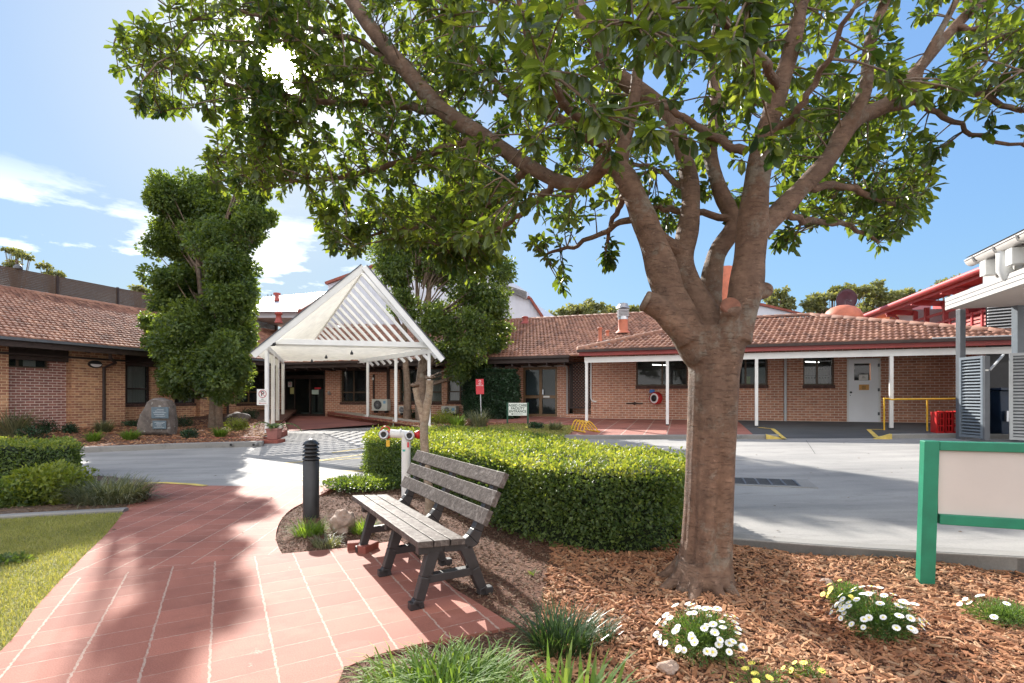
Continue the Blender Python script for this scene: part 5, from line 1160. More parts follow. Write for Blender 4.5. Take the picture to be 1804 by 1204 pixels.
# no parking sign
ns = thing('parking_sign', 'white sign with crossed-out P in a circle fixed to the front canopy post', 'sign', P(462.7, 714, 15.93))
a = P(452.7, 714, 15.93); b_ = P(472.8, 686, 15.93); mb = MB(); mb.box((a+b_)/2, (b_.x-a.x, .012, b_.z-a.z)); mb.build('board', 'paper', ns)
c = (a+b_)/2+Vector((0, -.009, .10)); mb = MB(); mb.tube([c+Vector((.115*math.cos(t), 0, .115*math.sin(t))) for t in np.linspace(0, 2*math.pi, 25)], .009, 6); mb.tube([c+Vector((-.08, 0, .08)), c+Vector((.08, 0, -.08))], .009, 6); mb.build('prohibition_ring', 'ink_red', ns)
text('P', c, .21, (1, 0, 0), (0, -1, 0), 'black', ns, bold=.004); text('NO', c-Vector((0, 0, .17)), .05, (1, 0, 0), (0, -1, 0), 'black', ns); text('PARKING', c-Vector((0, 0, .225)), .05, (1, 0, 0), (0, -1, 0), 'black', ns)
mb = MB(); d = c-Vector((0, 0, .29)); mb.box(d+Vector((.02, 0, 0)), (.2, .003, .012)); mb.prism([d+Vector((-.07, 0, .02)), d+Vector((-.12, 0, 0)), d+Vector((-.07, 0, -.02))], (0, -.003, 0)); mb.build('arrow', 'ink_red', ns)

# ============================================================ THINGS ON THE WALLS
def acunit(fr, x0, y0, x1, y1, label, grp='air conditioner units along the main wall'):
    u0, u1, z0, z1 = rect(fr, x0, y0, x1, y1, .45); t = thing('air_conditioner', label, 'air conditioner', fr.pt((u0+u1)/2, z0, .3), grp)
    mb = MB(); fr.box(mb, u0, u1, z0, z1, .15, .45); mb.build('casing', 'ac_white', t, bevel=.015)
    c = fr.pt(u0+(u1-u0)*.38, (z0+z1)/2, .452); r = (z1-z0)*.40; mb = MB(); mb.lathe(c, [(r, 0), (r, .006)], 28, axis=fr.n); mb.build('fan_opening', 'black', t)
    mb = MB()
    for k in range(1, 5): rr = r*k/4.2; mb.tube([c+fr.n*.012+fr.u*rr*math.cos(a)+bz*rr*math.sin(a) for a in np.linspace(0, 2*math.pi, 21)], .005, 4)
    for a in np.linspace(0, math.pi, 7)[:-1]: mb.tube([c+fr.n*.014+fr.u*r*math.cos(a)+bz*r*math.sin(a), c+fr.n*.014-fr.u*r*math.cos(a)-bz*r*math.sin(a)], .004, 4)
    mb.build('fan_grille', 'galv', t)
    mb = MB(); fr.box(mb, u0+.08, u0+.16, z0-.1, z0, .2, .42); fr.box(mb, u1-.16, u1-.08, z0-.1, z0, .2, .42); mb.build('foot', 'black', t)
    mb = MB(); fr.box(mb, u1-.2, u1-.08, z1-.2, z1-.08, .45, .454); mb.build('badge', paint('pale blue badge', (.2, .4, .6), .5, .02), t)
acunit(FM, 655, 703.5, 682, 724, 'grey air conditioner unit raised beside the dark conduit, seen between canopy posts')
acunit(FM, 702, 716, 716.5, 728, 'air conditioner unit partly hidden behind the rear tree trunks')
acunit(FM, 777, 716, 803.5, 728.5, 'low air conditioner unit under the curtained window behind the green plants')
hr_ = thing('hose_reel', 'round red fire hose reel mounted on the brick wall beside a white post', 'hose reel', FW.pt(*FW.hit(1156, 713), .1))
u, z = FW.hit(1156, 702); c = FW.pt(u, z, .03); ax = (FW.n*.8-FW.u*.6).normalized()
mb = MB(); mb.lathe(c+FW.n*.12-ax*.08, [(.05, -.02), (.22, -.01), (.23, 0), (.21, .03), (.21, .13), (.23, .16), (.22, .18), (.12, .182)], 32, axis=ax); mb.build('reel', 'red', hr_)
mb = MB(); mb.lathe(c+FW.n*.12+ax*.1, [(.185, 0), (.185, .008)], 32, axis=ax); mb.build('label_ring', 'text_white', hr_)
mb = MB(); mb.lathe(c+FW.n*.12+ax*.105, [(.12, 0), (.12, .02), (.03, .04)], 28, axis=ax); mb.build('hub', 'black', hr_)
u, z = FW.hit(1149, 689); t = MB(); FW.box(t, u-.09, u+.09, z-.07, z+.05, .003, .09); tag(setbase(t.build('wall_box', 'blue', bevel=.01)), 'small blue box on the brick wall above the hose reel', 'wall box')

# ============================================================ LOUVRED YARD AT RIGHT
yd = Frame((10.4, 12.3), (.9467, -.3223), (-.3223, -.9467)); gz_ = slz(10.5, 12.4)-.05
cp = thing('carport', 'pale grey flat-roofed shelter over the bin yard on dark steel posts at the right edge', 'carport', (11, 11.5, gz_))
A_ = P(1665, 546.6, 12.2); Bf = P(1799, 499.7, 9.4); A_.z = 3.47; 
fd = Vector((Bf.x-A_.x, Bf.y-A_.y, 0)).normalized(); 
end = A_+fd*6
mb = MB(); hgt = .285; mb.hexa([A_, end, end+Vector((.06, .02, 0)), A_+Vector((.06, .02, 0))]+[q_+bz*hgt for q_ in (A_, end, end+Vector((.06, .02, 0)), A_+Vector((.06, .02, 0)))]); mb.build('fascia', 'lt_grey', cp)
mb = MB()
for i in range(1, 3): z = A_.z+hgt*i/3; mb.beam(A_+fd*.01-Vector((.004, 0, 0))+bz*(z-A_.z), end-Vector((.004, 0, 0))+bz*(z-A_.z), .006, .008)
mb.build('board_joint', 'steel_dark', cp)
far = A_+yd.u*6; mb = MB(); mb.quad(A_+bz*.02, end+bz*.02, end+yd.u*6+bz*.02, far+bz*.02); mb.build('soffit', paint('pinkish soffit', (.62, .53, .48), .6, .04), cp)
mb = MB(); mb.quad(A_+bz*hgt, end+bz*hgt, end+yd.u*6+bz*hgt, far+bz*hgt); mb.quad(A_+bz*.02, far+bz*.02, far+bz*hgt, A_+bz*hgt); mb.build('roof', 'lt_grey', cp)
for (px, Y_, pyt) in ((1692.5, 12.2, 545), (1793, 11.7, 545)):
    c = PZ(px, Y_, 0); w_ = .13 if px < 1750 else .15; mb = MB(); mb.box((c.x, c.y, (3.49+.3)/2), (w_, w_, 3.49-.3)); mb.build('post', 'steel_dark' if px < 1750 else 'louvre', cp, bevel=.005)
# upper roof edge with half-round gutter
up = thing('annex_building', 'light grey eave with half-round gutter and white downpipe at the far right edge', 'building', (12, 9.5, .4))
ga = P(1699, 462, 11.0); gdir = Vector((-.3223, -.9467, 0)); z_ = 4.33; ga.z = z_; gb = ga+gdir*6
mb = MB(); V = []; n = 10
for q_ in (ga, gb):
    for j in range(n+1): t = math.pi+math.pi*j/n; V.append(q_+Vector((.9467, -.3223, 0))*(math.cos(t)*.12+.12)+bz*(math.sin(t)*.13))
mb.add(V, [(j, j+1, n+2+j, n+1+j) for j in range(n)]+[tuple(range(n+1))], 0, True); mb.beam(ga, gb, .02, .03); gt = mb.build('gutter', 'lt_grey', up)
for i in range(6):
    q_ = ga+gdir*(.35+.75*i); mb = MB(); mb.tube([q_+Vector((.9467, -.3223, 0))*(math.cos(t)*.135+.12)+bz*(math.sin(t)*.145) for t in np.linspace(math.pi, 2*math.pi, 9)]+[q_+Vector((.9467, -.3223, 0))*.4+bz*.02], .02, 6); mb.build('gutter_bracket', 'lt_grey', up)
wu = Vector((.9467, -.3223, 0)); wo = ga+wu*.32
mb = MB(); mb.quad(wo+bz*.0, wo+gdir*6, wo+gdir*6-bz*.55, wo-bz*.55); mb.quad(wo, wo+wu*4, wo+wu*4-bz*.7, wo-bz*.7); mb.quad(ga+bz*.05, gb+bz*.05, gb+wu*5+bz*1.2, ga+wu*5+bz*1.2); mb.build('wall', 'lt_grey', up)
mb = MB(); mb.quad(ga+wu*.3-bz*.56, gb+wu*.3-bz*.56, gb+wu*4-bz*.56, ga+wu*4-bz*.56); mb.build('soffit', 'lt_grey', up)
for i in range(5): q_ = wo+gdir*(.55+.9*i); mb = MB(); mb.beam(q_-bz*.3-wu*.02, q_-bz*.3-wu*.25, .2, .3); mb.build('rafter_end', 'white', up)
dpt = P(1769, 448, 9.9); mb = MB(); mb.tube([dpt+bz*.05, P(1769, 476, 9.9), P(1776, 486, 9.88), P(1790, 492, 9.85), P(1835, 508, 9.75)], [.12, .12, .12, .115, .11], 16); mb.build('downpipe', 'white', up)
# louvred gates and yard walls
def louvres(mb, o, u, n, w, z0, z1, pitch=.072, m=0):
    z = z0+.05
    while z < z1-.03:
        a = o+u*.03+bz*z; b_ = o+u*(w-.03)+bz*z; mb.beam(a, b_, .055, .012, up=(bz+n*.9).normalized(), m=m); z += pitch
yard = thing('louvred_enclosure', 'steel louvred bin enclosure with one leaf ajar beside the brick wall', 'enclosure', (10.8, 11.8, gz_))
def leaf(px0, px1, Y0, Y1, z0, z1, mat, nm, side=False, label=None):
    a = PZ(px0, Y0); b_ = PZ(px1, Y1); d = (b_-a); w = d.length; d.normalize(); n = Vector((d.y, -d.x, 0)); n = n if n.dot(a) < 0 else -n
    mb = MB(); mb.beam(a+bz*z0+d*.03, a+bz*z1+d*.03, .06, .06, up=n); mb.beam(b_+bz*z0-d*.03, b_+bz*z1-d*.03, .06, .06, up=n); mb.beam(a+d*.06+bz*(z0+.03), b_-d*.06+bz*(z0+.03), .06, .06); mb.beam(a+d*.06+bz*(z1-.03), b_-d*.06+bz*(z1-.03), .06, .06)
    g = mb.build(nm, mat, yard)
    if label: g['label'] = label
    mb = MB(); louvres(mb, a, d, n, w, z0+.05, z1-.04); mb.build('louvre_blades', mat, g)
    mb = MB(); mb.hexa([a-n*.05+bz*z0, b_-n*.05+bz*z0, b_-n*.07+bz*z0, a-n*.07+bz*z0]+[q_+bz*(z1-z0) for q_ in (a-n*.05+bz*z0, b_-n*.05+bz*z0, b_-n*.07+bz*z0, a-n*.07+bz*z0)]); mb.build('backing_panel', 'steel_dark', g); return g
gt0 = .47
leaf(1691.5, 1733.5, 12.1, 11.45, .47, 2.33, 'louvre', 'gate', label='gate leaf standing ajar')
c = PZ(1738.5, 11.42); mb = MB(); mb.box((c.x, c.y+.04, (.44+2.32)/2), (.12, .1, 1.88)); mb.build('gate_stile', 'steel_dark', yard); mb = MB(); mb.box((c.x-.01, c.y-.013, 2.0), (.07, .006, .035)); mb.build('label_plate', 'paper', yard)
leaf(1778, 1880, 11.45, 10.9, .45, 2.38, 'louvre_lt', 'gate', label='closed gate leaf at the photo edge')
mb = MB(); c0 = PZ(1750, 14.0); 
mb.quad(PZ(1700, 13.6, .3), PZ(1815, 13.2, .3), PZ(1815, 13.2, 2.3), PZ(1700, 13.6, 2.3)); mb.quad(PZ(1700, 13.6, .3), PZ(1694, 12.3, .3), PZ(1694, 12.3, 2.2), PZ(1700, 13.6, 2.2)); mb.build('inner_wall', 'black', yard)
mb = MB(); a = P(1744, 652, 11.4); b_ = P(1768, 625, 11.6); mb.beam(a, b_, .04, .03); mb.build('gate_stay', 'louvre_lt', yard)
bn = thing('waste_bin', 'dark blue steel waste bin inside the louvred enclosure', 'bin', PZ(1762, 12.5, .4)); mb = MB()
c = PZ(1766, 12.6, 0); mb.hexa([c+Vector((x*.40, y*.4, .5)) for x, y in ((-1, -1), (1, -1), (1, 1), (-1, 1))]+[c+Vector((x*.55, y*.5, 1.55)) for x, y in ((-1, -1), (1, -1), (1, 1), (-1, 1))]); mb.build('body', 'bin', bn, bevel=.02)
mb = MB(); mb.box(c+Vector((0, -.02, 1.59)), (1.16, 1.1, .06)); mb.build('lid', 'bin', bn, bevel=.01)
mb = MB(); mb.box(c+Vector((-.25, -.5, .95)), (.3, .05, .25)); mb.build('side_pocket', 'galv', bn)
for x in (-.35, .35): mb = MB(); mb.lathe(c+Vector((x, -.35, .47)), [(.07, -.03), (.07, .03)], 14, axis=(1, 0, 0)); mb.build('wheel', 'black', bn)
# steel louvre cladding on the upper storey behind
# ============================================================ RED BUILDING
rb_ = thing('red_building', 'two storey building with red gutter and salmon slatted balcony railing behind the brick wing', 'building', (16, 20, .5))
e0 = P(1516, 560, 24.5); e0.z = 5.2; e1 = P(1738, 471, 15.0); e1.z = 5.2; ed_ = Vector((e1.x-e0.x, e1.y-e0.y, 0)).normalized(); eo = Vector((-ed_.y, ed_.x, 0)); eo = eo if eo.x > 0 else -eo
e2 = e1+ed_*1.5
mb = MB(); mb.tube([e0, e2], .10, 12); mb.build('gutter', 'red_paint', rb_)
mb = MB(); mb.quad(e0+bz*.06, e2+bz*.06, e2+eo*4+bz*1.4, e0+eo*4+bz*1.4); mb.build('roof', 'red_paint', rb_)
mb = MB(); mb.quad(e0-bz*.06, e2-bz*.06, e2+eo*1.1-bz*.03, e0+eo*1.1-bz*.03); mb.beam(e0+eo*.12-bz*.1, e2+eo*.12-bz*.1, .04, .18); mb.build('soffit', 'red_paint', rb_)
FR = Frame((e0.x+eo.x*1.1, e0.y+eo.y*1.1), (ed_.x, ed_.y), (-eo.x, -eo.y)); Lr = (e2-e0).length
mb = MB(); FR.box(mb, 0, Lr, 1, 5.6, -1.9, -1.8); mb.build('wall', 'red_paint', rb_)
def fru(px, n=0): return FR.hu(px, n)
mb = MB(); FR.box(mb, fru(1530), fru(1580), 1, 5.1, -1.8, -.05); mb.build('wall', 'brick_or', rb_)
mb = MB(); FR.box(mb, fru(1581), fru(1609), 1, 5.1, -1.6, 0); mb.build('wall', 'white_metal', rb_)
for px in (1612, 1632, 1665, 1700): u = fru(px); mb = MB(); FR.box(mb, u-.07, u+.07, 1, 5.0, -.08, .06); mb.build('balcony_post', 'red_paint', rb_)
for px in (1609, 1660, 1720): u = fru(px); mb = MB(); mb.beam(FR.pt(u, 4.95, -.1), FR.pt(u, 5.05, 1.0), .12, .2); mb.build('rafter_end', 'red_paint', rb_)
mb = MB(); FR.box(mb, fru(1612), Lr, 4.55, 4.65, -.02, .03); mb.build('balcony_beam', 'red_paint', rb_)
u0 = fru(1632); z0 = 2.6
for i in range(12):
    z = z0+i*.13; mb = MB(); FR.box(mb, u0, Lr if i < 20 else u0, z, z+.085, .0, .03); mb.build('railing_slat', 'pink', rb_)
for px in (1647, 1676, 1690, 1702, 1715, 1733): u = fru(px); mb = MB(); FR.box(mb, u-.04, u+.04, z0, z0+1.7, .03, .07); mb.build('baluster', 'red_paint', rb_)
mb = MB(); FR.box(mb, u0, Lr, z0+1.6, z0+1.68, -.03, .05); mb.build('handrail', 'red_paint', rb_)
mb = MB(); mb.tube([P(1562, 556, 22), P(1577, 557.5, 21.9), P(1581, 561, 21.8), P(1581, 580, 21.8)], .06, 8); mb.build('downpipe', 'gutter_red', rb_)
lv = thing('louvred_building', 'plant room wall of pale horizontal louvres behind the shelter posts', 'building', PZ(1740, 13.5, .5))
mb = MB(); a = PZ(1740, 14.2); b_ = PZ(1900, 13.6); d = (b_-a).normalized(); n_ = Vector((d.y, -d.x, 0))
for i in range(16): z = 2.95+i*.085; mb.beam(a+bz*z, b_+bz*z+bz*.1, .06, .03)
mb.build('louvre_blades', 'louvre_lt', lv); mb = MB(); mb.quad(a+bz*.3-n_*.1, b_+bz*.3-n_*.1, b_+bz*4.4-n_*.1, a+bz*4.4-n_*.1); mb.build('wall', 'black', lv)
# second red roof further back
r2 = thing('red_roofed_building', 'small orange walled building with red metal roof behind the ridge of the brick wing', 'building', PZ(1560, 30, .5))
a = P(1516, 561.5, 30); b_ = P(1562, 541, 27); c_ = P(1594, 535, 27); d_ = P(1640, 530, 30)
mb = MB(); mb.prism([a, b_, c_, d_, P(1640, 570, 30), P(1516, 570, 30)], (0, 3, 0)); mb.build('roof', 'gutter_red', r2)
mb = MB(); mb.prism([P(1518, 563, 26.5), P(1562, 545, 26.5), P(1600, 542, 26.5), P(1600, 600, 26.5), P(1518, 600, 26.5)], (0, .4, 0)); mb.build('wall', 'brick_or', r2)
mb = MB(); mb.lathe(P(1549.5, 553, 26.3), [(.01, -.15), (.12, -.08), (.15, 0), (.12, .08), (.01, .15)], 16); mb.build('lamp', 'text_white', r2)
mb = MB(); mb.box(P(1573, 562, 26.4), (.25, .05, .35)); mb.build('window', 'glass', r2)
# dish and dome behind the wing roof
ds = thing('satellite_dish', 'round dark plum satellite dish above the tiled roof ridge', 'satellite dish', P(1490.5, 560, 23))
mb = MB(); c = P(1490.5, 528.5, 23); mb.lathe(c, [(.02, .10), (.2, .09), (.36, .04), (.475, -.03), (.48, -.045), (.36, .02), (.02, .06)], 36, axis=(0, 1, .15)); mb.build('dish', 'maroon', ds); mb = MB(); mb.tube([c+Vector((0, .1, 0)), Vector((c.x, c.y+.1, 3))], .04, 8); mb.tube([c, c+Vector((0, -.3, -.1))], .015, 6); mb.box(c+Vector((0, -.3, -.1)), (.07, .07, .07)); mb.build('mast', 'steel_dark', ds)
dm = MB(); c = P(1485, 557, 22); dm.lathe(c-bz*.7, [(.75, 0), (.75, .55), (.73, .72), (.62, .92), (.45, 1.06), (.22, 1.14), (.01, 1.17)], 36); tag(setbase(dm.build('roof_ventilator', 'terracotta')), 'rounded terracotta coloured dome showing above the roof ridge below the dark dish', 'roof ventilator')
dc = MB(); c = P(1279, 560, 24); dc.lathe(c-bz*1, [(.26, 0), (.28, 1.9), (.34, 3.2), (.30, 3.37)], 20); tag(setbase(dc.build('roof_duct', 'terracotta')), 'tall terracotta coloured duct glimpsed between the trunk forks', 'duct')

# ============================================================ WHITE BUILDING BEHIND
wbld = thing('white_building', 'tall white metal clad building with dark red verges behind the entrance canopy', 'building', PZ(760, 34, .3))
Yw = 34; out = [(578, 570), (578, 500), (643, 476.5), (760, 432), (860, 468), (872, 499), (931, 528), (954, 560), (954, 575)]
mb = MB(); mb.prism([P(px, py, Yw) for px, py in out], (3, 9, 0)); mb.build('wall', 'white_metal', wbld)
mb = MB()
for i in range(60): px = 580+i*6.2; a = P(px, 575, Yw-.02); top_ = np.interp(px, [578, 643, 760, 860, 872, 931, 954], [500, 476.5, 432, 468, 499, 528, 560]); mb.beam(a, P(px, top_+1, Yw-.02), .04, .04, up=Vector((0, 1, 0)))
mb.build('cladding_ribs', 'white_metal', wbld)
for seg in (((574, 500), (643, 475), (760, 430)), ((760, 430), (862, 468)), ((929, 524), (934, 526), (957, 561))):
    mb = MB(); pts = [P(*q_, Yw-.1) for q_ in seg]
    for a, b_ in zip(pts[:-1], pts[1:]): mb.beam(a, b_, .35, .16)
    mb.build('verge', 'brick_edge', wbld)
mb = MB(); mb.prism([P(872, 500, Yw-.3), P(876, 496, Yw-.3), P(928, 514, Yw-.3), P(928, 527, Yw-.3)], (0, 2, 0)); pb = mb.build('louvre_box', 'lt_grey', wbld)
mb = MB()
for i in range(6): mb.beam(P(876, 498.5+i*1.6, Yw-.34), P(928, 515+i*2.0, Yw-.34), .02, .03)
mb.build('louvre_blades', 'steel_dark', pb)
lo = thing('metal_roofed_building', 'low building with pale corrugated metal roof between left tree and canopy', 'building', PZ(500, 30, .3))
mb = MB(); mb.prism([P(440, 560, 29), P(446, 546, 29), P(532, 549, 29), P(532, 560, 29)], (0, 6, 0)); mb.build('wall', 'white_metal', lo)
mb = MB(); q4 = [P(440, 549, 28.6), P(536, 549, 28.6), P(600, 512, 37), P(462, 525, 37)]; mb.quad(*q4); k = 26
for i in range(k): t = (i+.5)/k; mb.beam(q4[0].lerp(q4[1], t), q4[3].lerp(q4[2], t), .08, .06)
mb.build('roof', 'white_metal', lo)
mb = MB(); mb.beam(P(528, 549, 28.5), P(582, 517, 34), .2, .25); mb.build('verge', 'brick_edge', lo)
mb = MB(); mb.lathe(P(488, 531, 33), [(.24, 0), (.15, .1), (.13, .38), (.22, .40), (.22, .52)], 16); mb.build('roof_vent', 'terra_red', lo)
for px in (472, 478, 520, 566, 572): mb = MB(); mb.tube([P(px, 530, 33), P(px, 519, 33)], .03, 6); mb.build('roof_pin', 'steel_dark', lo)
# ============================================================ FIG TREE
fig = thing('fig_tree', 'large spreading tree with smooth fluted trunk and big glossy leaves in front of the hedge', 'tree', (1.42, 3.85, 0))
def C(px, py, Y, r): return (P(px, py, Y), r)
mb = MB()
tr = [(1240, 1040, .215), (1241, 1018, .200), (1243, 985, .186), (1246, 950, .180), (1248, 900, .176), (1250, 850, .175), (1252, 800, .176), (1255, 750, .180), (1257, 700, .186), (1258, 660, .190), (1260, 630, .205), (1262, 600, .225), (1264, 580, .21)]
lob = [(.2, 1.0), (.95, .6), (1.6, 1.0), (2.3, .8), (3.1, 1.0), (3.7, .7), (4.35, 1.1), (4.95, .8), (5.6, 1.0)]
def flute(a, i):
    k = [1.0, .85, .62, .52, .46, .42, .38, .32, .25, .18, .1, .05, .02][i]
    v = abs(math.cos(2.5*a+.6+.25*math.sin(a*2)+.02*i))**.7*.7+abs(math.cos(4.0*a+1.1-.03*i))**.6*.3
    return 1+k*(.95*v-.66)+.012*math.sin(3*a+i)
mb.tube([P(px, py, 3.85) for px, py, r in tr], [r*.93 for *_, r in tr], 96, fn=flute)
for az, ln in ((3.5, .24), (4.25, .38), (3.9, .2), (5.4, .14), (.2, .12), (2.6, .16), (4.9, .16)):   # surface roots
    c0 = Vector((1.41, 3.85, 0)); d = Vector((math.cos(az), math.sin(az), 0))
    mb.tube([c0+d*.12+bz*.16, c0+d*.18+bz*.07, c0+d*(.19+ln*.4)+bz*.015, c0+d*(.2+ln*.8)-bz*.03], [.06, .055, .04, .025], 12)
limbs = {
 'A': [C(1240, 625, 3.85, .17), C(1208, 582, 3.85, .15), C(1180, 520, 3.87, .132), C(1158, 450, 3.9, .120), C(1132, 380, 3.95, .110), C(1108, 325, 4.0, .098), C(1085, 292, 4.05, .085), C(1055, 288, 4.15, .07)],
 'A1': [C(1112, 318, 4.0, .07), C(1070, 292, 4.1, .065), C(1038, 318, 4.2, .062), C(1000, 326, 4.35, .062), C(930, 292, 4.6, .070), C(860, 245, 4.9, .078), C(780, 195, 5.2, .085), C(715, 125, 5.5, .088), C(650, 45, 5.8, .088), C(590, -40, 6.1, .08)],
 'A2': [C(1090, 300, 4.05, .075), C(1102, 240, 4.1, .06), C(1118, 170, 4.1, .05), C(1128, 80, 4.1, .042), C(1140, -20, 4.0, .035)],
 'S1': [C(1212, 600, 3.8, .12), C(1180, 560, 3.78, .105), C(1156, 540, 3.77, .092), C(1133, 528, 3.78, .088)],
 'B': [C(1262, 600, 3.92, .15), C(1228, 530, 4.0, .125), C(1200, 470, 4.1, .105), C(1211, 410, 4.2, .095), C(1217, 340, 4.3, .088), C(1203, 270, 4.4, .082), C(1175, 200, 4.5, .078), C(1110, 150, 4.6, .080), C(1080, 125, 4.6, .082), C(1045, 60, 4.7, .082), C(1008, -10, 4.8, .078), C(985, -90, 5, .065)],
 'B1': [C(1205, 450, 4.1, .07), C(1170, 425, 4.05, .06), C(1145, 398, 4.0, .06)],
 'D': [C(1290, 600, 3.8, .15), C(1312, 520, 3.8, .136), C(1322, 440, 3.8, .122), C(1331, 340, 3.75, .103), C(1346, 250, 3.7, .088), C(1372, 160, 3.65, .072), C(1396, 80, 3.6, .06), C(1412, 0, 3.6, .052), C(1430, -90, 3.5, .04)],
 'S2': [C(1275, 610, 3.75, .11), C(1285, 560, 3.66, .085), C(1288, 540, 3.60, .082)],
 'S3': [C(1320, 520, 3.85, .08), C(1345, 512, 3.9, .075), C(1352, 510, 3.92, .06)],
 'E': [C(1328, 420, 3.8, .08), C(1368, 378, 3.9, .084), C(1412, 332, 4, .08), C(1460, 280, 4.1, .078), C(1500, 215, 4.2, .08), C(1560, 185, 4.3, .065), C(1610, 130, 4.4, .056), C(1680, 50, 4.5, .05), C(1750, -20, 4.6, .04)],
 'E1': [C(1495, 220, 4.15, .06), C(1524, 160, 4.12, .055), C(1532, 80, 4.1, .045), C(1560, 0, 4.1, .04), C(1590, -80, 4.1, .03)],
 'E2': [C(1555, 190, 4.3, .045), C(1608, 178, 4.35, .04), C(1622, 120, 4.35, .035), C(1665, 40, 4.3, .03), C(1700, -30, 4.3, .025)],
 'F': [C(1262, 590, 4.02, .11), C(1252, 520, 4.2, .10), C(1262, 450, 4.35, .085), C(1292, 395, 4.4, .075), C(1268, 335, 4.5, .075), C(1250, 260, 4.6, .068), C(1262, 190, 4.8, .055), C(1255, 100, 5, .045), C(1270, 0, 5.1, .035)],
}
for k, L in limbs.items():
    pts = catmull([p for p, r in L], 4); rr = []
    for i in range(len(L)-1):
        for j in range(4): rr.append(L[i][1]+(L[i+1][1]-L[i][1])*j/4)
    rr.append(L[-1][1]); ph = random.random()*9
    mb.tube(pts, [r*(.90 if k in 'ABDEF' else .95 if k[0] != 'S' else .86)*(1+.05*math.sin(i*1.3+ph)) for i, r in enumerate(rr)], 18, fn=lambda a, i: 1+.05*math.sin(2*a+i*.4))
tk = mb.build('trunk', 'bark', fig, recalc=True)
rm = tk.modifiers.new('join', 'REMESH'); rm.mode = 'VOXEL'; rm.voxel_size = .012; rm.use_smooth_shade = True
sm_ = tk.modifiers.new('soften', 'SMOOTH'); sm_.factor = .5; sm_.iterations = 4
# cut faces
for (a, b_, r, lab, mt) in ((P(1158, 541, 3.76), P(1133, 529, 3.775), .068, 'sawn limb stub facing left', 'bark_dark'), (P(1284, 565, 3.68), P(1288.5, 537, 3.585), .062, 'reddish sawn limb face on the fork', 'cut')):
    mb = MB(); d = (b_-a).normalized(); d = (d+Vector((0, -.9, 0))).normalized() if mt == 'cut' else d
    mb.lathe(b_-d*.02, [(r*1.10, -.02), (r*1.14, 0), (r*1.05, .014), (r*.9, .012), (r*.5, .008), (.004, .006)], 20, axis=d); o = mb.build('cut_stub', mt, fig); o['label'] = lab
nodes = []
for L in limbs.values():
    if len(L) > 4:
        for p in catmull([p for p, r in L], 8)[16:]: nodes.append(p)
br = [
 [C(1312, 268, 3.75, .036), C(1250, 236, 3.9, .03), C(1200, 205, 4.0, .026), C(1160, 180, 4.1, .02)],
 [C(1295, 395, 4.4, .035), C(1230, 372, 4.4, .03), C(1160, 368, 4.5, .024), C(1100, 350, 4.7, .015)],
 [C(980, 322, 4.4, .035), C(930, 370, 4.7, .028), C(860, 410, 5.0, .022), C(790, 440, 5.2, .014)],
 [C(930, 292, 4.6, .04), C(880, 350, 5, .034), C(790, 395, 5.3, .026), C(700, 405, 5.6, .018), (P(620, 420, 5.8), .012)],
 [C(860, 245, 4.9, .045), C(760, 270, 5.2, .036), C(650, 300, 5.5, .028), C(540, 320, 5.7, .022), C(430, 310, 5.7, .014)],
 [C(780, 195, 5.2, .05), C(690, 185, 5.5, .04), C(580, 180, 5.7, .034), C(470, 165, 5.7, .028), C(360, 140, 5.5, .02), C(260, 110, 5.3, .012)],
 [C(715, 125, 5.5, .04), C(620, 70, 5.9, .034), C(500, 40, 6.1, .026), C(390, 10, 6.1, .018)],
 [C(1050, 250, 4.3, .04), C(985, 210, 4.4, .035), C(900, 170, 4.5, .03), C(840, 100, 4.6, .022), C(800, 20, 4.6, .016)],
 [C(1085, 292, 4.05, .04), C(1050, 240, 3.8, .035), C(980, 160, 3.4, .028), C(930, 60, 3.1, .02), C(900, -60, 2.9, .015)],
 [C(1372, 160, 3.65, .035), C(1330, 90, 3.3, .03), C(1260, 20, 3.0, .022), C(1200, -80, 2.8, .016)],
 [C(1346, 250, 3.7, .03), C(1400, 200, 3.5, .026), C(1450, 120, 3.3, .02), C(1500, 20, 3.1, .014)],
 [C(1412, 332, 4, .035), C(1480, 330, 4.2, .03), C(1550, 350, 4.5, .024), C(1610, 370, 4.8, .016)],
 [C(1368, 378, 3.9, .03), C(1430, 390, 4.2, .025), C(1500, 400, 4.5, .02), C(1550, 430, 4.7, .014)],
 [C(1560, 185, 4.3, .032), C(1640, 150, 4.1, .026), C(1720, 165, 4.0, .022), C(1810, 200, 3.9, .018), C(1900, 230, 3.8, .01)],
 [C(1610, 178, 4.35, .026), C(1680, 215, 4.2, .02), C(1750, 248, 4.1, .015), C(1830, 262, 4.0, .01)],
 [C(1680, 50, 4.5, .03), C(1750, 60, 4.3, .024), C(1830, 110, 4.1, .016), C(1900, 150, 4, .01)],
 [C(1132, 380, 3.95, .03), C(1080, 400, 4.3, .025), C(1020, 430, 4.7, .02), C(960, 450, 5.0, .013)],
 [C(1217, 340, 4.3, .03), C(1160, 300, 4.9, .025), C(1100, 290, 5.6, .02), C(1020, 300, 6.3, .014)],
 [C(1262, 190, 4.8, .03), C(1330, 180, 5.3, .026), C(1420, 200, 5.8, .02), C(1500, 250, 6.2, .014)],
 [C(1108, 325, 4.0, .03), C(1090, 360, 4.2, .025), C(1075, 410, 4.4, .018), C(1068, 450, 4.5, .01)],
]
mb = MB()
for L in br:
    pts = catmull([p for p, r in L], 6); pts = [p+Vector([random.uniform(-.018, .018) for _ in range(3)]) for p in pts]; n = len(pts)
    rr = list(np.interp(np.linspace(0, len(L)-1, n), range(len(L)), [r for p, r in L])); mb.tube(pts, rr, 8); nodes += pts[3:]
mb.build('branches', 'bark', fig)
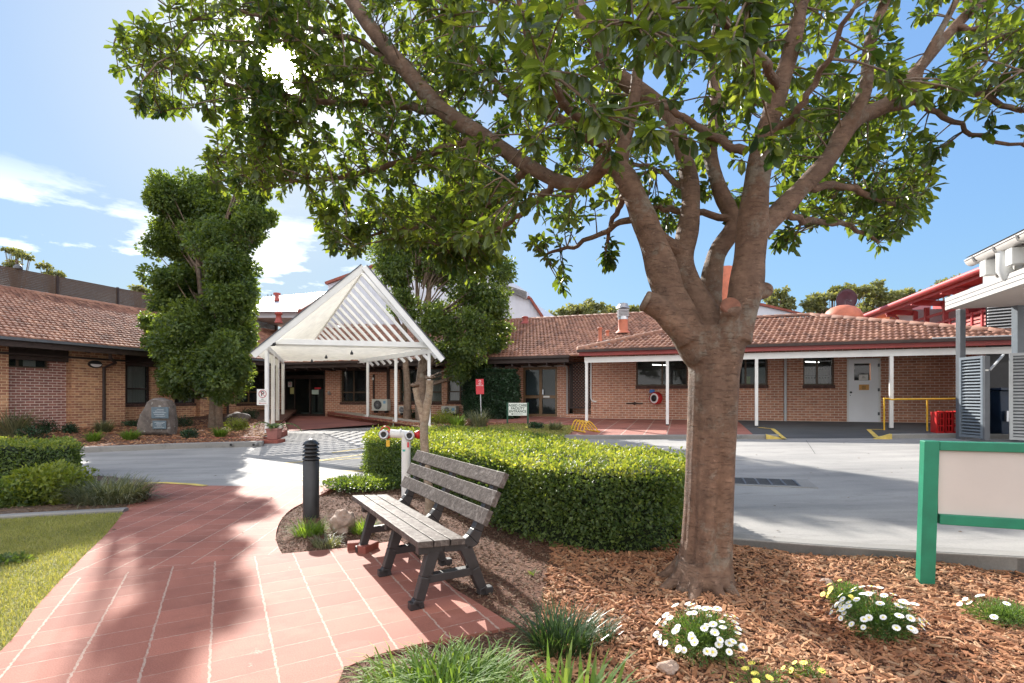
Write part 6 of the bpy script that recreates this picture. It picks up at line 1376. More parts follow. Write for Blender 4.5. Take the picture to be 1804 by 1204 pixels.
# crown tips
def region(poly, n, y0, y1, pw=1.0, holes=()):
    xs_ = [p[0] for p in poly]; ys_ = [p[1] for p in poly]; out = []
    while len(out) < n:
        px = RNG.uniform(min(xs_), max(xs_), 400); py = RNG.uniform(min(ys_), max(ys_), 400); ok = inpoly(px, py, poly)
        for a, b in zip(px[ok], py[ok]):
            if any((a-hx)**2/hr**2+(b-hy)**2/hr**2 < 1 for hx, hy, hr in holes): continue
            Y = y0+(y1-y0)*RNG.random()**pw; out.append(P(a, b, Y))
    return out[:n]
holes = [(1640, 110, 34), (1240, 150, 26), (1030, 190, 16), (1395, 430, 28), (1480, 60, 22), (1600, 60, 20), (495, 112, 30), (430, 60, 12), (700, 60, 14), (820, 170, 14), (600, 230, 14), (950, 120, 12), (1060, 60, 12), (760, 330, 14), (1340, 60, 12), (1290, 200, 14), (1500, 330, 16), (660, 330, 10), (905, 430, 22), (1445, 30, 18), (640, 160, 14), (1130, 230, 16), (1190, 360, 18), (1250, 400, 26), (1150, 455, 20), (560, 300, 12)]
tips = []
tips += region([(200, 60), (330, -30), (540, -30), (540, 230), (430, 290), (345, 205), (240, 205), (195, 140)], 290, 4.6, 6.4, holes=holes)
tips += region([(420, -30), (800, -30), (860, 420), (760, 460), (700, 400), (590, 420), (540, 350), (370, 340), (350, 270), (430, 200)], 950, 4.6, 7.0, holes=holes)
tips += region([(780, -30), (1090, -30), (1110, 300), (1040, 400), (985, 440), (930, 400), (870, 460), (780, 440)], 500, 3.4, 6.6, holes=holes)
tips += region([(1060, -30), (1450, -30), (1450, 220), (1330, 300), (1200, 330), (1080, 330)], 235, 3.2, 6.5, holes=holes)
tips += region([(900, -30), (1400, -30), (1350, 180), (1200, 280), (1080, 250), (930, 180)], 95, 2.2, 3.2, holes=holes)
tips += region([(540, 350), (770, 350), (900, 400), (880, 470), (780, 480), (700, 430), (640, 455), (570, 440)], 120, 5.0, 6.0, holes=holes)
tips += region([(1340, 240), (1440, 180), (1590, 190), (1640, 260), (1660, 310), (1620, 400), (1540, 410), (1440, 410), (1380, 380)], 310, 4.2, 6.2, holes=holes)
tips += region([(1430, -30), (1840, -30), (1840, 130), (1760, 130), (1660, 150), (1560, 230), (1450, 200)], 150, 3.3, 5.5, holes=holes)
tips += region([(1600, 150), (1850, 130), (1850, 250), (1780, 240), (1700, 200)], 26, 3.3, 4.6)
tips += region([(1090, 340), (1160, 330), (1300, 330), (1330, 420), (1200, 420), (1090, 390)], 46, 4.4, 6.5, holes=holes)
for poly, n, a, b in (([(760, 420), (880, 430), (860, 495), (790, 495)], 26, 5.0, 5.8), ([(570, 400), (650, 400), (640, 445), (575, 445)], 16, 5.4, 6), ([(985, 470), (1010, 470), (1008, 515), (990, 510)], 5, 4.8, 5.2), ([(1060, 420), (1085, 420), (1080, 480), (1068, 480)], 7, 4.4, 4.6), ([(1540, 400), (1590, 400), (1570, 440), (1550, 440)], 9, 4.6, 5), ([(925, 420), (965, 420), (960, 450), (935, 450)], 6, 4.9, 5.3), ([(1350, 420), (1420, 400), (1400, 440), (1360, 440)], 8, 4.2, 4.8)):
    tips += region(poly, n, a, b)
tips += region([(150, -30), (1900, -30), (1750, -420), (400, -420)], 300, 2.8, 6.2)
def hides_limb(t):
    for k, w_ in (('A1', .26), ('E', .20), ('D', .20), ('B', .16)):
        for p in LP_[k]:
            if t.y < p.y+.12:
                q = t*(p.y/t.y)+Vector((0, 0, EYE))*(1-p.y/t.y)
                if (q-p).length < w_: return True
    return False
LP_ = {k: catmull([p for p, r in L], 5) for k, L in limbs.items()}
tips = [t for t in tips if not (hides_limb(t) and random.random() < .8)]
N = np.array([list(p) for p in nodes]); tips = np.array([list(t) for t in tips])
dm_ = np.min(np.linalg.norm(tips[:, None]-N[None], axis=2), axis=1); order = np.argsort(dm_)
tw = MB(); TD = []; TP = []
Nl = [N]; cnt = 0
allN = N
for oi in order:
    t = tips[oi]; d = np.linalg.norm(allN-t, axis=1); j = int(np.argmin(d)); a = Vector(allN[j]); b_ = Vector(t); L = (b_-a).length
    if L < .05: continue
    if L > 1.6: a = a+(b_-a)*(1-1.6/L)*0
    md = (a+b_)/2+Vector((random.uniform(-.1, .1), random.uniform(-.1, .1), random.uniform(.0, .14)))*L
    pts = [a, a.lerp(md, .55), md.lerp(b_, .3), md.lerp(b_, .7), b_]
    r0 = min(.016, .005+.008*L); tw.tube(pts, [r0, r0*.8, r0*.65, r0*.5, .0028], 5, cap=False)
    d_ = (pts[-1]-pts[-2]).normalized()
    TD.append(list((d_+Vector((0, 0, -.18))).normalized())); TP.append(list(b_))
    if L > .45: allN = np.concatenate([allN, np.array([list(p) for p in pts[1:4]])])
    if L > .5:   # a side rosette half way
        TD.append(list((Vector(rdir(1)[0])*.8+d_).normalized())); TP.append(list(pts[3]))
tw.build('twigs', 'bark_dark', fig)
TD = np.array(TD); TP = np.array(TP); ns = RNG.integers(8, 15, len(TD)); idx = np.repeat(np.arange(len(TD)), ns)
k_in = np.concatenate([np.arange(n) for n in ns]); tot = np.repeat(ns, ns)
d = TD[idx]; ref = np.cross(d, [0, 0, 1.0]); ref /= np.linalg.norm(ref, axis=1)[:, None]+1e-6; up2 = np.cross(ref, d)
phi = k_in*2.4+RNG.uniform(-.3, .3, len(idx)); fr_ = k_in/tot
spread = np.radians(78-40*fr_+RNG.normal(0, 10, len(idx)))
side = ref*np.cos(phi)[:, None]+up2*np.sin(phi)[:, None]
ld = d*np.cos(spread)[:, None]+side*np.sin(spread)[:, None]; ld[:, 2] -= RNG.uniform(.05, .4, len(idx)); ld /= np.linalg.norm(ld, axis=1)[:, None]
pos = TP[idx]-d*(.13*(1-fr_))[:, None]
nr = np.array([0, 0, 1.0])+d*.3+RNG.normal(0, .38, (len(idx), 3))
sz = RNG.uniform(.062, .132, len(idx)); wd = sz*RNG.uniform(.8, 1.1, len(idx))
scatter('crown', LEAF_BIG_V, LEAF_BIG_F, frames(ld, nr, sz, wd, sz), pos, 'fig_leaf', fig)
print('fig leaves', len(idx))

# ============================================================ OTHER TREES
def leafcloud(blobs, n, shell=.35, zmin=-9):
    """points on/near ellipsoid shells; blobs: (c, (rx,ry,rz))"""
    vol = np.array([b[1][0]*b[1][1]+b[1][0]*b[1][2]+b[1][1]*b[1][2] for b in blobs]); k = RNG.choice(len(blobs), n, p=vol/vol.sum())
    c = np.array([list(b[0]) for b in blobs])[k]; r = np.array([b[1] for b in blobs])[k]; u = rdir(n)
    f = 1-shell*RNG.random(n)**1.5; lump = 1+.10*np.sin(u[:, 0]*7+k)*np.cos(u[:, 2]*6+k*2)
    p = c+u*r*(f*lump)[:, None]; ok = p[:, 2] > zmin; return p[ok], u[ok]
def leaves(name, p, u, size, mat, parent, var=.35, droop=.2, tmpl=(LEAF_S_V, LEAF_S_F)):
    n = len(p); d = u+RNG.normal(0, .9, (n, 3)); d[:, 2] -= droop; nr = u*.6+np.array([0, 0, .7])+RNG.normal(0, .5, (n, 3)); s_ = size*RNG.uniform(1-var, 1+var, n)
    return scatter(name, tmpl[0], tmpl[1], frames(d, nr, s_), p, mat, parent)
def tree_thing(name, label, base, trunks, blobs, n, size, leaf, bark, group=None, shell=.4):
    t = thing(name, label, 'tree', base, group); mb = MB()
    for pts, r0, r1 in trunks: pts = catmull(pts, 4); m = len(pts); mb.tube(pts, [r0+(r1-r0)*i/(m-1) for i in range(m)], 12)
    nb = []; random.seed(11)
    for c, r in blobs:
        nb.append((c, (r[0]*.72, r[1]*.72, r[2]*.72)))
        for _ in range(12): k = random.uniform(.34, .56); o_ = Vector(rdir(1)[0])*random.uniform(.55, .85); nb.append((c+Vector((o_.x*r[0], o_.y*r[1], o_.z*r[2])), (r[0]*k, r[1]*k, r[2]*k*.8)))
    for i in range(0, len(nb), 4):   # small limbs reaching the clumps
        c = nb[i][0]; a = Vector((base[0]+(c.x-base[0])*.25, base[1]+(c.y-base[1])*.25, base[2]+(c.z-base[2])*.72)); mb.tube([a, a.lerp(c, .5)+Vector((0, 0, -.08)), c], [.035, .022, .008], 6)
    blobs = nb
    mb.build('trunk', bark, t); p, u = leafcloud(blobs, n, shell); leaves('crown', p, u, size, leaf, t); return t
# dense left tree, about 9 m
b0 = PZ(379, 17.5, .38); bl = []
def B(px, py, Y, r, rz=None): return (P(px, py, Y), (r, r, rz or r))
spec = [(290, 345, .75), (320, 380, 1.0), (375, 395, .95), (290, 420, .8), (340, 440, 1.3), (405, 440, 1.1), (295, 505, .85), (360, 520, 1.4), (415, 520, .9), (290, 590, .8), (350, 600, 1.35), (405, 600, 1.1), (325, 655, .8), (390, 655, .9), (290, 640, .55), (425, 590, .6), (425, 650, .5), (425, 480, .6), (420, 540, .7), (450, 385, .6), (380, 690, .4), (262, 570, .4), (268, 350, .4), (462, 345, .45), (474, 305, .36), (466, 282, .3), (466, 262, .24), (458, 245, .2), (480, 385, .35), (355, 345, .8), (405, 385, .8), (440, 420, .6), (345, 680, .6), (400, 680, .6), (300, 680, .45), (432, 675, .4)]
for px, py, r in spec: bl.append((P(354+(px-354)*.93, py, 17.5+random.uniform(-1.0, 1.0)), (r*.84, r*1.1, r)))
tr_ = [([b0-bz*.1+Vector((-.08, 0, 0)), P(377, 700, 17.5), P(368, 620, 17.5), P(350, 480, 17.5), P(345, 330, 17.5)], .17, .05), ([b0-bz*.1+Vector((.14, 0, 0)), P(386, 700, 17.4), P(392, 620, 17.3), P(410, 480, 17.4)], .13, .04), ([P(386, 690, 17.4), P(420, 600, 17.6), P(440, 500, 17.6)], .08, .03)]
tree_thing('lilly_pilly_tree', 'tall dense dark green tree with twin trunks by the memorial stone on the left', b0, tr_, bl, 150000, .115, 'lilly_leaf', 'bark_dark', shell=.55)
# tree behind the canopy
b0 = PZ(735, 20, .46); bl = []
spec = [(740, 400, 1.1), (790, 430, 1.3), (840, 420, 1.1), (720, 375, .8), (790, 385, 1.2), (845, 380, 1.0), (870, 400, .7), (820, 500, 1.1), (850, 560, 1.0), (820, 600, 1.0), (790, 560, .8), (870, 530, .8), (830, 640, .7), (780, 620, .6), (760, 480, .9), (705, 500, .5), (860, 610, .6), (770, 375, .9), (830, 362, 1.0), (870, 345, .7), (850, 318, .6), (805, 335, .6), (880, 470, .7), (805, 660, .45), (690, 460, .5), (790, 440, 1.1), (870, 385, .7), (700, 475, .8), (720, 540, .7), (760, 565, .7), (690, 440, .9), (765, 610, .45), (880, 590, .6)]
for px, py, r in spec: bl.append((P(px, py, 20+random.uniform(-.9, .9)), (r, r*1.1, r*.9)))
tr_ = [([b0-bz*.1+Vector((.2, 0, 0)), P(741, 690, 20), P(745, 640, 20), P(752, 560, 20), P(760, 450, 20)], .27, .07), ([b0-bz*.1+Vector((-.45, .2, 0)), P(718, 690, 20.1), P(714, 630, 20.1), P(712, 540, 20), P(705, 430, 20)], .17, .05), ([P(746, 650, 20), P(775, 615, 19.8), P(805, 570, 19.8), P(830, 500, 19.8)], .14, .04), ([P(716, 600, 20), P(690, 540, 20), P(670, 470, 20)], .09, .03), ([P(750, 580, 20), P(735, 520, 20), P(735, 420, 20)], .10, .03), ([P(808, 565, 19.8), P(840, 560, 19.6), P(860, 540, 19.6)], .05, .02)]
tree_thing('garden_tree', 'leafy tree with two leaning trunks growing behind the right side of the entrance canopy', b0, tr_, bl, 90000, .12, 'lilly_leaf', 'bark_dark', shell=.7)
# pruned tree
b0 = G(755, 913, near_z); Yp = b0.y; pr = thing('pruned_tree', 'small bare pollarded tree with two knobbly cut arms behind the bench', 'tree', b0)
mb = MB(); q_ = lambda x, y: P(x, y, Yp)
mb.tube(catmull([b0-bz*.05, q_(757, 880), q_(753, 840), q_(748, 790), q_(747, 750), q_(746, 728)], 3), [.085]+[.055]*4+[.048]*11, 14)
mb.tube(catmull([q_(747, 745), q_(742, 722), q_(735, 702), q_(732, 684)], 3), [.046, .044, .042, .042, .038, .036, .034, .032, .034, .036], 12); mb.tube(catmull([q_(747, 745), q_(752, 718), q_(756, 695), q_(757, 670)], 3), [.05, .05, .048, .046, .045, .042, .042, .04, .042, .045], 12)
tk2 = mb.build('trunk', 'bark_pale', pr)
mb = MB()
for cx, cy, r in ((732, 681, .055), (757.5, 667, .055), (757, 679, .04)):
    c = q_(cx, cy)
    for i in range(26):
        d = Vector(rdir(1)[0]); d.z = abs(d.z)*.6+d.z*.2; mb.tube([c+d*r*.4, c+d*r*random.uniform(.9, 1.25)], [.014, .007], 6)
mb.build('knobs', 'bark_dark', pr)
# far gum trees
def gum(label, blobs, base, n, size=.42, flat=.5, grp='gum trees beyond the roofs'):
    nb = []
    for c, r in blobs:
        for _ in range(6): k = random.uniform(.28, .5); o_ = Vector(rdir(1)[0])*.72; nb.append((c+Vector((o_.x*r[0], o_.y*r[1], o_.z*r[2])), (r[0]*k, r[1]*k, r[2]*k*.8)))
    blobs = nb; n = int(n*.8)
    t = thing('gum_tree', label, 'tree', base, grp); mb = MB(); c0 = Vector(base)
    top_ = max(b[0].z for b in blobs)
    mid = sum((b[0] for b in blobs), Vector())/len(blobs)
    mb.tube([c0, Vector((mid.x, mid.y, mid.z*.6)), mid], [.25, .18, .08], 8)
    for b in blobs: a = Vector((mid.x, mid.y, mid.z*.62)); mb.tube([a, a.lerp(b[0], .5)+Vector((0, 0, -.3)), b[0]], [.09, .05, .02], 6)
    mb.build('trunk', 'bark_dark', t); p, u = leafcloud(blobs, n, .8); leaves('crown', p, u, size, 'gum_leaf', t, droop=.5)
def gb(px, py, Y, rpx, k=.55): r = rpx/F*Y; return (P(px, py, Y), (r, r, r*k))
gum('wide gum tree crown above the tiled ridge left of the steel flue', [gb(985, 552, 55, 20), gb(1005, 548, 56, 24), gb(1030, 538, 55, 22), gb(1050, 545, 54, 22), gb(1020, 548, 55, 26)], PZ(1020, 55, 0), 3600, .36)
gum('lower gum crown right of the steel flue behind the ridge', [gb(1080, 550, 58, 22), gb(1110, 552, 58, 24), gb(1140, 552, 58, 20)], PZ(1100, 58, 0), 2200, .36)
gum('narrow gum tree just right of the big trunk', [gb(1362, 525, 52, 14, .8), gb(1375, 515, 52, 12, .8), gb(1385, 535, 52, 16, .7), gb(1370, 540, 52, 22, .5)], PZ(1370, 52, 0), 2200, .33)
gum('broad flat gum tree left of the dark dish', [gb(1432, 535, 50, 18), gb(1450, 522, 50, 20), gb(1470, 518, 50, 20), gb(1488, 512, 50, 20), gb(1440, 548, 50, 20), gb(1515, 515, 51, 20, .4)], PZ(1470, 50, 0), 4200, .33)
gum('tall airy gum tree right of the dark dish', [gb(1542, 507, 54, 18), gb(1535, 520, 54, 26, .4), gb(1560, 530, 54, 30, .4), gb(1530, 540, 54, 24), gb(1515, 552, 54, 22), gb(1550, 512, 54, 12)], PZ(1540, 54, 0), 4200, .35)
gum('flat topped gum tree left of the red roof', [gb(1590, 520, 60, 24, .4), gb(1610, 518, 60, 22, .4), gb(1580, 530, 60, 22, .4)], PZ(1600, 60, 0), 2000, .36)
gum('gum tree peeping over the red gutter', [gb(1650, 505, 60, 14), gb(1670, 500, 60, 16), gb(1690, 496, 60, 18)], PZ(1670, 60, 0), 1300, .36)
gum('sparse gum tree at the far left above the louvre screen', [gb(18, 440, 60, 12, .5), gb(30, 444, 60, 12, .4), gb(44, 452, 60, 12, .4), gb(16, 466, 60, 16, .4)], PZ(20, 60, 0), 900, .36)
gum('low gum tops between the far left tree and the dense tree', [gb(80, 470, 62, 12, .4), gb(95, 482, 62, 14, .4), gb(106, 484, 62, 10, .4)], PZ(92, 62, 0), 700, .36)
gum('gum top just left of the dense dark tree', [gb(240, 509, 62, 12, .4), gb(252, 510, 62, 12, .4)], PZ(246, 62, 0), 500, .36)

# ============================================================ HEDGES
def boxhedge(name, label, poly, zb, zt, n_top, n_side, size, mat='hedge_leaf', cat='hedge', rough=.035, zf=None, round_=.08, grp=None, topmat='hedge_top'):
    """poly: footprint ccw list; leaves over top and sides + inner core"""
    P2 = np.array(poly); c = P2.mean(0)
    x0, y0 = P2.min(0); x1, y1 = P2.max(0)
    pts = np.empty((0, 3)); un = np.empty((0, 3))
    hz = lambda x, y: zt+.018*np.sin(x*4.3+y*3.1)+.014*np.sin(x*9.1-y*7.3)
    x = RNG.uniform(x0, x1, n_top*4); y = RNG.uniform(y0, y1, n_top*4); ok = inpoly(x, y, poly); x = x[ok][:n_top]; y = y[ok][:n_top]
    pts = np.stack([x, y, hz(x, y)+RNG.normal(0, rough*.6, len(x))-.012], 1); un = np.tile([0, 0, 1.0], (len(x), 1))
    E = np.roll(P2, -1, 0)-P2; Ls = np.linalg.norm(E, axis=1); k = RNG.choice(len(poly), n_side, p=Ls/Ls.sum()); t = RNG.random(n_side)
    b = P2[k]+E[k]*t[:, None]; nn = np.stack([E[k][:, 1], -E[k][:, 0]], 1)/Ls[k][:, None]
    area = sum(P2[i-1][0]*P2[i][1]-P2[i][0]*P2[i-1][1] for i in range(len(P2)))
    if area < 0: nn = -nn
    z = zb+(zt-zb)*RNG.random(n_side); topness = np.clip((z-(zt-round_))/round_, 0, 1)
    b = b-nn*(round_*.5*topness**2)[:, None]+nn*RNG.normal(0, rough, n_side)[:, None]+nn*(.03*np.sin(z*9+b[:, :1].ravel()*5))[:, None]
    if zf: z = z
    s_p = np.stack([b[:, 0], b[:, 1], z], 1); s_n = np.concatenate([nn, np.zeros((n_side, 1))], 1)
    thin = (z-zb < .16+.07*np.sin(b[:, 0]*6)) & (RNG.random(n_side) < .55)
    s_p = s_p[~thin]; s_n = s_n[~thin]
    if topmat:   # stray shoots along the top
        ns_ = n_top//220; bx_ = pts[RNG.integers(0, len(pts), ns_)]; st_ = RNG.uniform(.02, .09, ns_)
        for q in range(5): pts = np.concatenate([pts, bx_+np.stack([RNG.normal(0, .008, ns_), RNG.normal(0, .008, ns_), st_*(q+1)/5], 1)]); un = np.concatenate([un, np.tile([0, 0, 1.0], (ns_, 1))])
    pts = np.concatenate([pts, s_p]); un = np.concatenate([un, s_n])
    # sprigs sticking out
    n = len(pts); d = un*.6+RNG.normal(0, .75, (n, 3)); d[:, 2] += .15; nr = un+np.array([0, 0, .5])+RNG.normal(0, .55, (n, 3)); s_ = size*RNG.uniform(.6, 1.35, n)
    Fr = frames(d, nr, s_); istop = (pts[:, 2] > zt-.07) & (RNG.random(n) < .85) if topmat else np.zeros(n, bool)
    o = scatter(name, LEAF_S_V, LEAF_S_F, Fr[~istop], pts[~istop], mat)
    if topmat: scatter('backlit_new_growth', LEAF_S_V, LEAF_S_F, Fr[istop], pts[istop], topmat, o)  # fresh top leaves, painted lighter and yellower for sun shining through
    tag(o, label, cat, grp)
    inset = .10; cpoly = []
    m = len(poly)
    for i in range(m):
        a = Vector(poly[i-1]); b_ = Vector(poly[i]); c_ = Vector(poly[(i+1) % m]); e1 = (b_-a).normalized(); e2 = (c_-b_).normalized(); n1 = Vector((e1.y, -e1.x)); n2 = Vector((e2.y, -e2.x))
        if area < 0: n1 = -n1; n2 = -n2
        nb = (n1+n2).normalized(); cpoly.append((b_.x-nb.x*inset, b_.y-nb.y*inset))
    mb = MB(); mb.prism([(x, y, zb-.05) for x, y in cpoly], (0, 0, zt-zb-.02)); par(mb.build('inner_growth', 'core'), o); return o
nearL = [(650, 8.6), (700, 7.9), (767, 6.9), (810, 6.2), (870, 5.5), (940, 4.95), (1030, 4.62), (1130, 4.58), (1195, 4.85)]
farL = [(1205, 5.5), (1165, 6.0), (1050, 6.8), (950, 8.6), (850, 10.6), (745, 10.7), (665, 10.2)]
hp = [(PZ(px, Y).x, Y) for px, Y in nearL+farL]; hp = [(v.x, v.y) for v in catmull([(*p, 0) for p in hp], 3, closed=True)]
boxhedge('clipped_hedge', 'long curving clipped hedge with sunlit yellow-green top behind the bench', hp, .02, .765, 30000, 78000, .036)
hl = [(PZ(131, 8.0).x, 8.0), (PZ(131, 9.0).x-.0, 9.0), (-12, 9.1), (-12, 7.8)]
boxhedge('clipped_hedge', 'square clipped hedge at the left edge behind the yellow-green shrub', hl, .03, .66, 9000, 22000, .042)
bp_ = [(G(px, 735, .55).x, y) for px, y in ((818, 20.8), (835, 20.2), (865, 19.6), (895, 19.4), (911, 19.6), (912, 20.4), (880, 21.1), (830, 21.6))]
bp_ = [(PZ(px, y).x, y) for px, y in ((818, 20.8), (832, 20.3), (865, 20.0), (898, 19.8), (911, 20.0), (912, 20.6), (880, 21.1), (830, 21.6))]
boxhedge('clipped_bush', 'large square dark green clipped bush against the wall behind the red sign', bp_, .5, 2.45, 3000, 22000, .07, 'bush_leaf', 'bush', rough=.05, round_=.5, topmat=None)
# loose plants
def tuft(name, label, c, r, h, n, size, mat, cat='plant', grp=None, sy=.8, seed=None):
    """mounded leafy plant"""
    p, u = leafcloud([(Vector(c)+bz*h*.45, (r, r*sy, h*.6)), (Vector(c)+Vector((r*.3, 0, h*.35)), (r*.6, r*.5, h*.5)), (Vector(c)+Vector((-r*.35, .0, h*.4)), (r*.6, r*.5, h*.5))], n, .9, c[2]-.01)
    t = thing(name, label, cat, c, grp); leaves('foliage', p, u*[1, 1, .6]+[0, 0, .5], size, mat, t, droop=-.3)
    mb = MB()
    for i in range(14): a = random.uniform(0, 6.28); e = random.uniform(.6, 1.4); rr = random.uniform(.5, .95); mb.tube([Vector(c), Vector(c)+Vector((math.cos(a)*r*.35*rr, math.sin(a)*r*.35*rr, h*.4)), Vector(c)+Vector((math.cos(a)*r*.7*rr, math.sin(a)*r*.7*rr, h*.8*math.sin(e)))], [.008, .006, .003], 5)
    mb.build('stems', 'bark_dark', t); return t
def strap(name, label, c, r, h, n, width, mat, cat='plant', grp=None, droop=1.3, sy=.8, L=None):
    t = thing(name, label, cat, c, grp); a = RNG.uniform(0, 2*np.pi, n); rad = r*.55*np.sqrt(RNG.random(n)); base = np.stack([c[0]+rad*np.cos(a), c[1]+rad*np.sin(a)*sy, np.full(n, c[2]-.01)], 1)
    az = a+RNG.normal(0, .7, n); el = np.clip(RNG.normal(1.15, .25, n), .4, 1.5); ln = (L or h*1.35)*RNG.uniform(.6, 1.25, n)
    blades('leaves', base, az, el, ln, width*RNG.uniform(.7, 1.2, n), mat, t, droop=droop); return t
# left shrub bed
tuft('shrub', 'yellow-green loose shrub in front of the left clipped hedge', G(88, 886, near_z), .55, .50, 8000, .05, 'yel_leaf', 'shrub')
tuft('shrub', 'mid green low shrub at the left photo edge below the hedge', G(22, 893, near_z), .42, .36, 4000, .05, 'lilly_leaf', 'shrub')
tuft('shrub', 'green leafy sprout left of the yellow-green shrub', G(-40, 880, near_z), .4, .4, 3000, .05, 'lilly_leaf', 'shrub')
strap('grass_clump', 'wide grey-green grassy clump at the left edge of the red path', G(172, 893, near_z)+Vector((0, .22, 0)), .78, .24, 1500, .012, 'liriope', 'grass clump', droop=1.9, sy=.6, L=.44)
tuft('lawn_weed', 'bright green leafy weed patch in the left lawn', G(12, 992, 0), .2, .05, 500, .035, 'lilly_leaf', 'weed')
# far left bed
for px, py, r, h, mt, lab in ((22, 770, .55, .75, 'liriope', 'tall grey-green spiky plant at the far left against the brick pier'), (38, 768, .45, .6, 'bush_leaf', 'dark green bush second from the far left wall corner'), (58, 775, .45, .4, 'bush_leaf', 'blue-green low mound in front of the dark bush at far left'), (82, 763, .34, .42, 'bush_leaf', 'round dark bush below the plum brick panel'), (124, 764, .22, .32, 'bush_leaf', 'small dark plant at the foot of the tan pier'), (183, 762, .3, .35, 'liriope', 'pale spiky plant at the foot of the brown downpipe'), (165, 778, .22, .26, 'strap', 'round green tuft left of the bright tuft near the kerb'), (229, 775, .28, .26, 'strap', 'bright yellow-green tuft left of the memorial stone'), (334, 772, .24, .26, 'bush_leaf', 'green tuft right of the memorial stone near the kerb'), (388, 771, .22, .28, 'strap', 'small green tuft in front of the twin trunks'), (322, 752, .4, .35, 'bush_leaf', 'dark green leafy plant behind the memorial stone'), (235, 752, .4, .22, 'bush_leaf', 'low green plants below the curtained window'), (412, 760, .3, .42, 'yel_leaf', 'sunlit lime green plant right of the twin trunks'), (441, 738, .35, .4, 'bush_leaf', 'dark tufty plant near the left canopy posts'), (424, 758, .25, .35, 'yel_leaf', 'smaller sunlit lime plant beside the gravel planter')):
    c = G(px, py, lbz)
    if mt in ('liriope', 'strap'): strap('plant', lab, c, r, h, 260, .02, mt, grp='plants in the far left bed')
    else: tuft('plant', lab, c, r, h, 900, .05, mt, grp='plants in the far left bed')
# right bed plants
for px, py, r, h, mt, lab in ((770, 748, .5, .35, 'yel_leaf', 'pale green bushy plant nearest the right canopy post'), (786, 746, .45, .5, 'yel_leaf', 'taller bright green plant below the low air conditioner'), (806, 752, .38, .35, 'strap', 'spiky green plant left of the red sign pole'), (843, 752, .45, .48, 'liriope', 'silvery green plant around the red sign pole'), (944, 757, .26, .22, 'bush_leaf', 'dark green tuft right of the AGED CARE sign'), (978, 760, .2, .26, 'liriope', 'small grey-green tuft left of the yellow bike rack'), (640, 727, .2, .3, 'bush_leaf', 'green plant beside the raised air conditioner'), (733, 738, .5, .4, 'bush_leaf', 'grey-green plants at the base of the rear tree')):
    c = G(px, py, rbz)
    if mt in ('liriope', 'strap'): strap('plant', lab, c, r, h, 260, .022, mt, grp='plants in front of the main wall')
    else: tuft('plant', lab, c, r, h, 900, .055, mt, grp='plants in front of the main wall')
tuft('ground_cover', 'low leafy green mat spilling between hedge end and path', G(640, 862, near_z)+Vector((0, .1, 0)), .62, .16, 5200, .04, 'lilly_leaf', 'ground cover')
# island grasses
strap('grass_clump', 'green grassy clump at the foot of the bollard', G(545, 944, near_z), .26, .17, 330, .008, 'strap', 'grass clump', L=.2)
strap('grass_clump', 'small grass tufts right of the pale rock', G(640, 938, near_z), .2, .14, 220, .008, 'strap', 'grass clump', L=.17)
strap('grass_clump', 'sparse low grass left of the rock near the path edge', G(575, 962, near_z), .22, .09, 200, .008, 'liriope', 'grass clump', L=.13)
# foreground
strap('strap_plant', 'big arching bright strap-leaved clump at the bottom edge beside the path', Vector((-.30, 2.36, 0)), .62, .16, 820, .011, 'strap', 'plant', droop=2.3, L=.27, sy=.55)
strap('strap_plant', 'dark upright grassy clump between bench and daisies', Vector((.27, 2.82, 0)), .28, .26, 360, .010, 'strap_dark', 'plant', droop=1.0, L=.26)
strap('strap_plant', 'small dark grassy tuft right of the upright grassy clump', Vector((.52, 2.95, 0)), .12, .14, 90, .008, 'strap_dark', 'plant', L=.16)
strap('lily_plant', 'broad-bladed dark green plant at the bottom centre edge', Vector((.28, 2.18, 0)), .34, .2, 110, .026, 'strap', 'plant', droop=1.0, L=.28)
for px, py, lab in ((952, 1118, 'little weed sprout beside the red path corner'), (937, 1012, 'tiny green sprout in the mulch behind the bench'), (1010, 1100, 'thin green sprig beside the dark grassy clump')): strap('weed_sprout', lab, G(px, py, 0), .05, .05, 22, .006, 'strap', 'weed', L=.06)
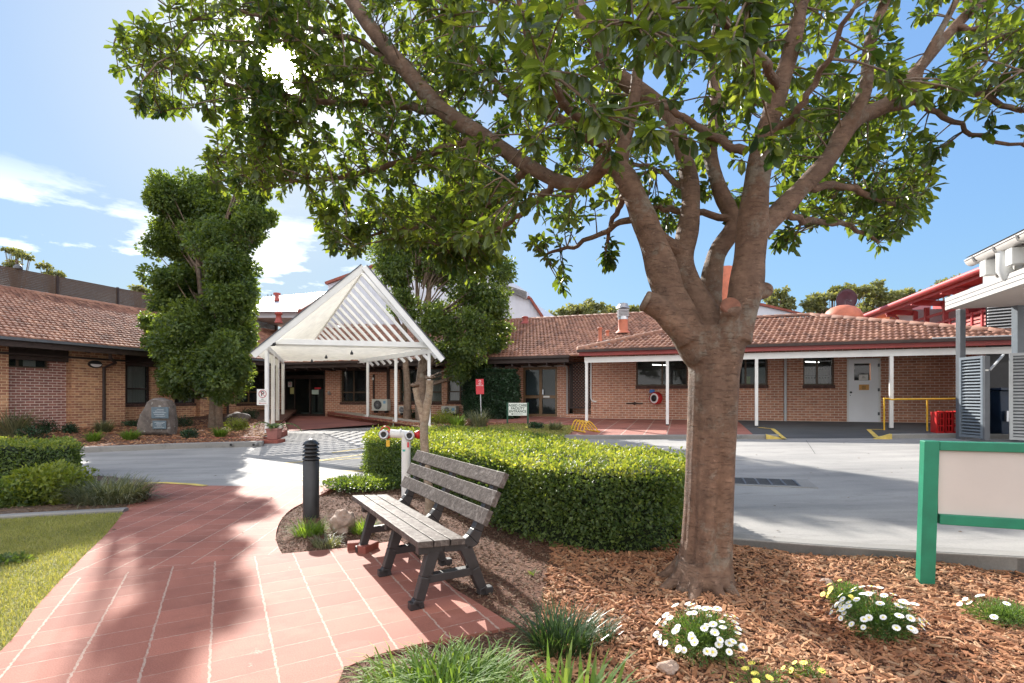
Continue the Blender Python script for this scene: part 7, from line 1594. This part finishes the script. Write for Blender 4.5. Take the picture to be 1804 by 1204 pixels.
# daisies
def petal_mesh(nm, pm, npet=11, r=1.0):
    mb = MB()
    for i in range(npet): a = 2*math.pi*i/npet; w = math.pi/npet*1.05; pts = [(.2*math.cos(a-w*.6), .2*math.sin(a-w*.6), .02), (.2*math.cos(a+w*.6), .2*math.sin(a+w*.6), .02), (.85*math.cos(a+w), .85*math.sin(a+w), .10), (math.cos(a), math.sin(a), .03), (.85*math.cos(a-w), .85*math.sin(a-w), .10)]; mb.add(pts, [(0, 1, 2, 3, 4)])
    mb.lathe((0, 0, 0), [(.3, 0), (.27, .14), (.15, .2), (.01, .22)], 10, m=1)
    o = mb.build(nm, [pm, 'petal_yellow'], recalc=False); me = o.data; bpy.data.objects.remove(o); return me
PW = petal_mesh('flower', 'petal', 13); PY = petal_mesh('flower', 'petal_yellow', 11)
def daisy(label, c, r, h, nf, nl, mesh, fr=.021, name='daisy_bush'):
    t = thing(name, label, 'flowering plant', c); c = Vector(c)
    p, u = leafcloud([(c+bz*h*.4, (r*.85, r*.7, h*.55)), (c+Vector((r*.3, -.03, h*.4)), (r*.5, r*.4, h*.4))], nl, .95, c.z-.005)
    n = len(p); d = u+RNG.normal(0, .6, (n, 3))+[0, 0, .5]; scatter('foliage', LEAF_S_V, LEAF_S_F, frames(d, rdir(n), RNG.uniform(.02, .045, n), RNG.uniform(.005, .01, n), .01*np.ones(n)), p, 'daisy_leaf', t)
    stems = MB()
    for i in range(nf):
        a = random.uniform(0, 6.28); e = math.acos(random.uniform(.08, 1)); e = min(e, 1.35); d = Vector((math.cos(a)*math.sin(e), math.sin(a)*math.sin(e)*.8, math.cos(e)))
        rr = random.uniform(.92, 1.18); q = c+Vector((d.x*r*rr, d.y*r*rr, h*.25+d.z*h*.85*rr)); stems.tube([c+Vector((d.x*r*.3, d.y*r*.3, h*.2)), c.lerp(q, .7)+bz*.02, q-bz*.004], .0018, 4, cap=False)
        o = bpy.data.objects.new('flower', mesh); COL.objects.link(o); nrm = (d+Vector((-.35, .1, .6))+Vector(rdir(1)[0])*.35).normalized()
        s_ = fr*random.uniform(.75, 1.15); o.parent = t; o.matrix_parent_inverse = WM[t.name].inverted()
        o.matrix_basis = Matrix.Translation(q)@Vector((0, 0, 1)).rotation_difference(nrm).to_matrix().to_4x4()@Matrix.Diagonal((s_, s_, s_, 1))
    stems.build('stems', 'daisy_leaf', t); return t
daisy('white daisy bush nearest the bottom edge, left of the other one', G(1247, 1172, 0)+Vector((0, .12, 0)), .225, .22, 72, 5200, PW, .022)
daisy('white daisy bush on mulch between the trunk and the green framed board', G(1567, 1132, 0)+Vector((0, .10, 0)), .22, .22, 66, 4800, PW, .022)
daisy('small bright green bush with pale yellow flowers behind the right daisy bush', G(1500, 1072, 0)+Vector((0, .05, 0)), .13, .14, 12, 2200, PY, .02)
daisy('grey-green plant with a few white flowers at the right photo edge', G(1775, 1102, 0)+Vector((0, .05, 0)), .22, .12, 8, 2600, PW, .02)
daisy('low yellow flowers on the mulch at the bottom edge right of the daisies', G(1325, 1200, 0), .2, .06, 9, 300, PY, .02)
daisy('few yellow daisies at the very bottom right of centre', G(1420, 1196, 0), .1, .07, 5, 250, PY, .018)

# ============================================================ CHIPS, LAWN BLADES, LITTER
def chips(name, label, poly, n, zf, mat, s0=.012, s1=.045, ymax=99, near_bias=True):
    P2 = np.array([(p[0], p[1]) for p in poly]); x0, y0 = P2.min(0); x1, y1 = P2.max(0); y1 = min(y1, ymax)
    x = RNG.uniform(x0, x1, n*6); y = y0+(y1-y0)*RNG.random(n*6)**(1.5 if near_bias else 1); ok = inpoly(x, y, poly)
    vis = np.abs(x) < (y*1.4+.6); ok &= vis; x = x[ok][:n]; y = y[ok][:n]; m = len(x)
    z = np.array([zf(a, b) for a, b in zip(x, y)])+RNG.random(m)*.014
    az = RNG.uniform(0, 2*np.pi, m); d = np.stack([np.cos(az), np.sin(az), RNG.normal(0, .28, m)], 1); nr = np.array([0, 0, 1.0])+RNG.normal(0, .5, (m, 3))
    L = s0+(s1-s0)*RNG.random(m)**2; 
    tv = [(-.5, -.5, -.5), (.5, -.4, -.5), (.55, .35, -.5), (-.45, .5, -.5), (-.5, -.45, .5), (.45, -.4, .5), (.5, .3, .5), (-.4, .45, .5)]
    o = scatter(name, tv, [(4, 5, 6, 7), (0, 1, 5, 4), (1, 2, 6, 5), (2, 3, 7, 6), (3, 0, 4, 7)], frames(d, nr, L, L*RNG.uniform(.14, .42, m), L*.11+.001), np.stack([x, y, z], 1), mat)
    return stuff(o, label, 'mulch')
gx = PZ(1010, 3.6).x
near_bed = [p for p in bed_poly]
def bedzz(x, y): return bedz(x, y)+.004
orange_poly = clipl(near_bed, lambda p: (p[0]-.15)-(p[1]-3.0)*.12)
grey_poly = clipl(near_bed, lambda p: -((p[0]-.15)-(p[1]-3.0)*.12)-.0)
chips('bark_chips', 'coarse orange-brown bark chips covering the ground around the big trunk', orange_poly, 42000, bedzz, 'chips', .014, .075, 5.0)
chips('mulch', 'fine weathered brown mulch between the bench, hedge and bollard', grey_poly, 26000, bedzz, 'chips_grey', .008, .034, 8.4, True)
chips('mulch', 'dark weathered mulch under the left shrubs behind the kerb edging', bedl_poly, 5000, lambda x, y: near_z(x, y)+bumpy(x, y)+.014, 'chips_grey', .012, .05, 9, False)
chips('bark_chips', 'reddish bark chips on the far bed around the memorial stone', lb_poly, 9000, lambda x, y: lbz(x, y)+.005, 'chips', .04, .12, 20, False)
chips('bark_chips', 'reddish bark chips on the bed in front of the main wall', rb_poly, 5000, lambda x, y: rbz(x, y)+.005, 'chips', .04, .12, 24, False)
def lawnb(poly, n, zf, L, W_, label, edge=None, ymax=99):
    P2 = np.array([(p[0], p[1]) for p in poly]); x0, y0 = P2.min(0); x1, y1 = P2.max(0)
    x = RNG.uniform(x0, x1, n*6); y = RNG.uniform(y0, y1, n*6); ok = inpoly(x, y, poly) & (np.abs(x) < y*1.08+.3); x = x[ok][:n]; y = y[ok][:n]; m = len(x)
    base = np.stack([x, y, np.array([zf(a, b) for a, b in zip(x, y)])], 1)
    o = blades('grass', base, RNG.uniform(0, 6.28, m), RNG.normal(.95, .35, m), L*RNG.uniform(.5, 1.3, m), np.full(m, W_), 'grass', droop=.9, k=2); return stuff(o, label, 'grass')
lawnb(lawn_poly, 60000, lambda x, y: near_z(x, y)+.004, .032, .0045, 'short dry yellow-green lawn left of the red path')
lawnb(lg, 9000, lambda x, y: rbz(x, y)+.012, .06, .02, 'sunlit lawn strip around the AGED CARE sign')
# leaf litter on road and path
m = 130; xs_ = RNG.uniform(-6, 9, m); ys_ = RNG.uniform(3, 13, m); zz = np.array([road_z(a, b)+.006 for a, b in zip(xs_, ys_)]); ok = inpoly(xs_, ys_, road_poly)
pp = np.stack([xs_, ys_, zz], 1)[ok]
tip2 = inpoly(xs_, ys_, outline); p2_ = np.stack([xs_, ys_, np.array([near_z(a, b)+.016 for a, b in zip(xs_, ys_)])], 1)[tip2]
pp = np.concatenate([pp, p2_]); n = len(pp); az = RNG.uniform(0, 6.28, n)
stuff(scatter('leaf_litter', LEAF_S_V, LEAF_S_F, frames(np.stack([np.cos(az), np.sin(az), np.zeros(n)], 1), np.array([0, 0, 1.0])+RNG.normal(0, .15, (n, 3)), RNG.uniform(.02, .055, n)), pp, 'chips_grey'), 'scattered small dry leaves on the road and path', 'leaf litter')

# ============================================================ WORLD, SUN, CAMERA
w = bpy.data.worlds.new('World'); SC.world = w; w.use_nodes = True; nt = w.node_tree; bg = nt.nodes['Background']
sky = nt.nodes.new('ShaderNodeTexSky'); sky.sky_type = 'NISHITA'; sky.sun_disc = False; sky.sun_elevation = SUN_EL; sky.sun_rotation = SUN_AZ
sky.air_density = 1.0; sky.dust_density = .6; sky.ozone_density = 2.5
gen = nt.nodes.new('ShaderNodeTexCoord').outputs['Generated']
sp = nt.nodes.new('ShaderNodeSeparateXYZ'); lk(nt, gen, sp.inputs[0])
nz = nt.nodes.new('ShaderNodeTexNoise'); nz.inputs['Scale'].default_value = 5.5; nz.inputs['Detail'].default_value = 8; nz.inputs['Roughness'].default_value = .58
lk(nt, vscale(nt, gen, (1, 1, 3.6)), nz.inputs['Vector'])
band = ramp(nt, sp.outputs['Z'], [(.02, (1, 1, 1)), (.20, (1, 1, 1)), (.27, (.5,)*3), (.33, (0, 0, 0))])
left = ramp(nt, math_(nt, 'MULTIPLY_ADD', sp.outputs['X'], -1, 0), [(.12, (0, 0, 0)), (.36, (1, 1, 1))])
mask = math_(nt, 'MULTIPLY', math_(nt, 'MULTIPLY', band, left), ramp(nt, nz.outputs['Fac'], [(.50, (0, 0, 0)), (.60, (1, 1, 1))]))
# compress the glare round the sun, then add unseen bright cloud overhead and behind the photographer as fill light
lum = nt.nodes.new('ShaderNodeRGBToBW'); lk(nt, sky.outputs[0], lum.inputs[0])
k = math_(nt, 'DIVIDE', SKY_GAIN, math_(nt, 'MULTIPLY_ADD', lum.outputs[0], SKY_CMP, 1.0))
vs_ = nt.nodes.new('ShaderNodeVectorMath'); vs_.operation = 'SCALE'; lk(nt, sky.outputs[0], vs_.inputs[0]); lk(nt, k, vs_.inputs[3])
cl = mixc(nt, math_(nt, 'MULTIPLY', mask, .9), mixc(nt, 1.0, vs_.outputs[0], (.86, 1.0, 1.06), 'MULTIPLY'), CLOUD)
rear = ramp(nt, math_(nt, 'MULTIPLY_ADD', sp.outputs['Y'], -.5, .5), [(.42, (0, 0, 0)), (.62, (1, 1, 1))])
nz2 = nt.nodes.new('ShaderNodeTexNoise'); nz2.inputs['Scale'].default_value = 3; nz2.inputs['Detail'].default_value = 6; lk(nt, gen, nz2.inputs['Vector'])
rm_ = math_(nt, 'MULTIPLY', rear, ramp(nt, nz2.outputs['Fac'], [(.36, (0, 0, 0)), (.5, (1, 1, 1))]))
cl = mixc(nt, rm_, cl, REAR_FILL)
# aureole round the sun
sdv = (math.sin(SUN_AZ)*math.cos(SUN_EL), math.cos(SUN_AZ)*math.cos(SUN_EL), math.sin(SUN_EL))
dp = nt.nodes.new('ShaderNodeVectorMath'); dp.operation = 'DOT_PRODUCT'; lk(nt, gen, dp.inputs[0]); dp.inputs[1].default_value = sdv
glow = ramp(nt, math_(nt, 'MULTIPLY_ADD', dp.outputs['Value'], 20, -19), [(0, (0, 0, 0)), (.72, (.003, .003, .003)), (.90, (.02, .02, .02)), (.97, (.12, .12, .11)), (.986, (1, 1, 1))])
gs = nt.nodes.new('ShaderNodeVectorMath'); gs.operation = 'SCALE'; lk(nt, glow, gs.inputs[0]); gs.inputs[3].default_value = 60
ga_ = nt.nodes.new('ShaderNodeVectorMath'); ga_.operation = 'ADD'; lk(nt, cl, ga_.inputs[0]); lk(nt, gs.outputs[0], ga_.inputs[1])
lk(nt, ga_.outputs[0], bg.inputs[0]); bg.inputs[1].default_value = SKY_STR
sd = Vector((math.sin(SUN_AZ)*math.cos(SUN_EL), math.cos(SUN_AZ)*math.cos(SUN_EL), math.sin(SUN_EL)))
l = bpy.data.lights.new('sun', 'SUN'); l.energy = SUN_STR; l.angle = math.radians(.53); l.color = (1, .95, .87)
lo_ = bpy.data.objects.new('sun', l); COL.objects.link(lo_); lo_.rotation_euler = sd.to_track_quat('Z', 'Y').to_euler(); lo_.location = (0, 0, 20)
cam = bpy.data.cameras.new('camera'); cam.sensor_width = 36; cam.lens = 18.0; cam.shift_y = (HY-602)/1804; cam.clip_start = .05; cam.clip_end = 500
co = bpy.data.objects.new('camera', cam); COL.objects.link(co); co.location = (0, 0, EYE); co.rotation_euler = (math.pi/2, 0, 0); SC.camera = co
SC.view_settings.view_transform = 'Standard'; SC.view_settings.look = 'None'; SC.view_settings.gamma = 1; SC.view_settings.exposure = EXPO
SC.cycles.use_denoising = True; SC.cycles.max_bounces = 8; SC.cycles.transparent_max_bounces = 8; SC.cycles.transmission_bounces = 4; SC.cycles.caustics_reflective = False; SC.cycles.caustics_refractive = False
SC.cycles.use_adaptive_sampling = True; SC.cycles.adaptive_threshold = .02; SC.cycles.sample_clamp_indirect = 8; SC.cycles.sample_clamp_direct = 25
